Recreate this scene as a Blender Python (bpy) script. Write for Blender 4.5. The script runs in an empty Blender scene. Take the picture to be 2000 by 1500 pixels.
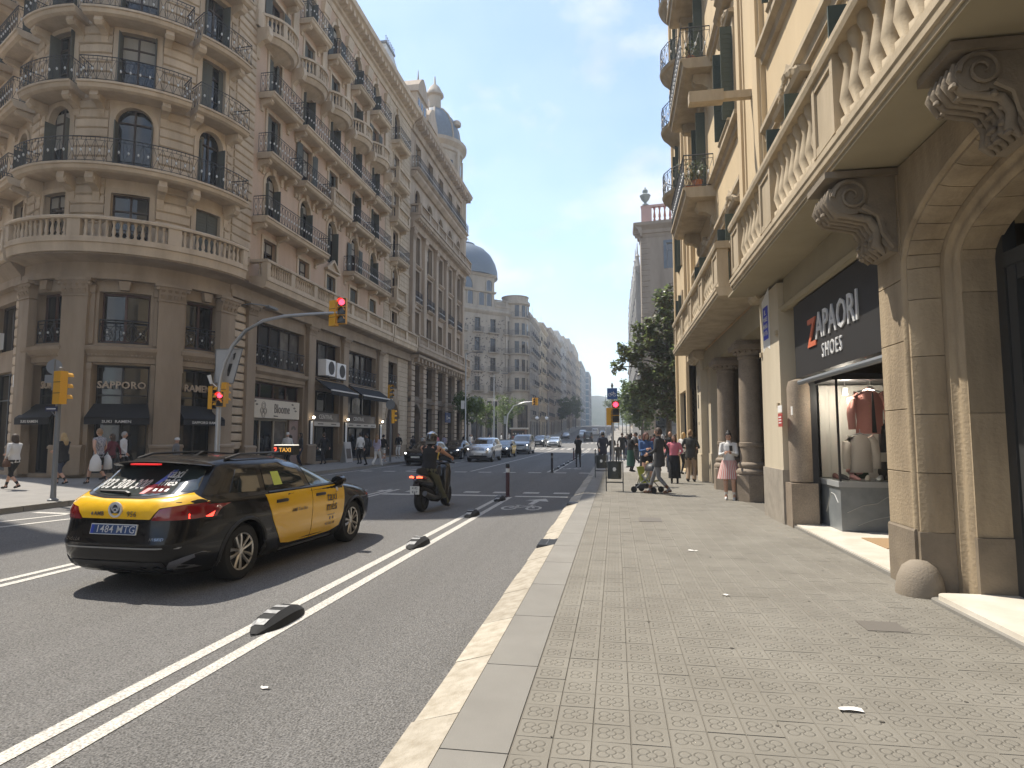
import bpy, bmesh, math, random
from mathutils import Vector, Matrix, kdtree
from math import sin, cos, pi, radians, ceil, atan2, sqrt
RND = random.Random(11)
SC = bpy.context.scene
COL = SC.collection
# ---------------------------------------------------------------- camera
PITCH, YAW = radians(4.826), radians(9.369)
cam = bpy.data.cameras.new('camera'); CAM = bpy.data.objects.new('camera', cam); COL.objects.link(CAM)
cam.sensor_width = 36; cam.lens = 36*1220/2000; cam.clip_start = .05; cam.clip_end = 6000
fw = Vector((-sin(YAW)*cos(PITCH), cos(YAW)*cos(PITCH), sin(PITCH)))
rt = Vector((cos(YAW), sin(YAW), 0)); up = rt.cross(fw)
CAM.matrix_world = Matrix(((rt.x, up.x, -fw.x, 0), (rt.y, up.y, -fw.y, 0), (rt.z, up.z, -fw.z, 1.57), (0, 0, 0, 1)))
SC.camera = CAM
# ---------------------------------------------------------------- light
SUN = Vector((-.53, .26, 1)).normalized()
W = bpy.data.worlds.new('World'); SC.world = W; W.use_nodes = True
nt = W.node_tree; N = nt.nodes; L = nt.links
bg = N['Background']; bg.inputs['Strength'].default_value = .15
sky = N.new('ShaderNodeTexSky'); sky.sky_type = 'NISHITA'; sky.sun_disc = False
sky.sun_elevation = math.asin(SUN.z); sky.sun_rotation = atan2(SUN.x, SUN.y); sky.altitude = 50; sky.air_density = 1.0; sky.dust_density = .3; sky.ozone_density = 1.2
tc = N.new('ShaderNodeTexCoord')
mp = N.new('ShaderNodeMapping'); mp.inputs['Scale'].default_value = (1, 1, 1.7); mp.inputs['Location'].default_value = (1.1, 3.2, .9); L.new(tc.outputs['Generated'], mp.inputs['Vector'])
n1 = N.new('ShaderNodeTexNoise'); n1.inputs['Scale'].default_value = 4.2; n1.inputs['Detail'].default_value = 9; n1.inputs['Roughness'].default_value = .58; n1.inputs['Distortion'].default_value = .1
n2 = N.new('ShaderNodeTexNoise'); n2.inputs['Scale'].default_value = 9; n2.inputs['Detail'].default_value = 6
for n in (n1, n2): L.new(mp.outputs['Vector'], n.inputs['Vector'])
sx = N.new('ShaderNodeSeparateXYZ'); L.new(tc.outputs['Generated'], sx.inputs[0])
lowr = N.new('ShaderNodeMapRange'); lowr.inputs[1].default_value = .0; lowr.inputs[2].default_value = .5; lowr.inputs[3].default_value = .17; lowr.inputs[4].default_value = -.06; L.new(sx.outputs['Z'], lowr.inputs[0])
addn = N.new('ShaderNodeMath'); addn.operation = 'ADD'; L.new(n1.outputs['Fac'], addn.inputs[0]); L.new(lowr.outputs[0], addn.inputs[1])
cr = N.new('ShaderNodeValToRGB'); cr.color_ramp.elements[0].position = .46; cr.color_ramp.elements[1].position = .64
cr.color_ramp.elements[0].color = (.12, .12, .12, 1); cr.color_ramp.elements[1].color = (.95, .95, .95, 1); L.new(addn.outputs[0], cr.inputs[0])
cc = N.new('ShaderNodeValToRGB'); cc.color_ramp.elements[0].position = .38; cc.color_ramp.elements[1].position = .58
cc.color_ramp.elements[0].color = (2.7, 3.0, 3.4, 1); cc.color_ramp.elements[1].color = (3.75, 3.85, 4.0, 1); L.new(n2.outputs['Fac'], cc.inputs[0])
SKYGAIN = N.new('ShaderNodeMix'); SKYGAIN.data_type = 'RGBA'; SKYGAIN.blend_type = 'MULTIPLY'; SKYGAIN.inputs[0].default_value = 1
L.new(sky.outputs[0], SKYGAIN.inputs[6]); SKYGAIN.inputs[7].default_value = (1, .97, .93, 1)
mx = N.new('ShaderNodeMix'); mx.data_type = 'RGBA'; L.new(cr.outputs[0], mx.inputs[0]); L.new(SKYGAIN.outputs[2], mx.inputs[6]); L.new(cc.outputs[0], mx.inputs[7])
L.new(mx.outputs[2], bg.inputs['Color'])
sl = bpy.data.lights.new('sun', 'SUN'); sl.energy = 3.5; sl.angle = radians(.53); sl.color = (1, .93, .82)
SO = bpy.data.objects.new('sun', sl); COL.objects.link(SO); SO.rotation_euler = (-SUN).to_track_quat('-Z', 'Y').to_euler(); SO.location = (-30, 20, 60)
SC.view_settings.view_transform = 'Standard'; SC.view_settings.look = 'None'; SC.view_settings.gamma = 1; SC.view_settings.use_curve_mapping = False
SC.view_settings.exposure = 1.02
# ---------------------------------------------------------------- materials
MATS = {}
def mat(name, col, rough=.7, metal=0., col2=None, nscale=3., bump=0., bscale=60., streak=False, emit=0., fine=0., coat=0., spec=.5, grunge=0., trans=0., ov=0.):
    if name in MATS: return MATS[name]
    m = bpy.data.materials.new(name); m.use_nodes = True; t = m.node_tree; b = t.nodes['Principled BSDF']
    c = tuple(col)+(1,)
    b.inputs['Base Color'].default_value = c; b.inputs['Roughness'].default_value = rough; b.inputs['Metallic'].default_value = metal
    b.inputs['Coat Weight'].default_value = coat; b.inputs['Coat Roughness'].default_value = .03; b.inputs['Specular IOR Level'].default_value = spec
    if trans: b.inputs['Transmission Weight'].default_value = trans; b.inputs['IOR'].default_value = 1.02 if trans > .5 else 1.45
    if emit: b.inputs['Emission Color'].default_value = c; b.inputs['Emission Strength'].default_value = emit
    g = t.nodes.new('ShaderNodeNewGeometry')
    out = None
    if col2:
        mpn = t.nodes.new('ShaderNodeMapping'); t.links.new(g.outputs['Position'], mpn.inputs[0])
        if streak: mpn.inputs['Scale'].default_value = (1, 1, .22)
        nn = t.nodes.new('ShaderNodeTexNoise'); nn.inputs['Scale'].default_value = nscale; nn.inputs['Detail'].default_value = 8; nn.inputs['Roughness'].default_value = .62
        t.links.new(mpn.outputs[0], nn.inputs['Vector'])
        rr = t.nodes.new('ShaderNodeMapRange'); rr.inputs[1].default_value = .36; rr.inputs[2].default_value = .66; t.links.new(nn.outputs['Fac'], rr.inputs[0])
        mm = t.nodes.new('ShaderNodeMix'); mm.data_type = 'RGBA'; t.links.new(rr.outputs[0], mm.inputs[0]); mm.inputs[6].default_value = c; mm.inputs[7].default_value = tuple(col2)+(1,)
        out = mm.outputs[2]
    if fine or grunge:
        nf = t.nodes.new('ShaderNodeTexNoise'); nf.inputs['Scale'].default_value = bscale if fine else .6; nf.inputs['Detail'].default_value = 3 if fine else 9; nf.inputs['Roughness'].default_value = .6 if fine else .7
        t.links.new(g.outputs['Position'], nf.inputs['Vector'])
        r2 = t.nodes.new('ShaderNodeMapRange'); r2.inputs[1].default_value = .3; r2.inputs[2].default_value = .7; a = fine or grunge; r2.inputs[3].default_value = 1-a; r2.inputs[4].default_value = 1+a; t.links.new(nf.outputs['Fac'], r2.inputs[0])
        m2 = t.nodes.new('ShaderNodeMix'); m2.data_type = 'RGBA'; m2.blend_type = 'MULTIPLY'; m2.inputs[0].default_value = 1
        if out: t.links.new(out, m2.inputs[6])
        else: m2.inputs[6].default_value = c
        t.links.new(r2.outputs[0], m2.inputs[7]); out = m2.outputs[2]
    if ov:
        oi = t.nodes.new('ShaderNodeObjectInfo'); r3 = t.nodes.new('ShaderNodeMapRange'); r3.inputs[3].default_value = 1-ov; r3.inputs[4].default_value = 1+ov; t.links.new(oi.outputs['Random'], r3.inputs[0])
        m3 = t.nodes.new('ShaderNodeMix'); m3.data_type = 'RGBA'; m3.blend_type = 'MULTIPLY'; m3.inputs[0].default_value = 1; t.links.new(out, m3.inputs[6]); t.links.new(r3.outputs[0], m3.inputs[7]); out = m3.outputs[2]
    if out: t.links.new(out, b.inputs['Base Color'])
    if bump:
        nb = t.nodes.new('ShaderNodeTexNoise'); nb.inputs['Scale'].default_value = bscale; nb.inputs['Detail'].default_value = 4
        t.links.new(g.outputs['Position'], nb.inputs['Vector'])
        bp = t.nodes.new('ShaderNodeBump'); bp.inputs['Strength'].default_value = bump; bp.inputs['Distance'].default_value = .02
        t.links.new(nb.outputs['Fac'], bp.inputs['Height']); t.links.new(bp.outputs[0], b.inputs['Normal'])
    MATS[name] = m; return m
M = mat
def srgb(r, g, b): return tuple(((x/255)/12.92 if x/255 < .04045 else ((x/255+.055)/1.055)**2.4) for x in (r, g, b))
STONE = M('stone_beige', (.56, .455, .33), .85, col2=(.43, .34, .24), nscale=1.6, bump=.25, bscale=25, streak=True, ov=.1)
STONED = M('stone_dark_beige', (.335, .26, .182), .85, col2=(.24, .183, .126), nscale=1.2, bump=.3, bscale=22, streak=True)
SALMON = M('salmon_render', (.55, .405, .295), .9, col2=(.46, .33, .235), nscale=1.1, bump=.15, bscale=30, streak=True)
STONE2 = M('stone_rosy_grey', (.45, .36, .27), .85, col2=(.31, .245, .18), nscale=.9, bump=.3, bscale=20, streak=True)
STONE3 = M('stone_weathered', (.42, .36, .285), .85, col2=(.29, .245, .19), nscale=.6, bump=.3, bscale=14, streak=True)
STONED2 = M('stone_soot', (.21, .165, .125), .85, col2=(.15, .12, .09), nscale=1., bump=.3, bscale=18)
YELLOW = M('yellow_render', (.61, .475, .29), .9, col2=(.53, .41, .25), nscale=.8, bump=.06, bscale=40, streak=True)
YTRIM = M('cream_trim', (.48, .39, .265), .85, col2=(.35, .28, .185), nscale=2.2, bump=.15, bscale=40, streak=True)
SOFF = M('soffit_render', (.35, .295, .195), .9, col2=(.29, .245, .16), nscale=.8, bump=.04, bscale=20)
PIER = M('pier_sandstone', (.365, .285, .185), .85, col2=(.225, .172, .11), nscale=3.2, bump=.4, bscale=30, streak=True, ov=.12)
PIERD = M('pier_plinth', (.235, .19, .135), .8, col2=(.175, .14, .10), nscale=3, bump=.3, bscale=40)
PILL = M('pillar_grey_render', (.54, .47, .35), .9, col2=(.45, .385, .28), nscale=1.5, bump=.1, bscale=30, streak=True)
GRAN = M('granite_column', (.27, .215, .16), .7, col2=(.215, .17, .125), nscale=4, bump=.15, bscale=60, fine=.25)
IRON = M('wrought_iron', (.045, .05, .058), .55, metal=.2)
MEDAL = M('white_medallion', (.62, .62, .6), .5)
GLASS = M('window_glass', (.012, .015, .018), .06, spec=.7)
GLASSL = M('window_glass_curtain', (.16, .15, .135), .1, spec=.6, col2=(.07, .065, .06), nscale=2)
WOOD = M('dark_wood', (.045, .03, .022), .6)
WOODR = M('red_brown_wood', (.075, .032, .024), .5)
SHUT = M('shutter_grey_green', (.085, .09, .075), .7)
SHUTG = M('shutter_green', (.065, .08, .06), .7)
ASPH = M('asphalt', (.182, .176, .167), .92, col2=(.152, .147, .139), nscale=.3, bump=1., bscale=75, fine=.62, spec=.3)
for _n in ASPH.node_tree.nodes:
    if _n.type == 'MAPPING': _n.inputs['Scale'].default_value = (3.2, .14, 1)      # wear runs along the lanes
PAINT = M('road_paint', (.64, .61, .54), .8, col2=(.30, .285, .26), nscale=55, bump=.3, bscale=75, fine=.4)
GRANL = M('kerb_limestone', (.44, .395, .32), .8, col2=(.31, .27, .205), nscale=9, bump=.4, bscale=70, ov=.1)
SLABM = M('granite_slab', (.24, .227, .20), .8, col2=(.205, .193, .17), nscale=1.5, bump=.2, bscale=240, fine=.28, ov=.05)
PAVEL = M('far_pavement', (.30, .28, .25), .85, col2=(.25, .235, .21), nscale=1.2)
GROUT = M('grout', (.155, .14, .115), .95)
MARBW = M('white_marble', (.74, .69, .60), .35, col2=(.62, .56, .46), nscale=2.5)
BLACKP = M('black_plastic', (.02, .02, .022), .5)
RUBBER = M('rubber', (.018, .018, .018), .85)
STEEL = M('galvanised_steel', (.46, .47, .48), .42, metal=.75)
GREYP = M('grey_paint', (.17, .18, .19), .5)
YELP = M('signal_yellow', (.72, .36, .02), .5)
WHITE = M('white_paint', (.78, .77, .74), .5)
CHROME = M('chrome', (.75, .75, .75), .12, metal=1)
AWN = M('awning_black', (.012, .012, .014), .85)
CREAM = M('cream_sign', (.60, .53, .42), .6)
# ---------------------------------------------------------------- mesh builder
class MB:
    def __init__(s, R=None): s.v = []; s.f = []; s.m = []; s.R = R
    def P(s, u, w, z):
        if s.R: a = u/s.R; r = s.R+w; return (r*sin(a), -r*cos(a), z)
        return (u, -w, z)
    def segs(s, du): return max(1, ceil(abs(du)/s.R/.11)) if s.R else 1
    def add(s, vs, fs, mi=0):
        o = len(s.v); s.v += [tuple(p) for p in vs]; s.f += [tuple(i+o for i in f) for f in fs]; s.m += [mi]*len(fs)
    def box(s, u0, u1, w0, w1, z0, z1, mi=0):
        if u1 < u0: u0, u1 = u1, u0
        if w1 < w0: w0, w1 = w1, w0
        if z1 < z0: z0, z1 = z1, z0
        s.mould(u0, u1, [(w0, z0), (w1, z0), (w1, z1), (w0, z1)], mi)
    def mould(s, u0, u1, prof, mi=0):
        n = s.segs(u1-u0); k = len(prof); vs = []; fs = []
        for i in range(n+1):
            u = u0+(u1-u0)*i/n
            vs += [s.P(u, w, z) for w, z in prof]
        for i in range(n):
            for j in range(k):
                a = i*k+j; b = i*k+(j+1) % k
                fs.append((a, b, b+k, a+k))
        fs.append(tuple(range(k))[::-1]); fs.append(tuple(n*k+j for j in range(k)))
        s.add(vs, fs, mi)
    def quad(s, a, b, c, d, mi=0): s.add([a, b, c, d], [(0, 1, 2, 3)], mi)
    def prism(s, poly, w0, w1, mi=0):
        """poly in (u,z); extruded along w"""
        k = len(poly); vs = [s.P(u, w0, z) for u, z in poly]+[s.P(u, w1, z) for u, z in poly]
        fs = [tuple(range(k))[::-1], tuple(range(k, 2*k))]+[(i, (i+1) % k, (i+1) % k+k, i+k) for i in range(k)]
        s.add(vs, fs, mi)
    def prismx(s, poly, u0, u1, mi=0):
        s.mould(u0, u1, poly, mi)
    def ring(s, uc, zc, r0, r1, w0, w1, a0=0, a1=pi, n=10, mi=0):
        vs = []; fs = []
        for i in range(n+1):
            a = a0+(a1-a0)*i/n
            for r, w in ((r0, w0), (r1, w0), (r1, w1), (r0, w1)): vs.append(s.P(uc+r*cos(a), w, zc+r*sin(a)))
        for i in range(n):
            for j in range(4):
                p = i*4+j; q = i*4+(j+1) % 4; fs.append((p, q, q+4, p+4))
        fs += [(0, 1, 2, 3), tuple(n*4+j for j in (3, 2, 1, 0))]
        s.add(vs, fs, mi)
    def spandrel(s, u0, u1, z0, zc_top, r, w0, w1, n=10, mi=0):
        """fills rectangle u0..u1 x z0..zc_top above an arch springing at z0 with radius r"""
        uc = (u0+u1)/2; pts = [(uc-r*cos(pi*i/n), z0+r*sin(pi*i/n)) for i in range(n+1)]
        for i in range(n):
            (a, b), (c, d) = pts[i], pts[i+1]
            s.prism([(a, b), (c, d), (c, zc_top), (a, zc_top)], w0, w1, mi)
        s.box(u0, uc-r, w0, w1, z0, zc_top, mi); s.box(uc+r, u1, w0, w1, z0, zc_top, mi)
    def lathe(s, prof, n=12, c=(0, 0, 0), mi=0, a0=0, a1=2*pi, sx=1, sy=1, caps=True):
        full = abs(a1-a0-2*pi) < 1e-6; k = n if full else n+1; vs = []; fs = []
        for r, z in prof:
            for i in range(k):
                a = a0+(a1-a0)*i/n; vs.append((c[0]+r*cos(a)*sx, c[1]+r*sin(a)*sy, c[2]+z))
        for j in range(len(prof)-1):
            for i in range(n):
                i2 = (i+1) % k if full else i+1
                fs.append((j*k+i, j*k+i2, (j+1)*k+i2, (j+1)*k+i))
        if full and caps:
            if prof[0][0] > 1e-4: fs.append(tuple(range(k))[::-1])
            if prof[-1][0] > 1e-4: fs.append(tuple((len(prof)-1)*k+i for i in range(k)))
        s.add(vs, fs, mi)
    def tube(s, pts, r, n=6, mi=0, caps=True):
        pts = [Vector(p) for p in pts]; rs = r if isinstance(r, (list, tuple)) else [r]*len(pts); vs = []; fs = []
        ref = Vector((0, 0, 1))
        for i, p in enumerate(pts):
            d = (pts[min(i+1, len(pts)-1)]-pts[max(i-1, 0)]).normalized()
            if abs(d.dot(ref)) > .95: ref = Vector((1, 0, 0)) if abs(d.x) < .9 else Vector((0, 1, 0))
            a = d.cross(ref).normalized(); b = d.cross(a)
            ri = rs[i]; ra, rb = (ri if isinstance(ri, (tuple, list)) else (ri, ri))
            for k in range(n):
                t = 2*pi*k/n; vs.append(p+a*(ra*cos(t))+b*(rb*sin(t)))
        for i in range(len(pts)-1):
            for k in range(n): fs.append((i*n+k, i*n+(k+1) % n, (i+1)*n+(k+1) % n, (i+1)*n+k))
        if caps: fs += [tuple(range(n))[::-1], tuple((len(pts)-1)*n+k for k in range(n))]
        s.add(vs, fs, mi)
    def bar(s, a, b, t=.012, mi=0):
        """cheap square bar between facade points (u,w,z)"""
        s.tube([s.P(*a), s.P(*b)], t, 4, mi, False)
    def disc(s, c, nrm, r, n=14, mi=0, r2=None):
        nrm = Vector(nrm).normalized(); a = nrm.orthogonal().normalized(); b = nrm.cross(a); c = Vector(c)
        s.add([c+(a*cos(2*pi*i/n)+b*sin(2*pi*i/n))*r for i in range(n)], [tuple(range(n))], mi)
    def xform(s, mtx):
        s.v = [tuple(mtx @ Vector(p)) for p in s.v]; return s
    def mesh(s, name, mats, smooth=0):
        me = bpy.data.meshes.new(name); me.from_pydata(s.v, [], s.f)
        if not isinstance(mats, (list, tuple)): mats = [mats]
        for m in mats: me.materials.append(m)
        if any(s.m): me.polygons.foreach_set('material_index', s.m)
        bm = bmesh.new(); bm.from_mesh(me); bmesh.ops.recalc_face_normals(bm, faces=bm.faces); bm.to_mesh(me); bm.free()
        if smooth:
            me.polygons.foreach_set('use_smooth', [True]*len(me.polygons)); me.set_sharp_from_angle(angle=radians(smooth if smooth > 1 else 35))
        me.update(); return me
    def build(s, name, mats, parent=None, smooth=0, loc=(0, 0, 0), rot=0):
        return link(name, s.mesh(name, mats, smooth), parent, loc, rot)
def link(name, me, parent=None, loc=(0, 0, 0), rot=0):
    o = bpy.data.objects.new(name, me); COL.objects.link(o); o.parent = parent; o.location = loc
    if isinstance(rot, (int, float)): o.rotation_euler = (0, 0, rot)
    else: o.rotation_euler = rot
    return o
def tag(o, label=None, cat=None, group=None, kind=None):
    if label: o['label'] = label
    if cat: o['category'] = cat
    if group: o['group'] = group
    if kind: o['kind'] = kind
    return o
def thing(name, label, cat, loc=(0, 0, 0), rot=0, group=None):
    o = link(name, None, None, loc, rot); o.empty_display_size = .2
    return tag(o, label, cat, group)
KIDS = {}
def dup(o, parent=None, loc=None, rot=None, label=None, group=None, top=True):
    c = o.copy(); COL.objects.link(c); c.parent = parent
    if loc is not None: c.location = loc
    if rot is not None: c.rotation_euler = (0, 0, rot) if isinstance(rot, (int, float)) else rot
    if label: c['label'] = label
    if group: c['group'] = group
    for ch in o.children: dup(ch, c, top=False)
    return c
FONT_CACHE = {}
def text_mesh(s, size, ext=.01, bold=0., shear=0., align='CENTER', sp=1., res=2):
    cu = bpy.data.curves.new('t', 'FONT'); cu.body = s; cu.size = size; cu.extrude = ext; cu.offset = bold*size; cu.shear = shear; cu.align_x = align; cu.align_y = 'CENTER'; cu.resolution_u = res; cu.space_character = sp
    o = bpy.data.objects.new('t', cu); COL.objects.link(o)
    me = bpy.data.meshes.new_from_object(o.evaluated_get(bpy.context.evaluated_depsgraph_get()))
    bpy.data.objects.remove(o); bpy.data.curves.remove(cu); return me
def text(s, size, m, parent, mtx, name='lettering', sxy=(1, 1), **k):
    """mtx maps text plane (x right, y up, z out) into the parent's space"""
    me = text_mesh(s, size, **k); me.materials.clear(); me.materials.append(m)
    me.transform(mtx @ Matrix.Diagonal((sxy[0], sxy[1], 1, 1)))
    return link(name, me, parent)
def plane_mtx(o, right, upv):
    r = Vector(right).normalized(); u = Vector(upv).normalized(); n = r.cross(u)
    return Matrix(((r.x, u.x, n.x, o[0]), (r.y, u.y, n.y, o[1]), (r.z, u.z, n.z, o[2]), (0, 0, 0, 1)))
def GZ(y):
    if y < 35: return 0.
    if y < 260: return 1.1e-4*(y-35)**2
    return 5.57+.02*(y-260)
# ---------------------------------------------------------------- facade kit
BLIND = M('roller_blind', (.30, .28, .24), .8)
class Fr:
    """a facade frame: u runs to the right seen from outside, z up, w outwards (R: radius of a round bay)"""
    def __init__(s, parent, o, rot, R=None): s.p = parent; s.o = Vector(o); s.rot = rot; s.R = R; s.cache = {}; s.S = STONE
    def loc(s, u, z, w=0):
        pl = s.p.location if s.p else Vector()
        if s.R: a = s.rot+u/s.R; return s.o+Vector((w*sin(a), -w*cos(a), z))-pl, a
        return s.o+Vector((u*cos(s.rot)+w*sin(s.rot), u*sin(s.rot)-w*cos(s.rot), z))-pl, s.rot
    def mb(s): return MB(s.R)
    def put(s, name, mb, mats, u=0, z=0, w=0, smooth=0, kind=None):
        l, a = s.loc(u, z, w); o = mb.build(name, mats, s.p, smooth, l, a) if isinstance(mb, MB) else link(name, mb, s.p, l, a)
        if kind: o['kind'] = kind
        return o
    def again(s, src, u=0, z=0, w=0):
        l, a = s.loc(u, z, w); return dup(src, s.p, l, a)
    def cached(s, key, fn, u, z, w=0):
        if key in s.cache: return s.again(s.cache[key], u, z, w)
        o = fn(); l, a = s.loc(u, z, w); o.parent = s.p; o.location = l; o.rotation_euler = (0, 0, a); s.cache[key] = o; return o

def wall(fr, u0, u1, z0, z1, ops, m, depth=.3, name='wall'):
    mb = fr.mb()
    us = sorted({u0, u1}|{a for o in ops for a in o[:2]}); zs = sorted({z0, z1}|{a for o in ops for a in o[2:4]})
    def sheet(a, b, c, d):
        n = mb.segs(b-a)
        for i in range(n):
            p = a+(b-a)*i/n; q = a+(b-a)*(i+1)/n
            mb.quad(mb.P(p, 0, c), mb.P(q, 0, c), mb.P(q, 0, d), mb.P(p, 0, d))
    for c, d in zip(zs, zs[1:]):
        run = None
        for a, b in zip(us, us[1:]):
            hole = any(o[0] < (a+b)/2 < o[1] and o[2] < (c+d)/2 < o[3] for o in ops)
            if hole:
                if run: sheet(run[0], run[1], c, d); run = None
            else: run = (run[0], b) if run else (a, b)
        if run: sheet(run[0], run[1], c, d)
    for a, b, c, d in [o[:4] for o in ops]:
        D = -depth
        mb.quad(mb.P(a, 0, c), mb.P(a, D, c), mb.P(a, D, d), mb.P(a, 0, d)); mb.quad(mb.P(b, 0, c), mb.P(b, 0, d), mb.P(b, D, d), mb.P(b, D, c))
        n = mb.segs(b-a)
        for i in range(n):
            p = a+(b-a)*i/n; q = a+(b-a)*(i+1)/n
            mb.quad(mb.P(p, 0, c), mb.P(q, 0, c), mb.P(q, D, c), mb.P(p, D, c)); mb.quad(mb.P(p, 0, d), mb.P(p, D, d), mb.P(q, D, d), mb.P(q, 0, d))
    return fr.put(name, mb, m)

def window(fr, u, z, w, h, arch=False, shut=None, cas=.17, hood=None, depth=.26, S=None, F=None, pane=None, rows=1, cols=2, sm=None, ptop=.75):
    """stone surround (the part) > frame, pane, shutters; z is the sill, h the full height"""
    S = S or fr.S; F = F or WOOD; pane = pane or (GLASSL if RND.random() < .3 else GLASS)
    blind = 0 if shut in ('closed', 'half') or h < 1.6 else RND.choice([0, 0, 0, .22, .4, .6])
    key = ('w', blind, w, h, arch, shut, cas, hood, depth, S.name, F.name, pane.name, rows, cols)
    def make():
        mb = fr.mb(); a = w/2; zs = h-a if arch else h
        if cas:
            mb.box(-a-cas, -a, -.05, .06, 0, zs); mb.box(a, a+cas, -.05, .06, 0, zs)
            if arch: mb.ring(0, zs, a, a+cas, -.05, .06, n=12)
            else: mb.box(-a-cas, a+cas, -.05, .062, h, h+cas)
        else: mb.box(-a, a, -.05, .04, -.08, -.005)
        if arch: mb.spandrel(-a, a, zs, h, a-.001, -.2, -.004, 12)
        if hood == 'cornice': mb.mould(-a-.3, a+.3, [(0, h+.22), (.12, h+.24), (.26, h+.36), (.26, h+.44), (0, h+.5)])
        if hood == 'ped':
            mb.mould(-a-.3, a+.3, [(0, h+.2), (.26, h+.24), (.26, h+.34), (0, h+.36)])
            mb.prism([(-a-.3, h+.36), (a+.3, h+.36), (0, h+.95)], .0, .1); mb.prism([(-a-.34, h+.34), (-a-.16, h+.34), (0, h+.85), (0, h+1.02)], .1, .26); mb.prism([(a+.34, h+.34), (0, h+1.02), (0, h+.85), (a+.16, h+.34)], .1, .26)
        if hood == 'carved':
            r = random.Random(3)
            mb.mould(-a-.25, a+.25, [(0, h+.2), (.16, h+.22), (.2, h+.3), (0, h+.34)])
            for i in range(15):
                t = -1+2*i/14; rr = .07+.06*(1-abs(t))+r.random()*.03
                x, y, zz = mb.P(t*(a+.1), .08, h+.3+.32*(1-abs(t)**1.6)); mb.lathe([(0, -rr), (rr*.8, -rr*.5), (rr, 0), (rr*.7, rr*.6), (0, rr)], 6, (x, y, zz))
            mb.prism([(-.16, h+.3), (.16, h+.3), (.2, h+.7), (0, h+.85), (-.2, h+.7)], 0, .14)
        if hood == 'key': mb.prism([(-.12, h-.02), (.12, h-.02), (.19, h+.42), (-.19, h+.42)], -.02, .17)
        o = mb.build('window', S); D = -depth
        fb = fr.mb(); t = .065
        fb.box(-a, -a+t, D, D+.06, 0, h); fb.box(a-t, a, D, D+.06, 0, h); fb.box(-a+t, a-t, D, D+.06, 0, t*1.6); fb.box(-a+t, a-t, D, D+.06, h-t, h)
        for i in range(1, cols): x = -a+w*i/cols; fb.box(x-.04, x+.04, D, D+.065, t*1.6, h-t)
        if rows > 0: zz = h*ptop; fb.box(-a+t, a-t, D, D+.07, zz-.035, zz+.035)
        if rows > 1:
            for i in range(1, rows): zz = h*ptop*i/rows; fb.box(-a+t, a-t, D+.005, D+.05, zz-.018, zz+.018)
        fb.build('frame', F, o)
        gb = fr.mb(); n = gb.segs(w)
        for i in range(n):
            p = -a+w*i/n; q = -a+w*(i+1)/n; gb.quad(gb.P(p, D+.02, 0), gb.P(q, D+.02, 0), gb.P(q, D+.02, h), gb.P(p, D+.02, h))
        gb.build('pane', pane, o)
        if blind: bb = fr.mb(); bb.box(-a+.07, a-.07, D+.025, D+.04, h*(1-blind), h-.07 if not arch else h-a*.3); bb.build('blind', BLIND, o)
        if shut:
            for sgn in (-1, 1):
                sb = fr.mb(); lw = w/2-.02; hh = zs if arch else h-.04
                if shut == 'open': u0 = sgn*(a+.02); bx = lambda z0, z1, e=0: sb.box(u0+sgn*e, u0+sgn*(lw-e), .075-e*.3, .105-e*.3, z0, z1)
                elif shut == 'fold': u0 = sgn*(a-.02); bx = lambda z0, z1, e=0: sb.box(u0+e*.2, u0-sgn*.035-e*.2, -.2+e, .2-e, z0, z1)
                elif shut == 'out': u0 = sgn*(a+.0); bx = lambda z0, z1, e=0: sb.box(u0, u0+sgn*.035, -.02+e, .36-e, z0, z1)
                elif shut == 'half': u0 = sgn*(a-.01); bx = lambda z0, z1, e=0: sb.box(u0-sgn*e, u0-sgn*(lw*(.98 if sgn < 0 else .45)-e), -.12-e*.3, -.09-e*.3, z0, z1)
                else: u0 = sgn*(a-.01); bx = lambda z0, z1, e=0: sb.box(u0-sgn*e, u0-sgn*(lw-e), -.13-e*.3, -.10-e*.3, z0, z1)
                bx(.02, hh); k = max(3, int(hh/.14))
                if shut == 'out':
                    for i in range(k): z0 = .12+(hh-.2)*i/k; sb.box(u0-sgn*.008, u0+sgn*.043, .04, .31, z0, z0+.055)
                if shut in ('open', 'closed', 'half'):
                    for i in range(k):
                        z0 = .12+(hh-.2)*i/k
                        if shut == 'open': sb.box(u0+sgn*.06, u0+sgn*(lw-.06), .105, .118, z0, z0+.06)
                        elif shut == 'closed': sb.box(u0-sgn*.06, u0-sgn*(lw-.06), -.10, -.088, z0, z0+.06)
                sb.build('shutter', sm or SHUT, o)
        return o
    return fr.cached(key, make, u, z)

def iron_mesh(mb, u0, u1, w0, w1, h, med, step=.27):
    """railing along the front (w1) and returning along both ends to w0"""
    def run(P, ln):
        n = max(2, round(ln/step)); k = max(1, ceil(ln/.6)) if mb.R else 1
        for i in range(k):
            for zz, t in ((h, .022), (h-.13, .010), (.06, .014)): mb.tube([P(ln*i/k, zz), P(ln*(i+1)/k, zz)], t, 4, 0, False)
        for i in range(n+1):
            a = ln*i/n; mb.tube([P(a, 0), P(a, h)], .010, 4, 0, False)
            if i < n:
                b = ln*(i+1)/n; c = (a+b)/2
                mb.tube([P(a+.02, .08), P(b-.02, h-.15)], .008, 4, 0, False); mb.tube([P(b-.02, .08), P(a+.02, h-.15)], .008, 4, 0, False)
                x, y, z = P(c, h*.46); med.lathe([(0, -.075), (.036, -.03), (.036, .03), (0, .075)], 5, (x, y, z))
                mb.tube([P(c, h-.13), P(c, h)], .01, 4, 0, False)
    run(lambda t, z: mb.P(u0+t, w1, z), u1-u0)
    run(lambda t, z: mb.P(u0, w0+t, z), w1-w0); run(lambda t, z: mb.P(u1, w0+t, z), w1-w0)

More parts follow.
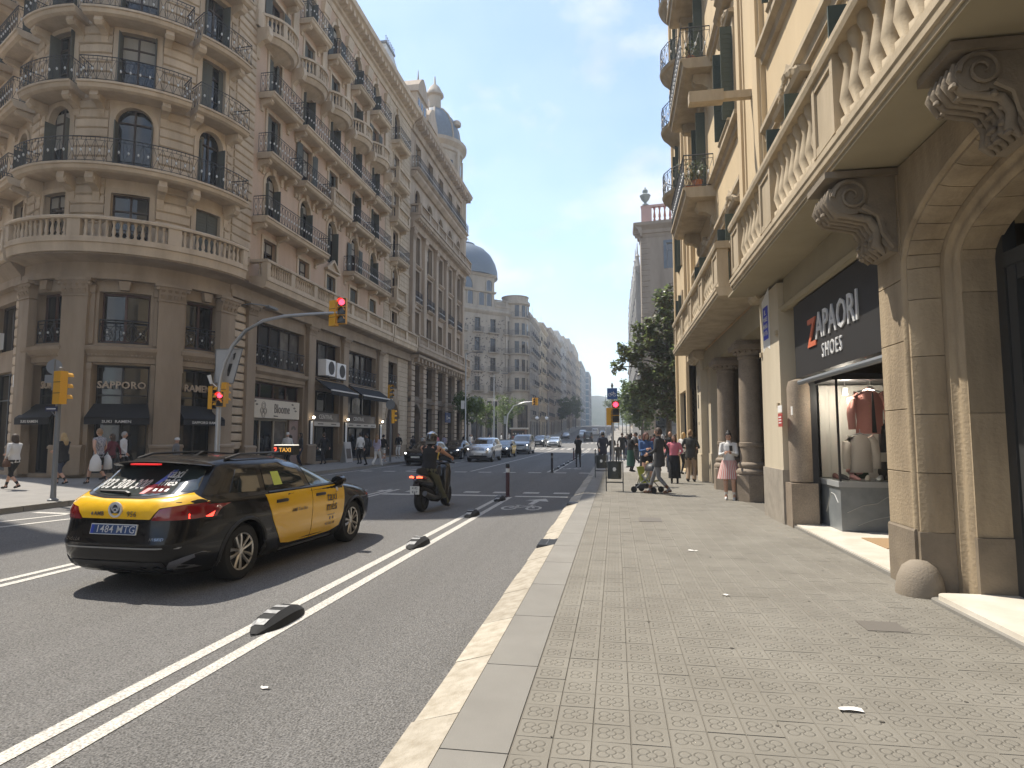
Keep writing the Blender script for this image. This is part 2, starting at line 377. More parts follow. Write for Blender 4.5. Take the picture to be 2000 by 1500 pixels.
def console(fr, u, z, proj=.5, h=.5, wd=.2, S=None, parent=None):
    key = ('con', proj, h, wd)
    def make():
        mb = fr.mb()
        pr = [(0, -h), (.08, -h*.97), (.12, -h*.8), (.1, -h*.6), (proj*.45, -h*.45), (proj*.8, -h*.42), (proj*.95, -h*.25), (proj*.9, -h*.06), (proj*.9, 0), (0, 0)]
        mb.mould(-wd/2, wd/2, pr); mb.mould(-wd/2-.03, wd/2+.03, [(proj*.6, -h*.32), (proj*.72, -h*.38), (proj*.84, -h*.3), (proj*.8, -h*.16), (proj*.66, -h*.15)])
        return mb.build('console', S or fr.S)
    return fr.cached(key, make, u, z)

def balc(fr, u0, u1, z, proj=.85, kind='iron', h=1.0, S=None, cons=2, th=.3, ch=.55):
    """z is the floor of the balcony; slab below"""
    S = S or fr.S; uc = (u0+u1)/2; a = (u1-u0)/2
    key = ('b', round(u1-u0, 3), proj, kind, h, th)
    def make():
        mb = fr.mb()
        mb.mould(-a, a, [(-.02, -th), (proj-.22, -th), (proj-.1, -th+.06), (proj-.06, -.1), (proj, -.08), (proj, 0), (-.02, 0)])
        if kind == 'iron':
            o = mb.build('balcony', S); rb = fr.mb(); md = MB(); iron_mesh(rb, -a+.05, a-.05, .05, proj-.05, h, md)
            r = rb.build('railing', IRON, o); md.build('medallions', MEDAL, r)['kind'] = 'stuff'
        else:
            mb.mould(-a, a, [(proj-.32, .002), (proj-.03, .002), (proj-.03, .14), (proj-.32, .14)])
            for s in (-1, 1): mb.box(s*a, s*(a-.24), 0, proj-.33, .002, .14); mb.box(s*a, s*(a-.26), proj-.31, proj-.02, .142, h-.142)
            np_ = max(0, round((u1-u0)/2.6)-1)
            for i in range(np_): x = -a+(u1-u0)*(i+1)/(np_+1); mb.box(x-.2, x+.2, proj-.3, proj-.03, .142, h-.142)
            o = mb.build('balcony', S); hb = fr.mb(); hb.mould(-a-.03, a+.03, [(proj-.35, h-.14), (proj+.02, h-.14), (proj+.03, h-.05), (proj-.02, h), (proj-.33, h)])
            for s in (-1, 1): hb.box(s*(a+.03), s*(a-.27), 0, proj-.352, h-.14, h)
            hb.build('handrail', S, o); BAL = baluster(h-.284, S)
            stops = [-a+.13]+[-a+(u1-u0)*(i+1)/(np_+1) for i in range(np_)]+[a-.13]
            for p, q in zip(stops, stops[1:]):
                n = max(1, int((q-p-.44)/.2)); 
                for i in range(n):
                    x = p+.22+(q-p-.44)*(i+.5)/n; P = mb.P(x, proj-.165, .142); link('baluster', BAL, o, P)
            if proj > .6:
                for s in (-1, 1): P = mb.P(s*(a-.13), proj-.5, .142); link('baluster', BAL, o, P)
        return o
    b = fr.cached(key, make, uc, z)
    if cons:
        for i in range(cons):
            uu = u0+.25+(u1-u0-.5)*i/(cons-1) if cons > 1 else uc
            console(fr, uu, z-th, proj*.8, ch, .22, S)
    return b
BALM = {}
def baluster(h, S):
    k = (round(h, 3), S.name)
    if k not in BALM:
        mb = MB(); mb.lathe([(.075, 0), (.075, h*.1), (.045, h*.14), (.078, h*.32), (.06, h*.5), (.036, h*.72), (.05, h*.82), (.07, h*.9), (.07, h)], 7, caps=False)
        BALM[k] = mb.mesh('baluster', S, 60)
    return BALM[k]

def cornice(fr, u0, u1, z, prof, S=None, dent=None, name='cornice'):
    S = S or fr.S; mb = fr.mb(); mb.mould(u0, u1, prof); o = fr.put(name, mb, S, z=z)
    if dent:
        step, wd, w1, za, zb = dent; db = fr.mb(); n = int((u1-u0)/step)
        for i in range(n): u = u0+(i+.5)*step; db.box(u-wd/2, u+wd/2, .002, w1, za, zb)
        d = db.build('dentils', S, o); d['kind'] = 'stuff'
    return o

def course(fr, u, z, wd, h, out=.07, S=None):
    key = ('c', round(wd, 3), round(h, 3), out)
    def make():
        mb = fr.mb(); a = wd/2; e = .045
        mb.mould(-a+.006, a-.006, [(-.01, e*.9), (out-e, e*.9), (out, e*1.8), (out, h-e*1.2), (out-e, h-e*.3), (-.01, h-e*.3)])
        return mb.build('stone_course', S or fr.S)
    return fr.cached(key, make, u, z)

def columnish(fr, u, z0, z1, wd, proj, S, cap=.55, base=.9, m2=None):
    """pilaster with base and leafy capital"""
    mb = fr.mb(); a = wd/2
    mb.box(u-a-.1, u+a+.1, 0, proj+.1, z0, z0+base); mb.mould(u-a-.13, u+a+.13, [(0, z0+base), (proj+.13, z0+base), (proj+.12, z0+base+.08), (proj+.03, z0+base+.14), (0, z0+base+.14)])
    mb.box(u-a, u+a, 0, proj, z0+base+.14, z1-cap)
    mb.mould(u-a-.04, u+a+.04, [(0, z1-cap), (proj+.04, z1-cap), (proj+.04, z1-cap+.05), (0, z1-cap+.05)])
    mb.mould(u-a-.02, u+a+.02, [(0, z1-cap+.05), (proj, z1-cap+.05), (proj+.14, z1-.12), (0, z1-.12)])
    mb.mould(u-a-.16, u+a+.16, [(0, z1-.12), (proj+.18, z1-.12), (proj+.18, z1), (0, z1)])
    r = random.Random(5)
    for row in range(2):
        for i in range(4):
            x = u-a+wd*(i+.5)/4; zz = z1-cap+.1+row*.19
            mb.mould(x-.06, x+.06, [(proj*.8, zz), (proj+.03, zz+.02), (proj+.12+row*.04, zz+.17), (proj+.07, zz+.19), (proj, zz+.1)])
    for s in (-1, 1):
        P = mb.P(u+s*(a+.06), proj+.08, z1-.2); mb.lathe([(0, -.1), (.09, -.05), (.1, .02), (.05, .09), (0, .1)], 6, P)
    return fr.put('pilaster', mb, S)
# ---------------------------------------------------------------- left corner building with the round bay
def roofbox(parent, pts, z0, z1, m, name='roof', loc=None):  # solid core with a roof top, added behind the walls to block light
    mb = MB(); k = len(pts); pl = parent.location if parent else Vector()
    v = [(x-pl.x, y-pl.y, z0) for x, y in pts]+[(x-pl.x, y-pl.y, z1) for x, y in pts]
    mb.add(v, [tuple(range(k))[::-1], tuple(range(k, 2*k))]+[(i, (i+1) % k, (i+1) % k+k, i+k) for i in range(k)])
    return mb.build(name, m, parent)
CB = thing('corner_building', 'ornate beige apartment block with a rounded corner bay, iron balconies and a ramen shop below', 'building', (-17.2, 38, 0))
FM = Fr(CB, (-17.2, 0, 0), pi/2); TC = (-21.5, 25.3); TR = 4.25
FT = Fr(CB, (TC[0], TC[1], 0), radians(40.36), TR)
FW = Fr(CB, (-23.41, 21.5, 0), radians(-26.74))
roofbox(CB, [(-17.8, 27), (-17.8, 50.2), (-36, 50.2), (-44, 33.5), (-24, 22.6), (-21.5, 23), (-19.5, 24.5)], .2, 30.6, STONED, 'light_block_core')
FL = [9.1, 12.2, 15.5, 18.6, 21.7, 25.0]; TOP = 28.3
BAYS = [28.6, 32.1, 35.5, 38.9, 42.2]; PB = 46.7
D = radians
# --- main facade, upper floors
ops = []
for i, z in enumerate(FL):
    for b in BAYS+[PB]:
        arch = i in (1, 5)
        w = 1.2; h = 2.3 if i == 0 else (2.65 if arch else 2.45)
        ops.append((b-w/2, b+w/2, z+.02, z+.02+h, arch, w, h, i, b))
wall(FM, 26.9, 44.4, 9.0, TOP, [o for o in ops if o[8] != PB], SALMON)
wall(FM, 44.4, 50.2, 9.0, TOP, [o for o in ops if o[8] == PB], STONE)
wall(FM, 25.2, 26.9, 0, TOP, [], STONE)
for a, b, c, d, arch, w, h, i, bay in ops:
    sh = RND.choice(['fold', 'open', 'half', 'fold']) if i not in (0,) else RND.choice(['half', None, 'closed'])
    if bay == PB: sh = None
    hd = 'ped' if (i == 0 and bay in (35.5, PB)) else ('key' if arch else ('cornice' if i in (3,) else None))
    window(FM, bay, c, w, h, arch, sh, hood=hd, rows=2 if not arch else 1)
    if i == 1:
        for s in (-1, 1): console(FM, bay+s*.85, c+h+.45, .35, .7, .2)
def B(i, u0, u1, kind='iron', proj=.85, **k): return balc(FM, u0, u1, FL[i], proj, kind, **k)
B(0, 26.95, 44.3, 'stone', .95, h=.95, cons=0, th=.45); B(0, 44.5, 50.1, 'stone', .95, h=.95, cons=0, th=.45)
B(1, 26.95, 33.7, cons=4); B(1, 37.2, 43.9, cons=4); B(1, 45.5, 47.9, 'stone', .7)
B(2, 27.2, 30.2); B(2, 30.7, 33.7); B(2, 34.1, 36.9, 'stone', .8); B(2, 37.4, 40.4); B(2, 40.7, 43.7); B(2, 45.4, 48.0)
B(3, 27.2, 30.2); B(3, 30.6, 40.5, cons=6); B(3, 40.8, 43.7); B(3, 45.3, 48.1, 'stone', .8)
for b in BAYS:
    # bowed stone balconies on the fifth floor
    R0 = 1.75; fb = Fr(CB, (-17.2-.8, b, 0), pi/2, R0)
    def bow():
        mb = MB(R0); mb.mould(-1.85, 1.85, [(-1.0, -.38), (-.12, -.38), (.02, -.12), (.1, -.1), (.1, 0), (-1.0, 0)]); mb.mould(-1.85, 1.85, [(-.22, .002), (.04, .002), (.04, .13), (-.22, .13)])
        for u in (-1.75, -.62, .62, 1.75): mb.box(u-.11, u+.11, -.21, .045, .132, .82)
        mb.lathe([(.0, -1.5), (.25, -1.2), (.6, -.75), (1.2, -.5), (1.45, -.382)], 12, (0, 0, 0), a0=-pi, a1=0)
        o = mb.build('balcony', STONE); hb = MB(R0); hb.mould(-1.9, 1.9, [(-.25, .82), (.08, .82), (.08, .95), (-.25, .95)]); hb.build('handrail', STONE, o)
        BL = baluster(.69, STONE)
        for u in [-1.75+.22*k for k in range(1, 16)]:
            if min(abs(u-x) for x in (-1.75, -.62, .62, 1.75)) > .15: link('baluster', BL, o, mb.P(u, -.09, .131))
        return o
    if 'bow' in FM.cache: FM.again(FM.cache['bow'], b, FL[4], -.8)
    else:
        o = bow(); l, a = FM.loc(b, FL[4], -.8); o.parent = CB; o.location = l; o.rotation_euler = (0, 0, a); FM.cache['bow'] = o
for b0 in [26.9]+[(p+q)/2 for p, q in zip(BAYS, BAYS[1:])]+[44.1]: console(FM, b0, FL[4]-.05, .8, 1.5, .3)
for b in BAYS: B(5, b-1.25, b+1.25)
B(4, 45.3, 48.1, 'stone', .8); B(5, 45.4, 48.0)
for b0 in [26.95]+[(p+q)/2 for p, q in zip(BAYS, BAYS[1:])]+[44.2]:
    mb = FM.mb(); mb.box(b0-.28, b0+.28, 0, .14, FL[4]+.02, 28.0); mb.mould(b0-.4, b0+.4, [(0, 27.2), (.2, 27.2), (.3, 27.9), (0, 27.9)]); mb.box(b0-.36, b0+.36, 0, .22, FL[4]+.02, FL[4]+.8); FM.put('pilaster', mb, STONE)
cornice(FM, 25.6, 50.25, TOP, [(-.4, 0), (.1, 0), (.14, .35), (.3, .4), (.3, .62), (.85, 1.0), (1.0, 1.05), (1.05, 1.4), (.9, 1.55), (-.4, 1.55)], dent=(.62, .26, .8, .62, .95))
mb = FM.mb(); mb.box(26, 50.2, -.5, .1, TOP+1.552, TOP+2.1)
for u in range(27, 50, 4): mb.box(u-.35, u+.35, -.52, .16, TOP+2.102, TOP+2.8)
FM.put('parapet', mb, STONE)
for u in (31.0, 43.2): mb = FM.mb(); mb.box(u-.5, u+.5, -1.6, -.9, TOP+1.9, TOP+4); mb.box(u-.62, u+.62, -1.72, -.78, TOP+4.002, TOP+4.25); FM.put('chimney', mb, STONE)
# string courses
for z in (11.75, 15.05, 21.1): cornice(FM, 44.4, 50.22, z, [(0, 0), (.1, .02), (.14, .12), (0, .2)], name='string_course')
# rusticated courses: corner pier and end pier
k = 0; z = .95
while z < 28:
    if not 8.0 < z+.2 < 9.6: course(FM, 26.1, z, 1.5, .39)
    z += .395
mb = FM.mb(); z = 10
while z < 28:
    e = .02
    for u0, u1 in ((44.45, 45.55), (47.85, 50.15)): mb.mould(u0, u1, [(-.01, z+e), (.02, z+e), (.035, z+2*e), (.035, z+.37), (.02, z+.39), (-.01, z+.39)])
    z += .395
z = .9
while z < 8:
    for u0, u1 in ((44.45, 45.35 if z < 4.3 else 45.6), (48.05 if z < 4.3 else 47.7, 50.15)): mb.mould(u0, u1, [(-.01, z+e), (.02, z+e), (.035, z+2*e), (.035, z+.37), (.02, z+.39), (-.01, z+.39)])
    z += .395
FM.put('stone_courses', mb, STONE, kind='stuff')
# --- main facade, ground floor and mezzanine
G1, G2, G3 = (27.45, 32.45), (33.6, 37.1), (38.15, 43.15)
gops = []
for a, b in (G1, G2, G3): gops += [(a, b, .12, 4.3), (a, b, 5.1, 7.25)]
gops += [(45.4, 48.0, .1, 4.3), (45.7, 47.6, 5.4, 7.4)]
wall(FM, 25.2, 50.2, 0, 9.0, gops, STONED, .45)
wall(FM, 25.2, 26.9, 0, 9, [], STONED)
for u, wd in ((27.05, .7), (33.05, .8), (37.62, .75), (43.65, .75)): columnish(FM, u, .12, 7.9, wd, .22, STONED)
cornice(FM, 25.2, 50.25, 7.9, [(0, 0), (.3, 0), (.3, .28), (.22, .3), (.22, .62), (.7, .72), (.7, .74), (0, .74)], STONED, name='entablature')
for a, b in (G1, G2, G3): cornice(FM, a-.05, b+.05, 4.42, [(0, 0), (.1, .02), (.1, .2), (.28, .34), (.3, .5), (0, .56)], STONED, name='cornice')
def glazing(fr, a, b, z0, z1, n, F=WOODR, D=-.42, rows=0, bar=.07, pane=None, name='window'):
    mb = fr.mb(); mb.box(a, b, D, D+.1, z0, z0+bar*1.4); mb.box(a, b, D, D+.1, z1-bar, z1)
    for i in range(n+1):
        x = a+(b-a)*i/n; mb.box(x-bar/2 if i else x, x+bar/2 if i < n else x, D, D+.1, z0+bar*1.4, z1-bar)
    for r in range(rows): zz = z0+(z1-z0)*(.72-.3*r); mb.box(a+bar, b-bar, D+.01, D+.09, zz-.03, zz+.03)
    o = fr.put(name, mb, F)
    l, ang = fr.loc(0, 0)
    for i in range(n):
        p = a+(b-a)*i/n; q = a+(b-a)*(i+1)/n; g = fr.mb(); kk = g.segs(q-p)
        for j in range(kk):
            s = p+(q-p)*j/kk; t = p+(q-p)*(j+1)/kk; g.quad(g.P(s, D+.03, z0), g.P(t, D+.03, z0), g.P(t, D+.03, z1), g.P(s, D+.03, z1))
        g.build('pane', pane or RND.choice([GLASS, GLASS, GLASSL]), o)
    return o
glazing(FM, *G1, 5.1, 7.25, 5, WOOD); glazing(FM, *G2, 5.1, 7.25, 3, WOOD); glazing(FM, *G3, 5.1, 7.25, 5, WOOD)
def grille(fr, a, b, z, h, w=.03):
    mb = fr.mb(); md = MB(); P = mb.P
    for zz, t in ((z, .025), (z+h, .03), (z+h-.14, .014)): mb.tube([P(a, w, zz), P(b, w, zz)], t, 4, 0, False) if not mb.R else [mb.tube([P(a+(b-a)*i/6, w, zz), P(a+(b-a)*(i+1)/6, w, zz)], t, 4, 0, False) for i in range(6)]
    n = max(2, round((b-a)/.55))
    for i in range(n):
        p = a+(b-a)*i/n; q = a+(b-a)*(i+1)/n; c = (p+q)/2; m = z+h*.45
        mb.tube([P(p, w, z), P(p, w, z+h)], .018, 4, 0, False)
        mb.tube([P(p, w, z), P(q, w, z+h-.14)], .014, 4, 0, False); mb.tube([P(q, w, z), P(p, w, z+h-.14)], .014, 4, 0, False)
        mb.tube([P(c+.17*cos(t*pi/4), w, m+.17*sin(t*pi/4)) for t in range(9)], .012, 4, 0, False)
        x, y, zz = P(c, w+.03, m); md.lathe([(0, -.055), (.035, -.03), (.035, .03), (0, .055)], 6, (x, y, zz))
    o = fr.put('window_railing', mb, IRON); r = md.build('medallions', MEDAL, o); r['kind'] = 'stuff'; return o
grille(FM, *G1, 5.12, .95); grille(FM, *G3, 5.12, .95); grille(FM, 45.75, 47.55, 5.42, .95)
glazing(FM, 45.7, 47.6, 5.4, 7.4, 2, WOOD)
# arched street door in the end pier
mb = FM.mb(); mb.ring(46.7, 3.0, 1.3, 1.6, -.1, .08, n=14); mb.spandrel(45.4, 48.0, 3.0, 4.3, 1.299, -.3, -.01, 14); FM.put('door_arch', mb, STONED)
mb = FM.mb(); 
for u0 in (45.45, 46.72): mb.box(u0, u0+1.24, -.44, -.38, .1, 4.3); [mb.box(u0+.15, u0+1.09, -.381, -.35, zz, zz+.9) for zz in (.3, 1.35, 2.4)]
FM.put('street_door', mb, WOOD)
# shops of the main facade
glazing(FM, *G1, 3.45, 4.3, 4, WOODR)
mb = FM.mb(); mb.box(27.4, 32.0, -.1, .06, 2.5, 3.42); sg = FM.put('shop_sign', mb, CREAM); sg['label'] = 'cream flower shop sign reading Bloome'
DKT = M('dark_lettering', (.12, .10, .085), .6)
l, a = FM.loc(0, 0); q = Matrix.Translation(-Vector(l)) if False else None
def ftext(fr, s, u, z, w, size, m, par, **k):
    """lettering on a flat facade, child of a part that sits at the frame's origin"""
    return text(s, size, m, par, plane_mtx((u, -w, z), (1, 0, 0), (0, 0, 1)), **k)
ftext(FM, 'Bloome', 30.2, 2.98, .068, .62, DKT, sg, sxy=(.8, 1.1)); ftext(FM, 'floristeria', 29.6, 2.62, .068, .1, DKT, sg)
mb = MB()
for cx, cz, r in ((28.45, 3.12, .19), (28.6, 2.85, .16), (28.3, 2.86, .15), (28.45, 2.68, .17)):
    mb.ring(cx, cz, r-.018, r, .061, .07, 0, 2*pi, 14); mb.ring(cx, cz, r*.5, r*.5+.015, .061, .07, 0, 2*pi, 10)
for cx, cz, s in ((27.85, 3.15, 1), (27.7, 3.3, 1), (31.45, 3.1, -1), (31.25, 3.28, -1), (31.6, 2.95, -1)): mb.prism([(cx-.14, cz), (cx, cz+.05), (cx+.14, cz+.01*s), (cx, cz-.06)], .061, .07)
mb.build('flower_drawing', DKT, sg)
glazing(FM, 27.5, 31.4, .12, 2.48, 3, M('sand_frame', (.38, .33, .25), .5), bar=.1)
mb = FM.mb(); mb.box(31.45, 32.4, -.3, -.2, .12, 2.45); pk = FM.put('poster_panel', mb, M('rose_panel', (.30, .22, .19), .7))
mb = MB(); mb.ring(31.9, 1.9, .12, .26, -.198, -.19, .2, 2.9); mb.ring(32.0, .8, .16, .19, -.198, -.19, 0, 2*pi, 14); mb.build('panel_print', DKT, pk)
BOARD = M('fascia_brown', (.13, .11, .095), .6); LT = M('pale_lettering', (.62, .60, .56), .5)
for (a, b), u, nm in ((G2, 35.3, 2), (G3, 40.2, 4)):
    glazing(FM, a, b, 3.02, 4.3, 3, BLACKP)
    mb = FM.mb(); mb.box(a, b, -.2, .02, 2.46, 3.0); s = FM.put('shop_sign', mb, BOARD); ftext(FM, 'CENTRAL', u, 2.74, .027, .36, LT, s, bold=.01, sxy=(1.15, 1))
    mb = FM.mb(); mb.box(a, b, -.15, .1, 2.2, 2.45); s2 = FM.put('menu_strip', mb, M('pale_strip', (.50, .46, .40), .5))
    for i in range(nm): ftext(FM, ['TAPAS', 'PAELLA', 'BURGERS', 'BRUNCH'][i] if False else '', 0, 0, 0, .1, DKT, s2) if False else None
    mb = MB()
    for i in range(nm): x = a+(b-a)*(i+.5)/nm; mb.box(x-.35, x+.35, .101, .106, 2.29, 2.36)
    mb.build('strip_print', DKT, s2)
    glazing(FM, a, b, .12, 2.2, 4 if nm == 4 else 3, BLACKP, bar=.08)
    # awning
    mb = FM.mb(); mb.prismx([(.02, 5.0), (.06, 5.02), (1.25, 4.2), (1.2, 4.15)], a-.1, b+.1); mb.box(a-.1, b+.1, 1.2, 1.245, 3.98, 4.18)
    w_ = FM.put('awning', mb, AWN); mb = MB(); mb.box(a-.12, b+.12, 1.18, 1.27, 4.2, 4.28); mb.build('awning_bar', LT, w_)
for u in (33.0, 37.6, 43.6):
    mb = FM.mb(); mb.box(u-.16, u+.16, .222, .3, 1.1, 2.5); p = FM.put('menu_case', mb, BLACKP); mb = MB(); mb.box(u-.12, u+.12, .301, .306, 1.15, 2.45); mb.build('menu_sheet', WHITE, p)
    mb = MB(); mb.tube([(u, -.22, 2.66), (u, -.36, 2.66)], .02, 6); mb.lathe([(0, -.07), (.05, -.05), (.07, 0), (.05, .05), (0, .07)], 10, (u, -.42, 2.66), 1); mb.build('wall_lamp', [BLACKP, M('lamp_glow', (1, .86, .66), .4, emit=9)], p)
for u, z in ((34.6, 5.15), (36.1, 5.1)):
    mb = MB(); mb.box(-.62, .62, .0, .5, 0, .95); o = FM.put('air_conditioner', mb, WHITE, u, z, .1)
    mb = MB(); mb.ring(.1, .48, .0, .4, .501, .51, 0, 2*pi, 16); mb.build('fan_grille', BLACKP, o)
    mb = MB(); mb.box(-.5, -.42, 0, .6, -.05, -.002); mb.box(.42, .5, 0, .6, -.05, -.002); mb.build('bracket', GREYP, o)
# lamp arm high on the entablature
mb = MB(); mb.tube([(26.3, -.1, 7.7), (26.3, -.5, 7.75), (26.9, -1.0, 7.75)], .03, 6); mb.box(26.9, 27.7, .9, 1.12, 7.68, 7.78); FM.put('facade_lamp', mb, GREYP)
# pavilion roof with pale mosaic over the end pier
MOS = M('pale_mosaic', (.62, .60, .55), .7, col2=(.40, .39, .36), nscale=6)
mb = MB(); v = [(46.4, .2, 30), (50.1, .2, 30), (50.1, 3.4, 30), (46.4, 3.4, 30), (47.3, 1.3, 34.4), (49.2, 1.3, 34.4), (49.2, 2.3, 34.4), (47.3, 2.3, 34.4)]
mb.add(v, [(0, 1, 5, 4), (1, 2, 6, 5), (2, 3, 7, 6), (3, 0, 4, 7), (4, 5, 6, 7)]); o = FM.put('pavilion_roof', mb, MOS)
mb = MB(); mb.box(47.2, 49.3, -2.4, -1.2, 34.4, 34.6)
for i in range(7): u = 47.3+i*.32; mb.tube([(u, 1.3, 34.6), (u, 1.3, 35)], .03, 5); mb.lathe([(0, -.07), (.07, 0), (0, .07)], 6, (u, 1.3, 35.05))
mb.build('roof_crest', GREYP, o)
# --- round corner bay
PH = [D(-49), D(-8), D(33)]
def U(d): return TR*D(d)
TS = (-67, 50)
tops = []
for i, z in enumerate(FL):
    for j, ph in enumerate(PH):
        arch = i == 1; w = 1.35 if j == 1 else 1.2; h = 2.2 if i == 0 else (2.75 if arch else 2.6)
        tops.append((TR*ph-w/2, TR*ph+w/2, z+.02, z+.02+h, arch, w, h, i, j))
wall(FT, U(-67), U(50), 9.0, TOP+.2, tops, STONE)
for a, b, c, d, arch, w, h, i, j in tops:
    sh = [[None, None, 'closed'], ['fold', 'fold', 'fold'], ['fold', 'fold', 'half'], ['fold', 'fold', 'fold'], [None]*3, ['fold']*3][i][j]
    window(FT, TR*PH[j], c, w, h, arch, sh, cas=.2, rows=2 if i != 1 else 1, pane=GLASS, ptop=.7 if i == 0 else .78)
def TB(i, a, b, kind='iron', proj=.95, **k):
    return balc(FT, U(a), U(b), FL[i], proj, kind, cons=0, **k)
TB(0, -66, 50, 'stone', 1.0, h=.95, th=.5); TB(1, -66, 50); 
for i in (2, 3, 4, 5): TB(i, -65, -33); TB(i, -30, 16); TB(i, 19, 49)
for i in (1, 2, 3, 4):
    for d in (-61, -37, -24, 6, 21, 45): console(FT, U(d), FL[i]-.3, .75, .75 if i > 1 else 1.0, .26)
z = 10.0
while z < 28.2:
    for d0, d1 in ((-66, -60.5), (-37.6, -20.2), (4.2, 21.6), (44.6, 50)):
        # narrower beside the arches is hidden by the surrounds
        course(FT, U((d0+d1)/2), z, U(d1)-U(d0), .39)
    z += .395
cornice(FT, U(-67), U(50), TOP, [(-.4, 0), (.1, 0), (.14, .35), (.3, .4), (.3, .62), (.85, 1.0), (1.0, 1.05), (1.05, 1.4), (.9, 1.55), (-.4, 1.55)], dent=(.62, .26, .8, .62, .95))
# ground floor of the bay
gt = []
for j, ph in enumerate(PH):
    hw = (.85, 1.0, .9)[j]; gt += [(TR*ph-hw, TR*ph+hw, .15, 4.4), (TR*ph-hw+.1, TR*ph+hw-.1, 5.25, 7.3)]
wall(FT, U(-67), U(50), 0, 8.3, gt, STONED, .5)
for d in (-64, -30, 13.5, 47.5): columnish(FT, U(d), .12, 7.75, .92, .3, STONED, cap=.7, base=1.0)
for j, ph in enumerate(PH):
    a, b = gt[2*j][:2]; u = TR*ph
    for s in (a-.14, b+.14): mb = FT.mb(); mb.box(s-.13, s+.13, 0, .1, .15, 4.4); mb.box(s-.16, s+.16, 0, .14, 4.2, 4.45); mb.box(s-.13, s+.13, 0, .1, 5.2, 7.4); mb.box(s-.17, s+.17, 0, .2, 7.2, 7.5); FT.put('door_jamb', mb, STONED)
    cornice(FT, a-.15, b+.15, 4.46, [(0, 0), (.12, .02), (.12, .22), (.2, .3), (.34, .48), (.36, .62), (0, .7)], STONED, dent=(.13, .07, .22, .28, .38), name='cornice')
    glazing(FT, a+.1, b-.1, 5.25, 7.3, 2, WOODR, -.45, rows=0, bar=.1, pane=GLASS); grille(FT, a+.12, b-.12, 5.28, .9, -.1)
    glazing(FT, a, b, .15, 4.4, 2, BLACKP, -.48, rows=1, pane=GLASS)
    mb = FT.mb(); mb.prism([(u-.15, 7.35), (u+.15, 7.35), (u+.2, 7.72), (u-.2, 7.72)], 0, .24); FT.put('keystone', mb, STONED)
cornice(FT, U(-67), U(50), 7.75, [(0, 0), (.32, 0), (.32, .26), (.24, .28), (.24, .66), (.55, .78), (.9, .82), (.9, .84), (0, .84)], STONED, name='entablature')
LETT = M('sign_letters', (.42, .33, .24), .5)
def ctext(s, deg, z, w, size, m, **k):
    """lettering bent round the bay"""
    me = text_mesh(s, size, **k); mb = FT.mb()
    for v in me.vertices: v.co = mb.P(v.co.x, w+v.co.z, v.co.y)
    me.materials.clear(); me.materials.append(m); return FT.put('shop_lettering', me, None, U(deg), z)
ctext('SAPPORO', -8, 3.6, -.2, .39, LETT, bold=.022, ext=.03, sp=1.05); ctext('RAMEN', 33, 3.6, -.2, .40, LETT, bold=.022, ext=.03); ctext('SUKI', -49, 3.6, -.2, .40, LETT, bold=.022, ext=.03)
for j, ph in enumerate(PH):
    a, b = gt[2*j][:2]; mb = FT.mb()
    mb.prismx([(-.3, 2.85), (-.26, 2.87), (.45, 2.3), (.4, 2.26)], a, b); mb.box(a, b, .4, .445, 2.04, 2.28)
    o = FT.put('awning', mb, AWN); me = text_mesh(['SUKI RAMEN', 'SUKI  RAMEN', 'SAPPORO RAMEN'][j], .15, ext=.003, bold=.01)
    for v in me.vertices: v.co = mb.P(v.co.x+TR*ph, .45+v.co.z, v.co.y+2.15)
    me.materials.clear(); me.materials.append(LT); link('awning_lettering', me, o)
# --- side wing
wops = []
for i, z in enumerate(FL):
    for u in (-2.0, -5.6, -9.2): wops.append((u-.6, u+.6, z+.02, z+2.5, i == 1, 1.2, 2.48, i, u))
wall(FW, -22, 0, 9.0, TOP, wops, STONE); wall(FW, -22, 0, 0, 9.0, [(-4.2, -1.6, .15, 4.3), (-4.2, -1.6, 5.2, 7.3)], STONED, .4)
for a, b, c, d, arch, w, h, i, u in wops:
    window(FW, u, c, w, h, arch, 'fold' if i in (1, 3) else None)
for i in range(1, 6):
    for u in (-2.0, -5.6): balc(FW, u-1.3, u+1.3, FL[i], .9, 'iron')
balc(FW, -10, -.6, FL[0], .9, 'stone', h=.95, cons=0, th=.45)
z = 10
while z < 28: course(FW, -.45, z, .85, .39); z += .395
cornice(FW, -22, -.2, TOP, [(-.4, 0), (.1, 0), (.3, .4), (.85, 1.0), (1.05, 1.4), (-.4, 1.55)]); cornice(FW, -22, -.2, 7.8, [(0, 0), (.3, 0), (.3, .3), (.7, .8), (0, .8)], STONED, name='entablature')
glazing(FW, -4.2, -1.6, .15, 4.3, 2, BLACKP, -.38, rows=1, pane=GLASS); glazing(FW, -4.2, -1.6, 5.2, 7.3, 2, WOOD, -.38, pane=GLASS)
z = .95
while z < 7.6: course(FW, -.75, z, 1.3, .39); z += .395
mb = MB(); mb.box(-.3, .3, 0, .06, 0, .5); o = FW.put('street_plate', mb, WHITE, -.75, 3.6, .04)
mb = MB()
for zz, hw in ((.36, .12), (.24, .2), (.12, .16)): mb.box(-hw, hw, .061, .066, zz-.02, zz+.02)
mb.build('plate_print', DKT, o)
mb = MB(); mb.box(-.45, .45, 0, .35, 0, .7); o = FW.put('air_conditioner', mb, WHITE, -3.2, 5.3, .05); mb = MB(); mb.ring(.05, .35, 0, .28, .351, .36, 0, 2*pi, 14); mb.build('fan_grille', BLACKP, o)
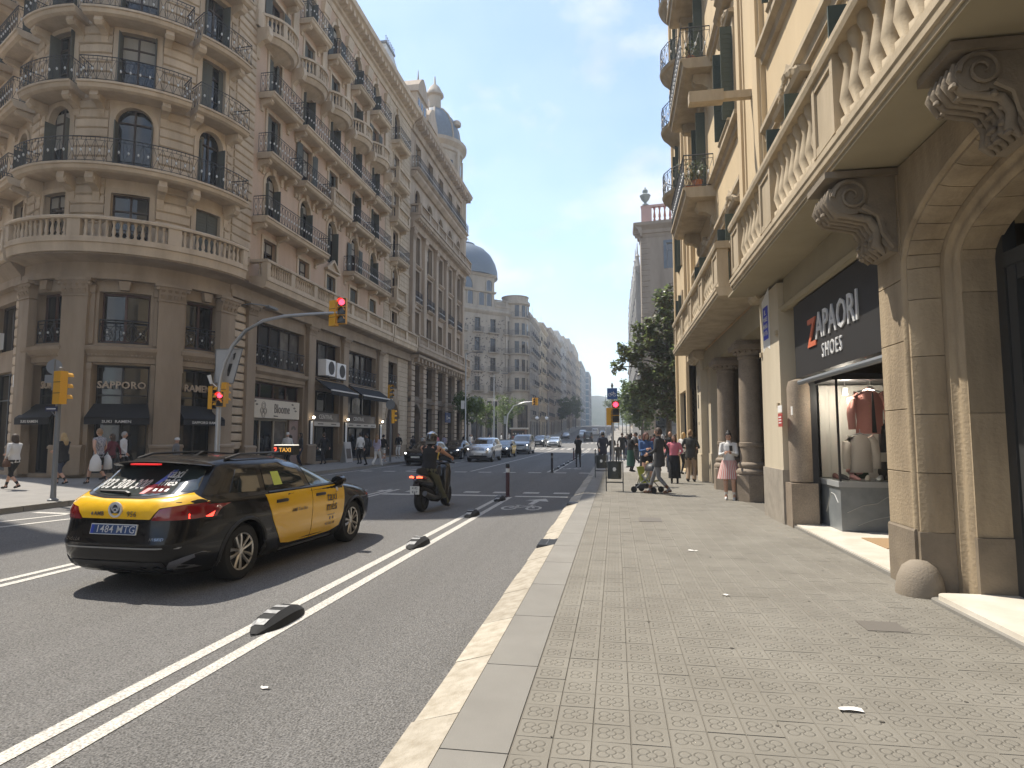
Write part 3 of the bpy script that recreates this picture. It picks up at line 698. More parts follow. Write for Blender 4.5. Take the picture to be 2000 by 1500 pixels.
# ---------------------------------------------------------------- second building of the left row (domed corner turret)
SB = thing('domed_building', 'rosy stone block with giant pilasters and a small blue domed corner turret on the roof', 'building', (-17.2, 60, 0))
F2 = Fr(SB, (-17.2, 0, 0), pi/2); F2.S = STONE2
Y0, Y1 = 50.3, 68.9
roofbox(SB, [(-17.9, Y0), (-17.9, Y1-1), (-36, Y1-1), (-36, Y0)], .3, 29.5, STONE2, 'light_block_core')
bx = [52.2, 56.0, 59.7, 63.3, 66.9]
op = []
for i, (z, h) in enumerate(((9.5, 3.0), (13.3, 2.9), (16.8, 2.5), (20.9, 2.6), (25.0, 2.6))):
    for b in bx: op.append((b-.75, b+.75, z, z+h, i == 3, 1.5, h, i, b))
wall(F2, Y0, Y1, 9.2, 29, op, STONE2, .4)
for a, b, c, d, arch, w, h, i, bb in op: window(F2, bb, c, w, h, arch, None, hood={0: 'ped' if bb == bx[0] else None, 1: 'cornice'}.get(i), rows=1, pane=RND.choice([GLASS, GLASS, GLASSL]), depth=.36)
wall(F2, Y0, Y1, 0, 9.2, [(50.9, 53.5, .2, 4.4)]+[(b-1.4, b+1.4, .2, 4.2) for b in bx[1:]]+[(b-1.2, b+1.2, 5.1, 7.8) for b in bx], STONED2, .5)
for b in bx:
    glazing(F2, b-1.4 if b > 53 else 50.9, b+1.4 if b > 53 else 53.5, .2, 4.4 if b < 53 else 4.2, 2, BLACKP, -.46, rows=1, pane=GLASS); glazing(F2, b-1.2, b+1.2, 5.1, 7.8, 3, WOOD, -.46, pane=GLASS)
mb = MB(); mb.ring(52.2, 3.1, 1.28, 1.6, -.1, .12, n=12); mb.spandrel(50.9, 53.5, 3.1, 4.4, 1.279, -.4, -.01, 12); F2.put('door_arch', mb, STONED2)
mb = F2.mb(); z = .6
while z < 7.9:
    for b in [50.75]+[(p+q)/2 for p, q in zip(bx, bx[1:])]+[68.5]: mb.mould(b-.45, b+.45, [(-.01, z+.02), (.3, z+.02), (.33, z+.06), (.33, z+.38), (.3, z+.41), (-.01, z+.41)])
    z += .44
F2.put('stone_courses', mb, STONE2, kind='stuff')
cornice(F2, Y0, Y1+.3, 4.5, [(0, 0), (.2, .05), (.3, .3), (0, .4)], STONED2, name='string_course')
cornice(F2, Y0+.05, Y1+.4, 7.9, [(0, 0), (.35, 0), (.4, .3), (.9, .42), (.95, .6), (0, .6)], dent=(1.0, .3, .8, .02, .4))
balc(F2, Y0+.1, Y1+.3, 9.3, .95, 'stone', h=.95, cons=0, th=.5)
for i, b in enumerate([50.75]+[(p+q)/2 for p, q in zip(bx, bx[1:])]+[68.5]): columnish(F2, b, 9.4, 19.6, .75, .3, STONE2, cap=1.0, base=.9)
cornice(F2, Y0, Y1+.5, 19.6, [(0, 0), (.3, 0), (.36, .5), (.9, .75), (.95, .95), (0, 1.0)], dent=(.5, .24, .8, .52, .74))
balc(F2, Y0+.1, Y1+.5, 20.75, 1.0, 'stone', h=.9, cons=0, th=.1)
cornice(F2, Y0, Y1+.4, 24.1, [(0, 0), (.2, 0), (.5, .3), (.55, .5), (0, .55)]); balc(F2, Y0+.1, Y1+.3, 24.95, .7, 'iron', cons=0, th=.2)
for b in bx[:]: balc(F2, b-1, b+1, 13.25, .35, 'iron', cons=0, th=.2)
cornice(F2, Y0, Y1+.6, 28.3, [(-.5, 0), (.2, 0), (.3, .5), (1.0, .9), (1.1, 1.2), (.9, 1.35), (-.5, 1.35)], dent=(.8, .3, .9, .45, .85))
# attic gable beside the pavilion roof
SLATE = M('slate_blue', (.13, .16, .19), .55, col2=(.10, .125, .155), nscale=3)
for y, hh in ((53.2, 0), (56.4, -1.2)):
    mb = F2.mb(); mb.box(y-1.45, y+1.45, -2.2, .0, 29.66, 32.6+hh); mb.prism([(y-1.6, 32.61+hh), (y+1.6, 32.61+hh), (y+1.4, 33.3+hh), (y+.6, 34.2+hh), (y, 34.5+hh), (y-.6, 34.2+hh), (y-1.4, 33.3+hh)], -2, .15)
    o = F2.put('dormer', mb, STONE2)
    for u in (-.85, 0, .85):
        m_ = MB(); m_.box(y+u-.27, y+u+.27, .002, .02, 30.0, 32.2+hh); m_.build('pane', GLASS, o)
    mb = MB(); mb.tube([(y, .4, 34.4+hh), (y, .4, 35.5+hh)], [.1, .02], 6); mb.build('finial', STONE2, o)
# turret
DC = (-20.2, 67.2)
FD = Fr(SB, (DC[0], DC[1], 0), radians(50), 3.1); FD.S = STONE2
mb = MB(); mb.lathe([(3.1, 29), (3.1, 33.4), (3.3, 33.5), (3.3, 33.9), (3.75, 34.3), (3.75, 34.7), (3.2, 34.8)], 28); o = FD.put('turret', mb, STONE3, smooth=40)
for i in range(8):
    m_ = MB(3.1); u = i*2*pi/8*3.1; m_.box(u-.45, u+.45, .0, .03, 30.4, 32.4); m_.build('pane', GLASS, o)
    m_ = MB(3.1); u += pi/8*3.1; m_.box(u-.2, u+.2, 0, .28, 29.7, 33.4); m_.build('pilaster', STONE3, o)
mb = MB(); mb.lathe([(3.0, 34.8), (2.98, 35.6), (2.75, 36.8), (2.2, 38.0), (1.35, 38.95), (.9, 39.25)], 32); dm = mb.build('dome', SLATE, o, 40)
mb = MB()
for i in range(8):
    a = i*pi/4+.2; mb.tube([(r*cos(a), r*sin(a), z) for r, z in ((3.03, 34.8), (3.0, 35.6), (2.78, 36.8), (2.22, 38.05), (1.37, 39.0), (.92, 39.3))], .11, 5)
    a += pi/8; mb.lathe([(.5, -.1), (.5, .3), (.35, .5)], 8, (2.75*cos(a), 2.75*sin(a), 37.1)) if i % 2 == 0 else None
mb.build('dome_ribs', STONE3, dm)['kind'] = 'stuff'
mb = MB(); mb.lathe([(.9, 39.2), (.95, 39.4), (.75, 39.5), (.72, 40.9), (1.05, 41.0), (1.05, 41.2), (.85, 41.5), (.55, 42.1), (.15, 42.5), (.06, 43.4), (0, 43.5)], 14); mb.build('lantern', STONE3, o, 40)
mb = MB(); mb.lathe([(0, 6.6), (.5, 7.2), (1.0, 8.6), (1.2, 9.2)], 14, (-17.3+17.2, Y1+.2-60, 0)); mb.build('corner_bartizan', STONE2, SB); mb = MB(); mb.lathe([(.9, 20), (.9, 29)], 14, (-17.6+17.2, Y1-.3-60, 0)); mb.build('corner_shaft', STONE2, SB)
# ---------------------------------------------------------------- generic street block
def block(name, label, o, rot, u0, u1, z0, zt, nb, floors, S, zg=4.6, ww=1.1, bal=.7, par=True, seed=1, top='cornice', shut=None, group=None, kids=True, G=None, loc=None, deep=14):
    r = random.Random(seed); t = thing(name, label, 'building', loc or (o[0], o[1], z0), 0, group)
    fr = Fr(t, (o[0], o[1], 0), rot); fr.S = S; s = (u1-u0)/nb; fh = (zt-z0-zg-1.0)/floors
    op = []
    for i in range(floors):
        z = z0+zg+.35+i*fh
        for b in range(nb): c = u0+s*(b+.5); op.append((c-ww/2, c+ww/2, z, z+fh*.72, c, i, b))
    gop = [(u0+s*b+.5, u0+s*(b+1)-.5, z0+.15, z0+zg-.9) for b in range(nb)]
    wall(fr, u0, u1, z0-1.5, zt-.6, op+gop, S, .3)
    for a, b, c, d, cc, i, bb in op:
        key = ('fw', fh)
        def mk():
            mb = fr.mb(); h = fh*.72; w = ww; mb.box(-w/2-.12, -w/2, -.04, .05, 0, h); mb.box(w/2, w/2+.12, -.04, .05, 0, h); mb.box(-w/2-.16, w/2+.16, -.04, .08, h, h+.16)
            ob = mb.build('window', S); g = MB(); g.box(-w/2, w/2, -.3, -.27, 0, h); g.build('pane', GLASS, ob)
            g = MB(); g.box(-.04, .04, -.27, -.24, 0, h); g.box(-w/2, w/2, -.27, -.24, h*.7, h*.7+.07); g.box(-w/2, -w/2+.06, -.27, -.24, 0, h); g.box(w/2-.06, w/2, -.27, -.24, 0, h); g.build('frame', r.choice([WOOD, SHUT]), ob)
            return ob
        fr.cached(key, mk, cc, c)
        if r.random() < bal:
            def mkb():
                mb = fr.mb(); mb.mould(-ww*.95, ww*.95, [(-.02, -.22), (.5, -.2), (.6, -.08), (.6, 0), (-.02, 0)]); ob = mb.build('balcony', S); g = MB()
                for zz in (.95, .1): g.box(-ww*.93, ww*.93, .54, .57, zz-.03, zz)
                for k in range(12): u = -ww*.93+ww*1.86*k/11; g.box(u-.015, u+.015, .545, .565, .1, .95)
                for sg in (-1, 1): g.box(sg*ww*.93-.015, sg*ww*.93+.015, 0, .56, .9, .95); g.box(sg*ww*.93-.015, sg*ww*.93+.015, .25, .28, .1, .95)
                g.build('railing', IRON, ob); return ob
            fr.cached(('fb', fh), mkb, cc, c-.02)
    for a, b, c, d in gop:
        mb = fr.mb(); mb.box(a, b, -.28, -.24, c, d); o_ = fr.put('shopfront', mb, GLASS); g = MB(); g.box(a, b, -.238, -.1, d-.7, d-.05); g.box(a, a+.12, -.238, -.15, c, d-.7); g.box(b-.12, b, -.238, -.15, c, d-.7); g.box((a+b)/2-.06, (a+b)/2+.06, -.238, -.15, c, d-.7); g.build('frame', r.choice([WOOD, BLACKP, GREYP, CREAM]), o_)
    cornice(fr, u0, u1, z0+zg-.4, [(0, 0), (.2, .05), (.35, .3), (0, .38)])
    cornice(fr, u0, u1, zt-.9, [(-.3, 0), (.1, 0), (.55, .5), (.6, .75), (.5, .9), (-.3, .9)])
    if top == 'parapet': mb = fr.mb(); mb.box(u0+.2, u1-.2, -.4, -.1, zt+.002, zt+.9); fr.put('parapet', mb, S)
    if top == 'attic': mb = fr.mb(); mb.box(u0+1.5, u1-1.5, -6, -2.2, zt, zt+2.8); mb.box(u0+3, u0+4, -4, -3, zt+2.8, zt+4.6); fr.put('attic', mb, S)
    for i in range(3):
        u = u0+(u1-u0)*(.2+.3*i)+r.uniform(-1, 1); hh = r.uniform(1.0, 2.4); mb = fr.mb(); mb.box(u-.4, u+.4, -3.2, -2.4, zt-.4, zt+hh); mb.box(u-.5, u+.5, -3.3, -2.3, zt+hh, zt+hh+.18); fr.put('chimney', mb, S)
        if i != 1: mb = fr.mb(); v_ = u+r.uniform(1, 2); mb.tube([(v_, 2, zt-.4), (v_, 2, zt+r.uniform(2.5, 4.5))], .03, 4); mb.tube([(v_-.5, 2, zt+2.1), (v_+.5, 2, zt+2.2)], .02, 4); fr.put('roof_aerial', mb, GREYP)
    c, s_ = cos(rot), sin(rot); q = lambda u, w: (o[0]+u*c+w*s_, o[1]+u*s_-w*c)
    roofbox(t, [q(u0+.02, -.75), q(u1-.02, -.75), q(u1-.02, -deep), q(u0+.02, -deep)], z0-1.4, zt-.4, S, 'light_block_core')
    return t, fr
# ---------------------------------------------------------------- third building: chamfered corner with mosaic flowers and a slate dome
KY = 127.0; zb = GZ(118)
o3 = (-17.2, KY); s45 = pi/4
T3, F3 = block('mosaic_building', 'weathered corner block across the side street with dark slate dome and studded mosaic walls', o3, s45, -22, -.05, zb, 26.6, 6, 4, STONE3, zg=9.4, ww=1.3, bal=1., seed=4, loc=(-24, 119, zb))
fl = F3
mb = MB(); r = random.Random(9)
TESS = M('dark_tile_flower', (.10, .085, .075), .5)
for i in range(330):
    u = r.uniform(-21, -6.5); z = r.uniform(11.2, 25)
    s = r.uniform(.09, .17); mb.lathe([(0, -.06), (s, -.02), (s*.7, .05), (0, .09)], 6, (0, 0, 0)); 
    k = 4*6; vs = mb.v[-k:]; mb.v[-k:] = [(u+a, -.03-c, z+b) for a, b, c in vs]
fl.put('mosaic_flowers', mb, TESS, kind='stuff')
mb = F3.mb()
for u in (-6.0, -4.2, -.6): mb.box(u-.25, u+.25, 0, .22, 10.4, 26)
fl.put('pilaster', mb, STONE3)
wall(F3, -22, -8.9, 26.6, 33.2, [], STONE3)
for z0, h, us, w in ((27.4, 2.7, (-18.6, -16.6, -14.6, -12.0, -10.2), 1.2), (30.6, 1.9, (-15.8,), 3.4), (30.4, 2.2, (-10.2,), 1.3)):
    for u in us:
        mb = F3.mb(); a = w/2; hs = h-a if w < 2 else h-a*.75
        mb.box(u-a-.18, u-a, 0, .14, z0, z0+hs); mb.box(u+a, u+a+.18, 0, .14, z0, z0+hs); mb.ring(u, z0+hs, a, a+.2, 0, .16, n=10)
        o = fl.put('window', mb, STONE3); g = MB(); g.box(u-a, u+a, .001, .04, z0, z0+hs); g.prism([(u+a*cos(t*pi/8), z0+hs+a*sin(t*pi/8)) for t in range(9)], .001, .04); g.build('pane', M('sky_lit_glass', (.05, .06, .075), .05, spec=1.), o)
        g = MB(); g.box(u-.05, u+.05, .041, .07, z0, z0+hs+a*.95); g.box(u-a, u+a, .041, .07, z0+hs*.6, z0+hs*.6+.08); g.build('frame', IRON, o)
cornice(F3, -22, -8.7, 29.9, [(0, 0), (.4, .1), (.5, .4), (0, .5)]); cornice(F3, -22, -8.7, 33.2, [(-.5, 0), (.2, 0), (.5, .3), (.5, .5), (-.5, .6)])
roofbox(T3, [(-17.2+u*.7071-w*.7071, KY+u*.7071+w*.7071) for u, w in ((-22, .7), (-8.9, .7), (-8.9, 12), (-22, 12))], 20, 33.4, STONE3, 'light_block_core')
mb = MB(); mb.lathe([(7.0, 0), (6.95, 1.2), (6.5, 2.9), (5.6, 4.6), (4.3, 5.9), (2.6, 6.75), (2.2, 6.9)], 36, sx=1., sy=1.); mb.lathe([(2.3, 6.8), (2.3, 7.2), (0, 7.25)], 20); d = fl.put('dome', mb, SLATE, -12.6, 33.7, -5.8, smooth=40)
mb = MB(); mb.tube([(0, 0, 7.2), (0, 0, 12)], .06, 5); mb.tube([(1.2, 0, 7.2), (1.2, 0, 8.6)], .04, 4); mb.tube([(-1.2, 0, 7.2), (-1.2, 0, 8.6)], .04, 4); mb.tube([(-1.3, 0, 8.5), (1.3, 0, 8.5)], .03, 4); mb.build('mast', GREYP, d)
balc(F3, -8.8, -.3, 27.6, .2, 'stone', S=STONE3, h=1.3, cons=0)
wall(F3, -8.9, -4, 26.6, 28.6, [], STONE3)
FT3 = Fr(T3, (-17.2-2.9, KY-1.2, 0), radians(50), 2.6); FT3.S = STONE3
fb = FT3.mb(); fb.lathe([(2.6, 8.0), (2.6, 28.2), (3.1, 28.5), (3.1, 29), (2.7, 29.1), (2.7, 30), (2.85, 30.05), (2.85, 30.2), (0, 30.25)], 24); tt = FT3.put('bay', fb, STONE3, smooth=40)
for i in range(5):
    z = 11+i*3.7
    for u in (-1.5, 0, 1.5): m_ = MB(2.6); m_.box(u-.45, u+.45, .005, .03, z, z+2.4); m_.build('pane', GLASS, tt)
    m_ = MB(2.6); m_.mould(-2.6, 2.6, [(0, z-.3), (.4, z-.3), (.45, z-.05), (0, z-.05)]); m_.build('balcony_slab', STONE3, tt)
    m_ = MB(2.6); m_.mould(-2.6, 2.6, [(.38, z+.85), (.42, z+.85), (.42, z+.9), (.38, z+.9)]); [m_.box(u*.3-.015, u*.3+.015, .39, .41, z-.05, z+.85) for u in range(-8, 9)]; m_.build('railing', IRON, tt)
# ---------------------------------------------------------------- far left row
SF = [M('far_stone_%s' % n, c, .9, col2=tuple(x*.8 for x in c), nscale=.5) for n, c in (('buff', (.46, .40, .32)), ('grey', (.40, .37, .33)), ('cream', (.56, .48, .36)), ('brown', (.36, .30, .24)), ('white', (.55, .53, .49)))]
y = KY; 
LABS = ['grey stone block joining the mosaic corner building, rows of iron balconies', 'cream block with a pale attic box, beyond the grey balcony block', 'brown weathered block, third beyond the mosaic corner building', 'buff block with small balconies, fourth beyond the mosaic corner', 'white faced block, fifth beyond the mosaic corner', 'buff far block with an attic, sixth beyond the mosaic corner', 'grey distant block, seventh beyond the mosaic corner', 'cream distant block near the end of the left row']
for i, (ln, top, st, nb, tp) in enumerate(((15, 26.5, 1, 5, 'parapet'), (17, 28.0, 2, 5, 'attic'), (20, 29.5, 3, 6, 'cornice'), (22, 31, 0, 6, 'parapet'), (24, 33, 4, 6, 'cornice'), (26, 34, 0, 6, 'attic'), (30, 36, 1, 6, 'cornice'), (36, 37.5, 2, 7, 'parapet'))):
    block('apartment_block', LABS[i], (-17.2, 0), pi/2, y+.02, y+ln-.02, GZ(y+ln/2), top, nb, 6, SF[st], seed=20+i, top=tp, bal=.8, group='blocks of the far left row', loc=(-17.2, y+ln/2, GZ(y+ln/2)))
    y += ln
GB = M('glass_blue', (.10, .16, .20), .12, spec=.8)
def office(x0, x1, y0, y1, z0, z1, nf, nb, lab):
    t = thing('office_block', lab, 'building', ((x0+x1)/2, y0, z0)); mb = MB(); mb.box(x0-t.location.x, x1-t.location.x, 0, y0-y1, -1, z1-z0); mb.build('wall', GB, t)
    for i in range(nf+1): mb = MB(); z = (z1-z0)*i/nf; mb.box(x0-t.location.x-.1, x1-t.location.x+.1, .12, y0-y1, z-.3, z+.25); mb.build('floor_band', SF[4], t)
    mb = MB()
    for i in range(nb+1): u = x0+(x1-x0)*i/nb-t.location.x; mb.box(u-.12, u+.12, .01, .1, 0, z1-z0)
    for i in range(12): v = (y1-y0)*i/11; mb.box(x1-t.location.x, x1-t.location.x+.1, -v-.15, -v+.15, 0, z1-z0)
    mb.build('mullions', SF[1], t)['kind'] = 'stuff'
    mb = MB(); w = (x1-x0)*.3; mb.box(-w/2, w/2, -8, -3, z1-z0+.25, z1-z0+3.4); mb.box(-w*.7, w*.7, -9, -2, z1-z0+3.4, z1-z0+4); mb.build('plant_room', SF[1], t); return t
office(-38, -18.5, 352, 400, GZ(352), 44, 9, 6, 'blue glass office block with rooftop plant room at the far end of the street')
office(-30, -17.5, 430, 470, GZ(430), 46, 9, 5, 'slim glass and stone block just beyond the blue glass offices')
# ---------------------------------------------------------------- near left block out of frame, added to throw shade over the bus lane
block('added_shade_block', 'unseen stone apartment block at far left, added to shade the bus lane', (-25.5, 0), pi/2, -24, 17.5, 0, 30.5, 8, 5, STONE, seed=3, bal=.4, loc=(-25.5, 0, 0))
# ---------------------------------------------------------------- right: tower house beyond the cross street
TY = 68
TW = thing('tower_house', 'brownish chamfered stone house with a pink roof balustrade and a big urn', 'building', (5, TY+2, .1))
FTw = Fr(TW, (3.02, TY, 0), radians(-8)); FTw.S = STONE3
STT = M('tower_stone', (.34, .275, .21), .85, col2=(.25, .20, .15), nscale=.7, bump=.2, bscale=12, streak=True); FTw.S = STT
top = [(2.7, 4.0, 19.6, 22.4)]
wall(FTw, 0, 16, -.5, 24, top+[(6.5, 7.8, 19.6, 22.4)]+[(u, u+1.3, z, z+2.4) for u in (1.6, 4.6, 7.6) for z in (6, 10, 14.5)]+[(1.2, 4.2, .2, 3.8), (5, 8, .2, 3.8)], STT)
for a, b, c, d in top+[(6.5, 7.8, 19.6, 22.4)]: window(FTw, (a+b)/2, c, b-a, d-c, cas=.3, F=GREYP, pane=M('sky_lit_glass', (.05, .06, .075), .05), S=SLATE)
for u in (1.6, 4.6, 7.6):
    for z in (6, 10, 14.5): window(FTw, u+.65, z, 1.3, 2.4, cas=.25)
for u in (4.6, 7.6): balc(FTw, u-.6, u+1.9, 17.0, .9, 'stone'); balc(FTw, u-.6, u+1.9, 9.95, .9, 'iron')
glazing(FTw, 1.2, 4.2, .2, 3.8, 2, BLACKP, -.28, rows=1); glazing(FTw, 5, 8, .2, 3.8, 2, BLACKP, -.28, rows=1)
z = 4.5
while z < 23:
    for u, w in ((.35, .7 if int(z/.6) % 2 else .95),): course(FTw, u+(w-.7)/2, z, w, .58, .05)
    z += .6
FT2 = Fr(TW, (3.02, TY, 0), radians(-90)); FT2.S = STT
wall(FT2, -2.6, 0, -.5, 24, [], STT)
for fr, a, b in ((FTw, -.6, 16), (FT2, -2.6, .6)):
    cornice(fr, a, b, 23.2, [(-.1, 0), (.05, 0), (.1, .35), (.25, .4), (.3, .75), (.75, 1.2), (.8, 1.5), (-.1, 1.55)])
PINK = M('pink_balustrade', (.52, .33, .28), .8); mb = FTw.mb(); mb.box(.1, 1.2, -.3, .1, 24.76, 26.5); mb.box(1.2, 16, -.25, .05, 24.76, 24.95); mb.box(.05, 16, -.32, .12, 26.502, 26.75)
pb = FTw.put('roof_balustrade', mb, PINK)
BP = baluster(1.54, M('red_baluster', (.42, .16, .12), .8))
for i in range(22): l, a = FTw.loc(1.5+i*.55, 24.95, -.1); o = link('baluster', BP, pb, (1.5+i*.55, .1, 24.95)); o.scale = (1.9, 1.9, 1)
mb = MB(); mb.lathe([(.35, 0), (.35, .15), (.14, .25), (.16, .4), (.42, .7), (.6, 1.15), (.5, 1.25), (.18, 1.35), (.3, 1.55), (.28, 1.75), (.12, 1.9), (.05, 2.1), (0, 2.12)], 16); FTw.put('urn', mb, M('grey_green_stone', (.28, .31, .29), .8), .55, 26.75, -.1, smooth=40)
roofbox(TW, [(3.7, TY+1), (18, TY-1), (18, TY+4), (3.7, TY+2.4)], 0, 24.3, STT, 'light_block_core')
# spiky neo-gothic block further on, then the far right row
GT, FG = block('pinnacled_house', 'pale neo gothic house front bristling with stone pinnacles, right of the street', (3.05, 0), -pi/2, -112, -71.2, GZ(90), 21, 11, 5, SF[4], seed=8, bal=1., loc=(3.05, 92, GZ(90)))
for i in range(14):
    u = -111.5+i*3.05; hh = 21.6+(i % 3)*.9-i*.12
    mb = FG.mb(); mb.box(u-.3, u+.3, .0, .55, 8, hh); x, yy, z = mb.P(u, .28, 0); mb.lathe([(.42, hh-.1), (.34, hh+.2), (.2, hh+1.2), (.3, hh+1.3), (.12, hh+1.6), (.03, hh+2.9), (0, hh+2.95)], 6, (x, yy, 0)); FG.put('pinnacle', mb, SF[4])
mb = FG.mb(); mb.prism([(-104, 20.5), (-96, 20.5), (-97, 22.5), (-98.6, 23.6), (-99, 26), (-99.4, 26), (-100, 23.6), (-102, 22.5)], -.6, -.1); FG.put('gable', mb, SF[4])
for i, (ln, top, st) in enumerate(((26, 24, 0), (30, 25.5, 2), (34, 27, 1), (40, 29, 3), (50, 31, 0))):
    y = 114+sum((26, 30, 34, 40, 50)[:i])
    block('apartment_block', ['buff block on the right just beyond the pinnacled house', 'cream block on the right, second beyond the pinnacles', 'grey block on the right half hidden by street trees', 'brown block on the right, next to last in the row', 'farthest buff block on the right of the street'][i], (6.5, 0), -pi/2, -(y+ln-.02), -y-.02, GZ(y+ln/2), top, 6, 5, SF[st], seed=50+i, bal=.5, group='blocks of the far right row', loc=(6.5, y+ln/2, GZ(y)))
# ---------------------------------------------------------------- hills and the air
mb = MB(); r = random.Random(2); n = 60; v = []; f = []
for i in range(n+1):
    x = -700+1400*i/n; h = 58+9*sin(i*.55)+6*sin(i*1.3+1)+r.uniform(-2, 2)
    v += [(x, 640, 10), (x, 720, h*.55), (x, 800, h*.8), (x, 880, h), (x, 980, h*.7)]
for i in range(n):
    for j in range(4): f.append((i*5+j, i*5+j+1, i*5+j+6, i*5+j+5))
mb.add(v, f); HILL = mb.build('hills', M('wooded_hill', (.04, .058, .035), .95, col2=(.075, .085, .055), nscale=.05), None, 60); HILL['kind'] = 'structure'
mb = MB(); mb.box(-920, 920, -1150, 90, -1.6, 72); HZ = MB(); HZ.box(-920, 920, -1150, 90, -1.6, 72)
HM = bpy.data.materials.new('haze_air'); HM.use_nodes = True; _ht = HM.node_tree; _ht.nodes.remove(_ht.nodes['Principled BSDF']); _pv = _ht.nodes.new('ShaderNodeVolumePrincipled')
_pv.inputs['Color'].default_value = (.86, .92, 1, 1); _pv.inputs['Density'].default_value = .00095; _pv.inputs['Anisotropy'].default_value = .25; _ht.links.new(_pv.outputs[0], _ht.nodes['Material Output'].inputs['Volume'])
HAZE = HZ.build('haze', HM); HAZE['kind'] = 'stuff'
# ---------------------------------------------------------------- right near building: balcony, arcade, shoe shop, portal
RB = thing('arcade_building', 'yellow house on the right with stone balustrades, shoe shop and column arcade', 'building', (3.05, 13, 0))
FR = Fr(RB, (3.05, 0, 0), -pi/2); FR.S = YTRIM
UW = -.16
FU = Fr(RB, (3.21, 0, 0), -pi/2); FU.S = YTRIM
floors = [(5.0, 2.3), (9.75, 2.6), (13.95, 2.5), (18.2, 2.4), (22.2, 2.2)]
bays = [4.3, 7.8, 11.2, 16.9, 21.9]
op = []
for i, (z, h) in enumerate(floors):
    for b in bays: op.append((-b-.6, -b+.6, z, z+h+(.3 if b == 21.9 else 0), i, b))
wall(FU, -26.6, 3, 4.5, 25.5, op, YELLOW, .3)
for a, c, z, zt, i, b in op:
    window(FU, (a+c)/2, z, 1.2, zt-z, shut='out', cas=.14, hood='carved', sm=SHUTG, rows=1, pane=GLASS)
for z, pr in ((7.62, .16), (9.3, .22), (13.5, .18), (17.75, .18), (21.9, .18)):
    for a, b in ((-13.15, 3), (-25, -15.45)): cornice(FU, a, b, z, [(0, 0), (pr*.4, .02), (pr*.5, .16), (pr, .22), (pr, .32), (0, .38)], YTRIM, name='string_course')
for i, (z, h) in enumerate(floors):
    if i in (1, 2, 3):
        for b in (7.8, 11.2, 16.9): cornice(FU, -b-.8, -b+.8, z-.16, [(0, 0), (.18, .04), (.26, .12), (.26, .15), (0, .15)], YTRIM, name='window_sill'); cornice(FU, -b-.75, -b+.75, z+h+.85, [(0, 0), (.2, .06), (.3, .2), (0, .24)], YTRIM, name='window_hood')
mb = FU.mb()
for a, b in ((-15.4, -13.2), (-26.6, -25.05)):
    mb.box(a, b, 0, .1, 4.96, 25.3); m_ = (a+b)/2; hw = (b-a)/2
    for s in (-1, 1): mb.box(m_+s*hw*.95, m_+s*hw*.62, .1, .17, 4.96, 25.3); mb.box(m_+s*hw*.5, m_+s*hw*.42, .1, .135, 5.2, 25.3)
FU.put('pilaster', mb, YELLOW)
cornice(FU, -26.6, 3, 25.2, [(-.3, 0), (.1, 0), (.2, .4), (.8, .8), (.85, 1.1), (-.3, 1.1)])
for z in (9.42, 13.68, 17.93, 22.1):
    balc(FU, -24.1, -19.75, z, 1.0, 'iron', h=1.05, cons=0, th=.34, S=YTRIM)
    for u in (-23.6, -20.3): console(FU, u, z-.34, .6, .8, .3, YTRIM)
POT = M('terracotta_pot', (.35, .14, .07), .85); LEAFP = M('pot_leaf', (.05, .085, .03), .7)
def potplant(x, y, z, h, lab, seed):
    t = thing('potted_plant', lab, 'potted plant', (x, y, z)); mb = MB(); mb.lathe([(.1, 0), (.16, .28), (.18, .3), (.15, .3), (.12, .26), (0, .26)], 10); mb.build('pot', POT, t)
    r = random.Random(seed); mb = MB(); lf = MB()
    for i in range(9):
        a = r.uniform(0, 6.3); p = [Vector((0, 0, .26))]; d = Vector((cos(a)*.35, sin(a)*.35, 1)).normalized()
        for k in range(4): p.append(p[-1]+d*h*.25); d = (d+Vector((r.gauss(0, .3), r.gauss(0, .3), .1))).normalized()
        mb.tube(p, [.012, .01, .008, .006, .004], 4)
        for q in p[2:]:
            for k in range(5): v = q+Vector((r.gauss(0, .07), r.gauss(0, .07), r.gauss(0, .06))); e = Vector((r.gauss(0, 1), r.gauss(0, 1), r.gauss(0, .5))).normalized()*.05; f = e.orthogonal().normalized()*.025; lf.quad(v-e, v+f, v+e, v-f)
    mb.build('stems', M('twig', (.13, .10, .06), .9), t); lf.build('leaves', LEAFP, t)['kind'] = 'stuff'
potplant(2.5, 20.6, 9.43, .9, 'twiggy potted shrub poking above the lower iron balcony on the yellow house', 3); potplant(2.7, 20.1, 9.43, .6, 'low leafy potted plant at the wall end of the same iron balcony', 5); potplant(2.6, 20.3, 13.69, .5, 'small potted plant on the upper iron balcony of the yellow house', 7)
# arm of a projecting street lamp
mb = MB(); mb.box(-14.2, -14.05, -.1, 1.15, 9.15, 9.32); mb.box(-14.25, -14.0, .55, 1.3, 9.1, 9.36); FR.put('facade_lamp', mb, YTRIM)
# roof body, a solid core added to block light
roofbox(RB, [(3.9, -3), (16, -3), (16, 26.5), (3.9, 26.5)], 4.6, 25.6, YELLOW, 'light_block_core'); 
mb = MB(); mb.box(-26.6, -24.0, -14, -.3, 0, 4.6); mb.box(-13.3, 3, -14, -2.8, .0, 4.55); mb.box(-24, -13.3, -14, -2.6, 0, 4.55); mb.box(-8.02, -7.8, -2.8, -.5, .0, 4.0); mb.box(-12.4, -12.1, -2.8, -.4, .0, 4.5); FR.put('inner_wall', mb, M('shaded_inner_render', (.20, .165, .12), .9))
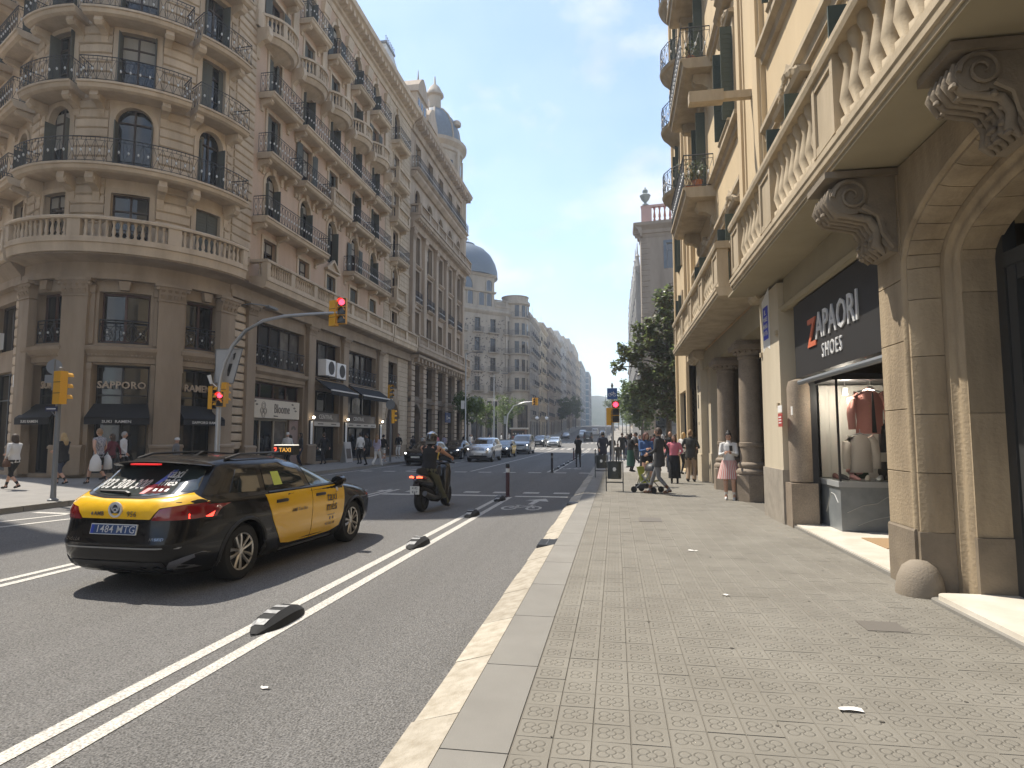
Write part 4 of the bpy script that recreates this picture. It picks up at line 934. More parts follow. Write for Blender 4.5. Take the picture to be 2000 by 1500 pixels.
# --- balustraded balconies
def rbalc(y0, y1, w0, wo, zb, posts, hh):
    mb = FR.mb(); a, b = -y1, -y0
    mb.mould(a, b, [(w0, zb), (wo-.05, zb), (wo-.045, zb+.05), (wo-.02, zb+.06), (wo-.015, zb+.12), (wo, zb+.14), (wo, zb+.2), (w0, zb+.2)])
    zt = zb+.202
    mb.mould(a, b, [(wo-.3, zt), (wo-.06, zt), (wo-.06, zt+.1), (wo-.3, zt+.1)])
    o = FR.put('balcony', mb, YTRIM); mb = FR.mb(); z1 = zb+.2+hh
    mb.mould(a, b, [(wo-.34, z1-.16), (wo-.02, z1-.16), (wo, z1-.1), (wo, z1-.04), (wo-.06, z1), (wo-.3, z1)]); mb.build('handrail', YTRIM, o)
    BL = baluster(hh-.262, YTRIM); ps = sorted(posts)
    for p in ps:
        mb = FR.mb(); mb.box(-p-.36, -p+.36, wo-.29, wo-.08, zt+.1, z1-.16)
        for s in (-1, 1): mb.box(-p+s*.36, -p+s*.27, wo-.08, wo-.05, zt+.1, z1-.16)
        mb.box(-p-.27, -p+.27, wo-.08, wo-.055, z1-.26, z1-.16); mb.box(-p-.27, -p+.27, wo-.08, wo-.055, zt+.1, zt+.2); mb.build('post', YTRIM, o)
    for p, q in zip(ps, ps[1:]):
        n = int((q-p-.72)/.26)
        for i in range(n): y = p+.36+(q-p-.72)*(i+.5)/n; ob = link('baluster', BL, o, (-y, -(wo-.18), zt+.1)); ob.scale = (1.4, 1.4, 1)
    return o
o = rbalc(-2.5, 13.0, -.1, .73, 4.53, [-1, 1.8, 4.5, 7.3, 10.1, 12.62], 1.15)
o = rbalc(13.9, 24.2, -.1, .86, 4.62, [14.3, 16.7, 19.1, 21.5, 23.8], 1.02)
mb = FR.mb(); mb.box(-14.15, -13.95, .08, .5, 4.93, 5.68); mb.build('post', YTRIM, o); mb = FR.mb(); mb.box(-14.2, -13.9, -.1, .53, 5.682, 5.84); mb.build('handrail', YTRIM, o)
mb = FR.mb(); mb.mould(-14.1, -13.4, [(-.3, 4.42), (.1, 4.42), (.16, 4.5), (.16, 4.6), (-.3, 4.6)]); FR.put('pillar_cap', mb, YTRIM)
mb = FR.mb(); mb.mould(-24.6, -22.6, [(-.3, 4.3), (.2, 4.3), (.3, 4.42), (.3, 4.6), (-.3, 4.6)]); FR.put('pillar_cap', mb, YTRIM)
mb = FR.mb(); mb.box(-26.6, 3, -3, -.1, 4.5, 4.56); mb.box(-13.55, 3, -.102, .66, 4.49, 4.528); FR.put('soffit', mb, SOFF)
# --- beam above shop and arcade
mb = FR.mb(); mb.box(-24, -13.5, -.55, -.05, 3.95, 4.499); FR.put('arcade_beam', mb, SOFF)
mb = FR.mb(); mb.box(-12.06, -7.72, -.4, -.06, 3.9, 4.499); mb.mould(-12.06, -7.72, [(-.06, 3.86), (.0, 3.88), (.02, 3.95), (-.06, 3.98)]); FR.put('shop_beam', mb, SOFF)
# --- pillar with the poster
mb = FR.mb(); mb.box(-13.5, -12.06, -.4, .05, .0, 4.42); pl_ = FR.put('pillar', mb, PILL)
mb = FR.mb(); mb.box(-13.53, -12.03, -.43, .075, .0, .97); mb.build('plinth', M('plinth_grey', (.33, .29, .235), .85, col2=(.25, .22, .18), nscale=4, bump=.3), pl_)
for u, z in ((-12.16, 3.45), (-13.42, 3.2), (-12.2, 2.1)): mb = FR.mb(); mb.box(u-.05, u+.05, .05, .09, z, z+.09); mb.build('anchor_plate', YTRIM, pl_)
t = thing('poster', 'tall blue political poster on white backing pasted on the grey pillar', 'poster', (2.998, 13.0, 3.3))
mb = MB(); mb.add([(0, .27, -.04), (0, .2, 0.02), (0, -.02, .05), (0, -.2, .0), (0, -.28, -.03), (0, -.3, 1.2), (0, .32, 1.0)], [tuple(range(7))]); mb.build('backing_paper', WHITE, t)
mb = MB(); mb.add([(-.006, .2, .2), (-.006, -.2, .2), (-.006, -.2, .86), (-.006, .2, .86)], [(0, 1, 2, 3)]); pp = mb.build('blue_sheet', M('poster_blue', (.05, .07, .52), .6), t)
for i, s in enumerate(('EL', 'POBLE', 'MANA', 'VOTA')): text(s, .13, WHITE, pp, plane_mtx((-.009, .03, .74-i*.14), (0, -1, 0), (0, 0, 1)), ext=.001, bold=.02, res=1)
# --- arcade columns
def col(y):
    mb = FR.mb(); c = (-y, .28, 0)
    mb.lathe([(.42, 0), (.42, .62), (.39, .66)], 8, c, a0=pi/8, a1=pi/8+2*pi); o = FR.put('column', mb, GRAN)
    mb = MB(); mb.lathe([(.40, .662), (.41, .72), (.36, .78), (.33, .8), (.36, .86), (.34, .92), (.28, .95), (.275, 1.32), (.295, 1.33), (.295, 1.42), (.272, 1.43), (.245, 3.5), (.27, 3.52), (.27, 3.57), (.25, 3.58)], 24, c); mb.build('shaft', GRAN, o, 50)
    mb = MB(); mb.lathe([(.255, 3.582), (.3, 3.66), (.33, 3.7), (.4, 3.72)], 20, c); mb.box(-y-.42, -y+.42, -.70, .14, 3.72, 3.85); mb.box(-y-.36, -y+.36, -.64, .08, 3.852, 3.948)
    for i in range(14): a = i*pi/7; mb.lathe([(0, -.05), (.04, 0), (0, .05)], 5, (c[0]+.34*cos(a), c[1]+.34*sin(a), 3.66))
    mb.build('capital', GRAN, o, 50)
col(16.35); col(19.75)
mb = FR.mb(); mb.box(-24.0, -22.95, -.45, .04, 0, 4.3); mb.box(-24.03, -22.92, -.47, .07, 0, .95); mb.box(-22.9, -22.3, -.6, -.2, 0, 3.95); mb.box(-22.95, -22.25, -.62, -.17, 0, 1.0); FR.put('pillar', mb, PILL)
for i, (z, h) in enumerate(((3.3, .12), (2.6, .5), (2.0, .1))): mb = MB(); mb.box(-23.7+i*.1, -23.5, .041, .06, z, z+h); FR.put('wall_fitting', mb, IRON)
mb = FR.mb(); mb.box(-22.3, -13.5, -2.58, -2.5, 0, 3.9); mb.box(-19, -14, -2.49, -2.42, .5, 3.2); sf = FR.put('shopfront', mb, M('dark_shopfront', (.03, .03, .03), .25)); mb = FR.mb(); mb.box(-18.6, -17.6, -1.9, -1.75, .9, 2.2); FR.put('red_panel', mb, M('red_board', (.42, .03, .025), .6))
for y in (14.6, 18.1): mb = FR.mb(); mb.box(-y-.6, -y+.6, -.9, -.86, .1, .16); mb.box(-y-.6, -y+.6, -.9, -.86, .3, .36); [mb.box(-y+s*.55-.03, -y+s*.55+.03, -.9, -.85, 0, .4) for s in (-1, 1)]; FR.put('low_rail', mb, STEEL)
# --- shoe shop
DARKS = M('sign_charcoal', (.028, .026, .025), .55)
mb = FR.mb(); mb.box(-11.5, -7.74, -.3, -.07, 2.58, 3.84); sg = FR.put('shop_sign', mb, DARKS); sg['label'] = 'dark shop sign reading ZAPAORI SHOES'
ORG = M('letter_orange', (.62, .16, .08), .5); SILV = M('letter_silver', (.62, .62, .62), .4)
# the letters: Z differs in colour
def sletter(s, y, z, size, m, **k): return text(s, size, m, sg, plane_mtx((-y, .065, z), (1, 0, 0), (0, 0, 1)), **k)
sletter('Z', 10.5, 3.2, .62, ORG, bold=.02, ext=.015); sletter('APAORI', 9.42, 3.26, .58, SILV, bold=.008, ext=.015, sxy=(.84, 1), sp=1.03); sletter('SHOES', 9.62, 2.86, .31, SILV, bold=0, ext=.01, sxy=(.8, 1), sp=1.25)
mb = MB(); mb.tube([(-11.4, -.02+.12, 2.5), (-7.75, .1, 2.5)], .045, 8); FR.put('roller_tube', mb, GREYP)
CLEAR = bpy.data.materials.new('shop_glass'); CLEAR.use_nodes = True; t_ = CLEAR.node_tree; t_.nodes.remove(t_.nodes['Principled BSDF']); mo = t_.nodes['Material Output']
tr_ = t_.nodes.new('ShaderNodeBsdfTransparent'); tr_.inputs[0].default_value = (.86, .88, .87, 1); gl_ = t_.nodes.new('ShaderNodeBsdfGlossy'); gl_.inputs['Roughness'].default_value = .02; fr_ = t_.nodes.new('ShaderNodeLayerWeight'); fr_.inputs[0].default_value = .25
ms_ = t_.nodes.new('ShaderNodeMixShader'); t_.links.new(fr_.outputs['Fresnel'], ms_.inputs[0]); t_.links.new(tr_.outputs[0], ms_.inputs[1]); t_.links.new(gl_.outputs[0], ms_.inputs[2]); t_.links.new(ms_.outputs[0], mo.inputs[0])
MARBG = M('grey_marble', (.21, .225, .23), .3, col2=(.14, .155, .165), nscale=2.5)
mb = FR.mb(); mb.box(-12.0, -10.88, -1.75, -.51, .06, .76); vb = FR.put('window_base', mb, MARBG)
mb = FR.mb(); mb.box(-12.0, -10.85, -1.75, -.48, .762, .85); mb.build('ledge', M('ledge_grey', (.30, .31, .31), .4), vb)
mb = MB(); r = random.Random(4)
for pts in ([(-.6, .3), (-.85, .42), (-1.05, .45), (-1.2, .55), (-1.5, .6), (-1.7, .58)], [(-.75, .1), (-1.0, .2), (-1.2, .24), (-1.5, .36), (-1.75, .4)]):
    mb.tube([(-10.876, -w, .06+z) for w, z in pts], .006, 4)
mb2 = MB(); mb2.tube([(-11.0, .509, .5), (-11.15, .509, .62), (-11.3, .509, .64), (-11.6, .509, .3)], .008, 4); mb.add(mb2.v, mb2.f); mb.build('marble_vein', M('vein', (.42, .42, .40), .4), vb)
mb = FR.mb(); mb.quad(mb.P(-12, -.52, .85), mb.P(-10.9, -.52, .85), mb.P(-10.9, -.52, 2.5), mb.P(-12, -.52, 2.5)); g_ = FR.put('shop_window', mb, CLEAR); mb = FR.mb(); mb.quad(mb.P(-10.9, -.52, .85), mb.P(-10.9, -1.75, .85), mb.P(-10.9, -1.75, 2.5), mb.P(-10.9, -.52, 2.5)); mb.build('pane', CLEAR, g_)
mb = FR.mb(); mb.box(-12.0, -11.93, -.56, -.48, .85, 2.5); mb.box(-10.915, -10.885, -.535, -.505, .85, 2.5); mb.box(-12, -10.88, -1.75, -.45, 2.5, 2.6); mb.build('frame', BLACKP, g_)
mb = FR.mb(); mb.box(-12.06, -11.72, -.45, -.30, 0.06, 2.6); FR.put('side_frame', mb, BLACKP)
mb = FR.mb(); mb.box(-12.05, -10.9, -1.85, -1.78, .85, 2.5); mb.box(-12.07, -12.02, -1.8, -.55, .85, 2.5); FR.put('display_back', mb, M('display_cream', (.58, .54, .48), .9))
mb = FR.mb()
for i in range(12): a = -.55-i*.1; mb.box(-11.96-.012*(i % 2), -11.93-.012*(i % 2), a-.075, a+.03, .86, 2.48)
FR.put('curtain', mb, M('curtain_grey', (.62, .60, .55), .9))
# engaged round column beside the shop
mb = MB(); mb.lathe([(.2, .78), (.2, 2.45), (.17, 2.56), (.05, 2.6)], 20, (-11.85, .2, 0)); o = FR.put('engaged_column', mb, GRAN, smooth=50); mb = FR.mb(); mb.box(-12.08, -11.62, -.4, .04, .0, .76); mb.build('plinth', GRAN, o)
mb = FR.mb(); mb.box(-11.64, -11.58, -.02, .0, 1.95, 2.1); FR.put('notice', mb, WHITE); 
t = thing('notice_plate', 'small red notice with white strip above it, on the round column by the shop window', 'notice', (2.93, 11.86, 1.75)); mb = MB(); mb.box(-.13, .13, 0, .012, 0, .24); n_ = mb.build('red_plate', M('notice_red', (.40, .07, .06), .5), t, rot=-pi/2); mb = MB(); mb.box(-.13, .13, 0, .012, .26, .38); mb.build('white_plate', WHITE, t, rot=-pi/2)
mb = MB(); [mb.box(-.09, .09, .0125, .014, z, z+.02) for z in (.06, .11, .16)]; mb.build('plate_print', WHITE, t, rot=-pi/2)
# shop floor and mat
mb = FR.mb(); mb.box(-12.0, -7.76, -2.6, -.02, -.02, .058); mb.build('marble_step', MARBW, RB, loc=(0, -13, 0), rot=-pi/2); mb = FR.mb(); mb.box(-12.05, -7.74, -.02, .02, -.02, .04); FR.put('step_edge', mb, SLABM)
t = MB(); t.box(-10.2, -9.3, -1.6, -.55, .06, .072); tag(FR.put('door_mat', t, M('coir', (.33, .22, .12), .95)), 'brown coir door mat lying on the white marble shop step', 'doormat').parent = None
bpy.data.objects['door_mat'].location = (3.05, 0, 0)
# things on display
def garment(name, lab, cat, x, y, z, w, h, m, sleeves=True, dk=None, open_=False):
    t = thing(name, lab, cat, (x, y, z)); mb = MB(); n = 12; pts = []
    prof = [(1.0, .0, .10), (.98, .12, .12), (.93, .3, .13), (.95, .5, .14), (1.0, .75, .12), (.85, .9, .08), (.4, 1.0, .05)]
    vs = []; fs = []
    for a, b, d in prof:
        for i in range(n): th = 2*pi*i/n; vs.append((cos(th)*w*.5*a*.72, sin(th)*d*.6+.012*sin(th*3+b*5), b*h))
    for j in range(len(prof)-1):
        for i in range(n): fs.append((j*n+i, j*n+(i+1) % n, (j+1)*n+(i+1) % n, (j+1)*n+i))
    mb.add(vs, fs); mb.build('body', m, t, 60)
    if sleeves:
        for s in (-1, 1): mb = MB(); mb.tube([(s*w*.3, 0, h*.95), (s*w*.42, 0, h*.8), (s*w*.47, -.02, h*.45), (s*w*.46, -.03, h*.1)], [.06, .075, .07, .06], 8); mb.build('sleeve', m, t, 60)
    if open_: mb = MB(); mb.prism([(-.02, h*.02), (.05, h*.02), (.02, h*.95), (0, h*.95)], .135, .15); mb.build('opening', dk, t)
    if open_: mb = MB(); [mb.lathe([(0, -.008), (.012, 0), (0, .008)], 6, (-.05, -.15, h*(.15+.12*i))) for i in range(6)]; mb.build('buttons', M('brass', (.5, .38, .15), .3, metal=1), t)['kind'] = 'stuff'
    mb = MB(); mb.tube([(-w*.3, 0, h*.97), (0, 0, h*1.05), (w*.3, 0, h*.97)], .012, 5); mb.tube([(0, 0, h*1.05), (0, 0, h*1.16)], .006, 4); mb.build('hanger', STEEL, t); return t
garment('jacket', 'salmon pink cardigan jacket hanging in the shop window', 'jacket', 4.2, 11.3, 1.62, .62, .72, M('salmon_knit', (.52, .235, .20), .95, bump=.6, bscale=200), True, BLACKP, True)
garment('blouse', 'pale cream blouse hanging below the pink jacket in the shop window', 'blouse', 4.02, 11.25, .98, .5, .62, M('cream_cloth', (.52, .46, .40), .9), True)
garment('pullover', 'dark pullover hanging at the right end of the shop display', 'pullover', 4.62, 11.3, 1.25, .5, .6, M('charcoal_cloth', (.035, .033, .035), .95), True)
garment('green_bag', 'dark green skirt hanging low behind the shoes in the shop window', 'skirt', 4.1, 11.55, .86, .4, .5, M('bottle_green', (.05, .075, .05), .9), False)
r = random.Random(12)
SH = [M('shoe_%s' % n, c, .5) for n, c in (('pink', (.62, .33, .30)), ('cream', (.66, .58, .48)), ('black', (.03, .03, .03)), ('tan', (.42, .26, .12)), ('wine', (.16, .05, .05)), ('white', (.7, .68, .64)))]
def shoe(x, y, z, rot, m, lab):
    t = thing('shoe', lab, 'shoe', (x, y, z), rot, 'shoes on the window ledge'); mb = MB()
    mb.tube([(-.11, 0, .045), (-.06, 0, .05), (.02, 0, .042), (.08, 0, .03), (.125, 0, .018)], [(.03, .045), (.036, .05), (.04, .04), (.042, .028), (.02, .014)], 9); mb.build('upper', m, t, 60)
    mb = MB(); mb.tube([(-.12, 0, .005), (0, 0, .005), (.13, 0, .005)], [(.034, .008), (.042, .008), (.02, .008)], 8); mb.build('sole', M('shoe_sole', (.5, .44, .36), .8), t)
for i, (x, y, c, nm) in enumerate(((3.72, 11.55, 4, 'wine shoe farthest left on the window ledge'), (3.75, 11.25, 2, 'black shoe between the wine and pink shoes on the ledge'), (3.9, 11.2, 0, 'pink shoe in front of the flowers on the ledge'), (4.05, 11.08, 1, 'cream shoe beside the pink one on the ledge'), (4.22, 11.05, 5, 'white shoe near the middle of the window ledge'), (4.38, 11.1, 2, 'black shoe beside the tan shoe on the ledge'), (4.55, 11.02, 3, 'tan shoe at the right end of the window ledge'))):
    shoe(x, y, .851, r.uniform(-2.2, -.9), SH[c], nm)
t = thing('flower_bunch', 'bunch of pink and white cloth flowers among the display shoes', 'flowers', (3.92, 11.38, .851)); mb = MB(); mb2 = MB()
for i in range(26):
    p = (r.gauss(0, .09), r.gauss(0, .06), .1+abs(r.gauss(0, .09))); (mb if i % 2 else mb2).lathe([(0, -.03), (.035, -.01), (.04, .01), (.015, .03), (0, .02)], 6, p)
mb.build('petals', SH[0], t)['kind'] = 'stuff'; mb2.build('petals', SH[5], t)['kind'] = 'stuff'
mb = MB(); mb.lathe([(.06, 0), (.11, .12), (.1, .25), (.07, .3), (.07, .27), (0, .2)], 12); tag(mb.build('basket', M('dark_basket', (.06, .055, .045), .8), None, 50, (4.42, 11.35, .851)), 'dark woven basket behind the shoes at the right of the display', 'basket')
for x, nm in ((3.85, 'left'), (4.25, 'right')): mb = MB(); mb.tube([(0, 0, .1), (0, 0, 0)], .01, 5); mb.lathe([(.045, -.12), (.05, 0), (.02, .02), (0, .02)], 10); o = tag(mb.build('spot_lamp', WHITE, None, 40, (x, 11.35, 2.4)), '%s white spot lamp at the top of the shop display' % nm, 'lamp'); pl0 = bpy.data.lights.new('spot_glow', 'POINT'); pl0.energy = 17; pl0.color = (1, .9, .76); pl0.shadow_soft_size = .05; po = bpy.data.objects.new('spot_glow', pl0); COL.objects.link(po); po.parent = o; po.location = (0, -.05, -.16)
# --- pier between shop and portal
mb = FR.mb(); mb.box(-7.72, -7.15, -.6, .0, .62, 4.47); pr_ = FR.put('pier', mb, PIER)
zz = [.62, 1.2, 1.86, 2.58, 3.24, 3.9, 4.46]
for a, b in zip(zz, zz[1:]):
    mb = FR.mb(); e = .004; mb.mould(-7.722, -7.148, [(-.3, a+e), (.012, a+e), (.016, a+2*e), (.016, b-2*e), (.012, b-e), (-.3, b-e)]); mb.build('stone', PIER, pr_)
mb = FR.mb(); mb.box(-7.75, -7.12, -.62, .03, 0, .6); mb.mould(-7.75, -7.12, [(-.62, .6), (.03, .6), (.018, .622), (-.62, .622)]); mb.build('plinth', PIERD, pr_)
def scroll(fr, y, z, name='scroll_bracket', S=PIERD, sc=1.):
    mb = fr.mb(); u0, u1 = -y-.26*sc, -y+.26*sc
    mb.box(u0-.06, u1+.06, 0, .74*sc, z-.07, z)
    pr = [(0, z-.92*sc), (.1*sc, z-.9*sc), (.17*sc, z-.8*sc), (.15*sc, z-.66*sc), (.22*sc, z-.5*sc), (.4*sc, z-.44*sc)]
    c = (.46*sc, z-.27*sc); pr += [(c[0]+.22*sc*cos(t), c[1]+.2*sc*sin(t)) for t in [-1.9+.19*i for i in range(19)]]; pr += [(.3*sc, z-.071), (0, z-.071)]
    mb.mould(u0, u1, pr)
    for s in (u0, u1):                                   # volutes on both cheeks
        e = .025 if s == u1 else -.025
        pts = []
        for i in range(26): t = i*.42; rr = .19*sc*(1-i/29); pts.append(Vector((s+e*(.5+i/26), -(c[0]+rr*cos(t)), c[1]+rr*sin(t))))
        mb.tube(pts, [.028*sc*(1-i/40) for i in range(26)], 5)
        mb.tube([Vector((s, -.05, z-.86*sc)), Vector((s+e, -.16*sc, z-.7*sc)), Vector((s+e, -.2*sc, z-.5*sc)), Vector((s+e, -.36*sc, z-.4*sc))], .03*sc, 5)
    for i in range(5):                                   # leaf ribs down the front
        uu = u0+(u1-u0)*(i+.5)/5; mb.tube([(uu, -.66*sc, z-.16*sc), (uu, -.69*sc, z-.3*sc), (uu, -.60*sc, z-.44*sc), (uu, -.44*sc, z-.48*sc), (uu, -.27*sc, z-.52*sc), (uu, -.19*sc, z-.66*sc), (uu, -.21*sc, z-.82*sc), (uu, -.13*sc, z-.92*sc)], [.02*sc, .045*sc, .05*sc, .04*sc, .045*sc, .05*sc, .055*sc, .02*sc], 8)
    r = random.Random(int(y*10))
    for i in range(26):
        uu = u0+(u1-u0)*r.random(); q = r.choice([(.2, .6), (.2, .75), (.17, .86), (.3, .5), (.55, .47), (.64, .4)]); mb.lathe([(0, -.04*sc), (.035*sc, -.01), (.03*sc, .02*sc), (0, .04*sc)], 7, (uu, -q[0]*sc-.04, z-q[1]*sc))
    return fr.put(name, mb, S, smooth=50)
scroll(FR, 7.44, 4.47)
# --- portal
YC, A_, ZS, RISE = 5.0, 1.75, 3.33, .52
def ppath(off, n=18):
    """the portal opening outline in (y,z), from the far foot over the arch to the near foot"""
    p = [(YC+A_+off, z) for z in (0, .6, 1.2, 1.8, 2.4, 3.0)]
    p += [(YC+(A_+off)*cos(pi*i/n), ZS+(RISE+off*.9)*sin(pi*i/n)) for i in range(n+1)]
    return p+[(YC-A_-off, z) for z in (3.0, 2.4, 1.8, 1.2, .6, 0)]
def sweep(name, prof, m, par, i0=0, i1=None, gap=0., smooth=0, closed=True):
    """prof: list of (w, off); each profile point follows its own offset outline"""
    ps = [ppath(o) for w, o in prof]; i1 = len(ps[0])-1 if i1 is None else i1; mb = MB(); k = len(prof); vs = []
    for i in range(i0, i1+1):
        for j, (w, o) in enumerate(prof):
            y, z = ps[j][i]
            if gap and i in (i0, i1):
                q = ps[j][i+1] if i == i0 else ps[j][i-1]; d = Vector((q[0]-y, q[1]-z)); d = d.normalized()*gap if d.length else d; y += d.x; z += d.y
            vs.append((-y, -w, z))
    fs = []
    n = i1-i0
    for i in range(n):
        for j in range(k if closed else k-1): fs.append((i*k+j, i*k+(j+1) % k, (i+1)*k+(j+1) % k, (i+1)*k+j))
    if closed: fs += [tuple(range(k))[::-1], tuple(n*k+j for j in range(k))]
    mb.add(vs, fs); return mb.build(name, m, par, smooth)
t0 = FR.put('portal', MB(), PIER) if False else FR.put('portal', (lambda b: (b.box(-7.16, -7.0, -.65, -.32, 0, 4.4), b.box(-3.0, -2.2, -.65, 0, 0, 4.47), b)[-1])(FR.mb()), PIER)
cav = [(-.33, .34), (-.03, .34)]+[(-.03-.29*(1-cos(t)), .30-.06*sin(t)*0+.0-.04*sin(t)) for t in [pi/2*i/4 for i in range(5)]]
cav = [(-.36, .38), (-.02, .38), (-.02, .33), (-.08, .285), (-.16, .262), (-.25, .25), (-.33, .25)]
N_ = len(ppath(0))-1
for i in range(1, N_-1 if False else N_): 
    sweep('stone', cav, PIER, t0, i, i+1, .0035, 45)
    if i < 6:   # finer courses on the straight jamb: intermediate joints
        pass
sweep('plinth', [(-.34, .36), (0, .36), (0, .31), (-.1, .27), (-.32, .23)], PIERD, t0, 0, 1, 0, 45); 
sweep('outer_moulding', [(-.05, .42), (.01, .42), (.02, .40), (.01, .375), (-.02, .36), (-.05, .36)], PIER, t0, 0, None, 0, 50)
sweep('roll_moulding', [(-.45, .26), (-.30, .26), (-.29, .22), (-.30, .17), (-.34, .15), (-.35, .12), (-.34, .09), (-.345, .05), (-.37, .02), (-.45, .02)], PIER, t0, 0, None, 0, 50)
jb = [(-.7, .04), (-.37, .04), (-.37, .0), (-.7, .0)]
for i in range(1, N_, 2): sweep('jamb_stone', jb, PIER, t0, i, min(i+2, N_), .003)
sweep('plinth', [(-.7, .04), (-.36, .04), (-.36, -.02), (-.7, -.02)], PIERD, t0, 0, 1); sweep('plinth', [(-.7, .04), (-.36, .04), (-.36, -.02), (-.7, -.02)], PIERD, t0, N_-1, N_)
# wall above the arch
mb = FR.mb(); p = ppath(.40)
for (a, b), (c, d) in zip(p[6:-6], p[7:-6]): mb.prism([(-a, b), (-c, d), (-c, 4.47), (-a, 4.47)], -.6, -.001)
mb.box(-7.16, -p[6][0], -.3, -.001, .0, 4.47); mb.box(-p[-7][0], -2.2, -.5, -.001, 0, 4.47); mb.build('spandrel_wall', PIER, t0)
scroll(FR, 5.1, 4.47, 'keystone_bracket', sc=.78)
DOOR = M('portal_iron', (.055, .057, .058), .45, metal=.3)
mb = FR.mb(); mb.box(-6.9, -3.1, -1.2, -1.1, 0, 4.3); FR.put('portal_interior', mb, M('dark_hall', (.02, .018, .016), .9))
mb = FR.mb()
for a, b in ((-6.75, -6.62), (-5.06, -4.94), (-3.38, -3.25)): mb.box(a, b, -.8, -.68, .06, 3.9)
for a, b in ((-6.6, -6.47), (-5.22, -5.08), (-4.92, -4.78), (-3.53, -3.4)): mb.box(a, b, -.77, -.69, .06, 3.2)
mb.box(-6.62, -3.38, -.78, -.67, 3.2, 3.34)
for a, b in ((-6.47, -5.22), (-4.78, -3.53)):
    mb.box(a, b, -.77, -.71, .06, .42); mb.box(a+.1, b-.1, -.709, -.69, .12, .36); mb.box(a, b, -.77, -.7, .9, 1.0); mb.box(a, b, -.77, -.7, 3.05, 3.2)
dr = FR.put('portal_door', mb, DOOR)
mb = MB()
def spiral(cu, cz, r, s=1, turns=1.6):
    mb.tube([(cu+s*r*(1-.8*i/16)*cos(turns*2*pi*i/16), .72, cz+r*(1-.8*i/16)*sin(turns*2*pi*i/16)) for i in range(17)], .012, 4)
for a, b in ((-6.47, -5.22), (-4.78, -3.53)):
    n = 9
    for i in range(1, n): u = a+(b-a)*i/n; mb.tube([(u, .735, 1.0), (u, .735, 3.05)], .012, 4, 0, False)
    for i in range(4):
        u = a+(b-a)*(i+.5)/4
        for z in (.55, .76): spiral(u, z, .1, 1 if i % 2 else -1)
        for z in (1.25, 2.0, 2.75): spiral(u, z, .13, -1 if i % 2 else 1)
mb.build('scroll_grille', DOOR, dr)
mb = MB(); mb.lathe([(0, .34), (.08, .325), (.15, .27), (.195, .17), (.215, .05), (.215, 0)], 20, (-6.99, -.06, 0)); FR.put('guard_stone', mb, M('guard_stone', (.25, .21, .16), .85, bump=.3), smooth=60)
# marble doorstep with a rounded corner
mb = MB(); pts = [(3.0, 2.5)]+[(3.0+.12-.12*cos(t), 6.62+.12*sin(t)) for t in [pi/2*i/5 for i in range(6)]]+[(3.35, 6.74), (3.75, 6.74), (3.75, 2.5)]
k = len(pts); mb.add([(x-3.05, y-13, z) for z in (-.02, .075) for x, y in pts], [tuple(range(k, 2*k))]+[(i, (i+1) % k, (i+1) % k+k, i+k) for i in range(k)]); mb.build('marble_step', MARBW, RB)
mb = MB(); pts2 = [(x-.05 if x < 3.2 else x, y+.03) for x, y in pts]; mb.add([(x-3.05, y-13, z) for z in (-.02, .03) for x, y in pts2], [tuple(range(k, 2*k))]+[(i, (i+1) % k, (i+1) % k+k, i+k) for i in range(k)]); mb.build('step_edge', SLABM, RB)
block('reflection_block', 'unseen cream block behind the photographer, added for reflections and bounce light', (3.05, 0), -pi/2, 3.1, 44, 0, 24, 8, 5, YTRIM, seed=77, bal=.5, loc=(3.05, -20, 0))  # unseen block added to fill the taxi reflections and bounce light
# --- neighbour at the corner with bowed balconies
NB = thing('corner_house', 'yellow corner house with bowed iron balconies, just beyond the arcade house', 'building', (3.05, 29, 0)); FN = Fr(NB, (3.05, 0, 0), -pi/2); FN.S = YTRIM
nop = [(-29.5, -28.3, z, z+2.4) for z in (5.5, 9.2, 12.42, 15.52, 18.3, 21.5)]
wall(FN, -31.2, -26.62, 0, 25, nop+[(-30.5, -27.3, .1, 3.6)], YELLOW)
for a, b, c, d in nop: window(FN, (a+b)/2, c, b-a, d-c, sm=SHUTG, shut='fold')
glazing(FN, -30.5, -27.3, .1, 3.6, 2, BLACKP, -.28)
for z in (12.4, 15.5, 18.28, 21.5): 
    fb = Fr(NB, (3.05+.75, 28.4, 0), -pi/2, 1.5); fb.S = YTRIM
    mb = MB(1.5); mb.mould(-1.5, 1.5, [(-.7, -.2), (-.1, -.2), (0, -.12), (.05, 0), (-.7, 0)]); mb.lathe([(.5, -.95), (.95, -.7), (1.25, -.4), (1.4, -.2)], 12, a0=-pi, a1=0); o = fb.put('balcony', mb, YTRIM, 0, z); m2 = MB(1.5); md = MB(); iron_mesh(m2, -1.5, 1.5, -.4, .0, 1.0, md); r_ = m2.build('railing', IRON, o); md.build('medallions', MEDAL, r_)['kind'] = 'stuff'
mb = FN.mb(); mb.box(-26.9, -26.63, 0, .12, 0, 25); mb.box(-31.2, -30.9, 0, .12, 0, 25); FN.put('pilaster', mb, YELLOW); cornice(FN, -31.2, -26.6, 25, [(-.3, 0), (.1, 0), (.6, .6), (.6, .9), (-.3, .9)])
roofbox(NB, [(3.8, 26.6), (14, 26.6), (14, 31.1), (3.8, 31.1)], 0, 25, YELLOW, 'light_block_core')
fe = Fr(NB, (3.05, 31.2, 0), pi); fe.S = YTRIM; wall(fe, -12, 0, 0, 25, [], YELLOW)
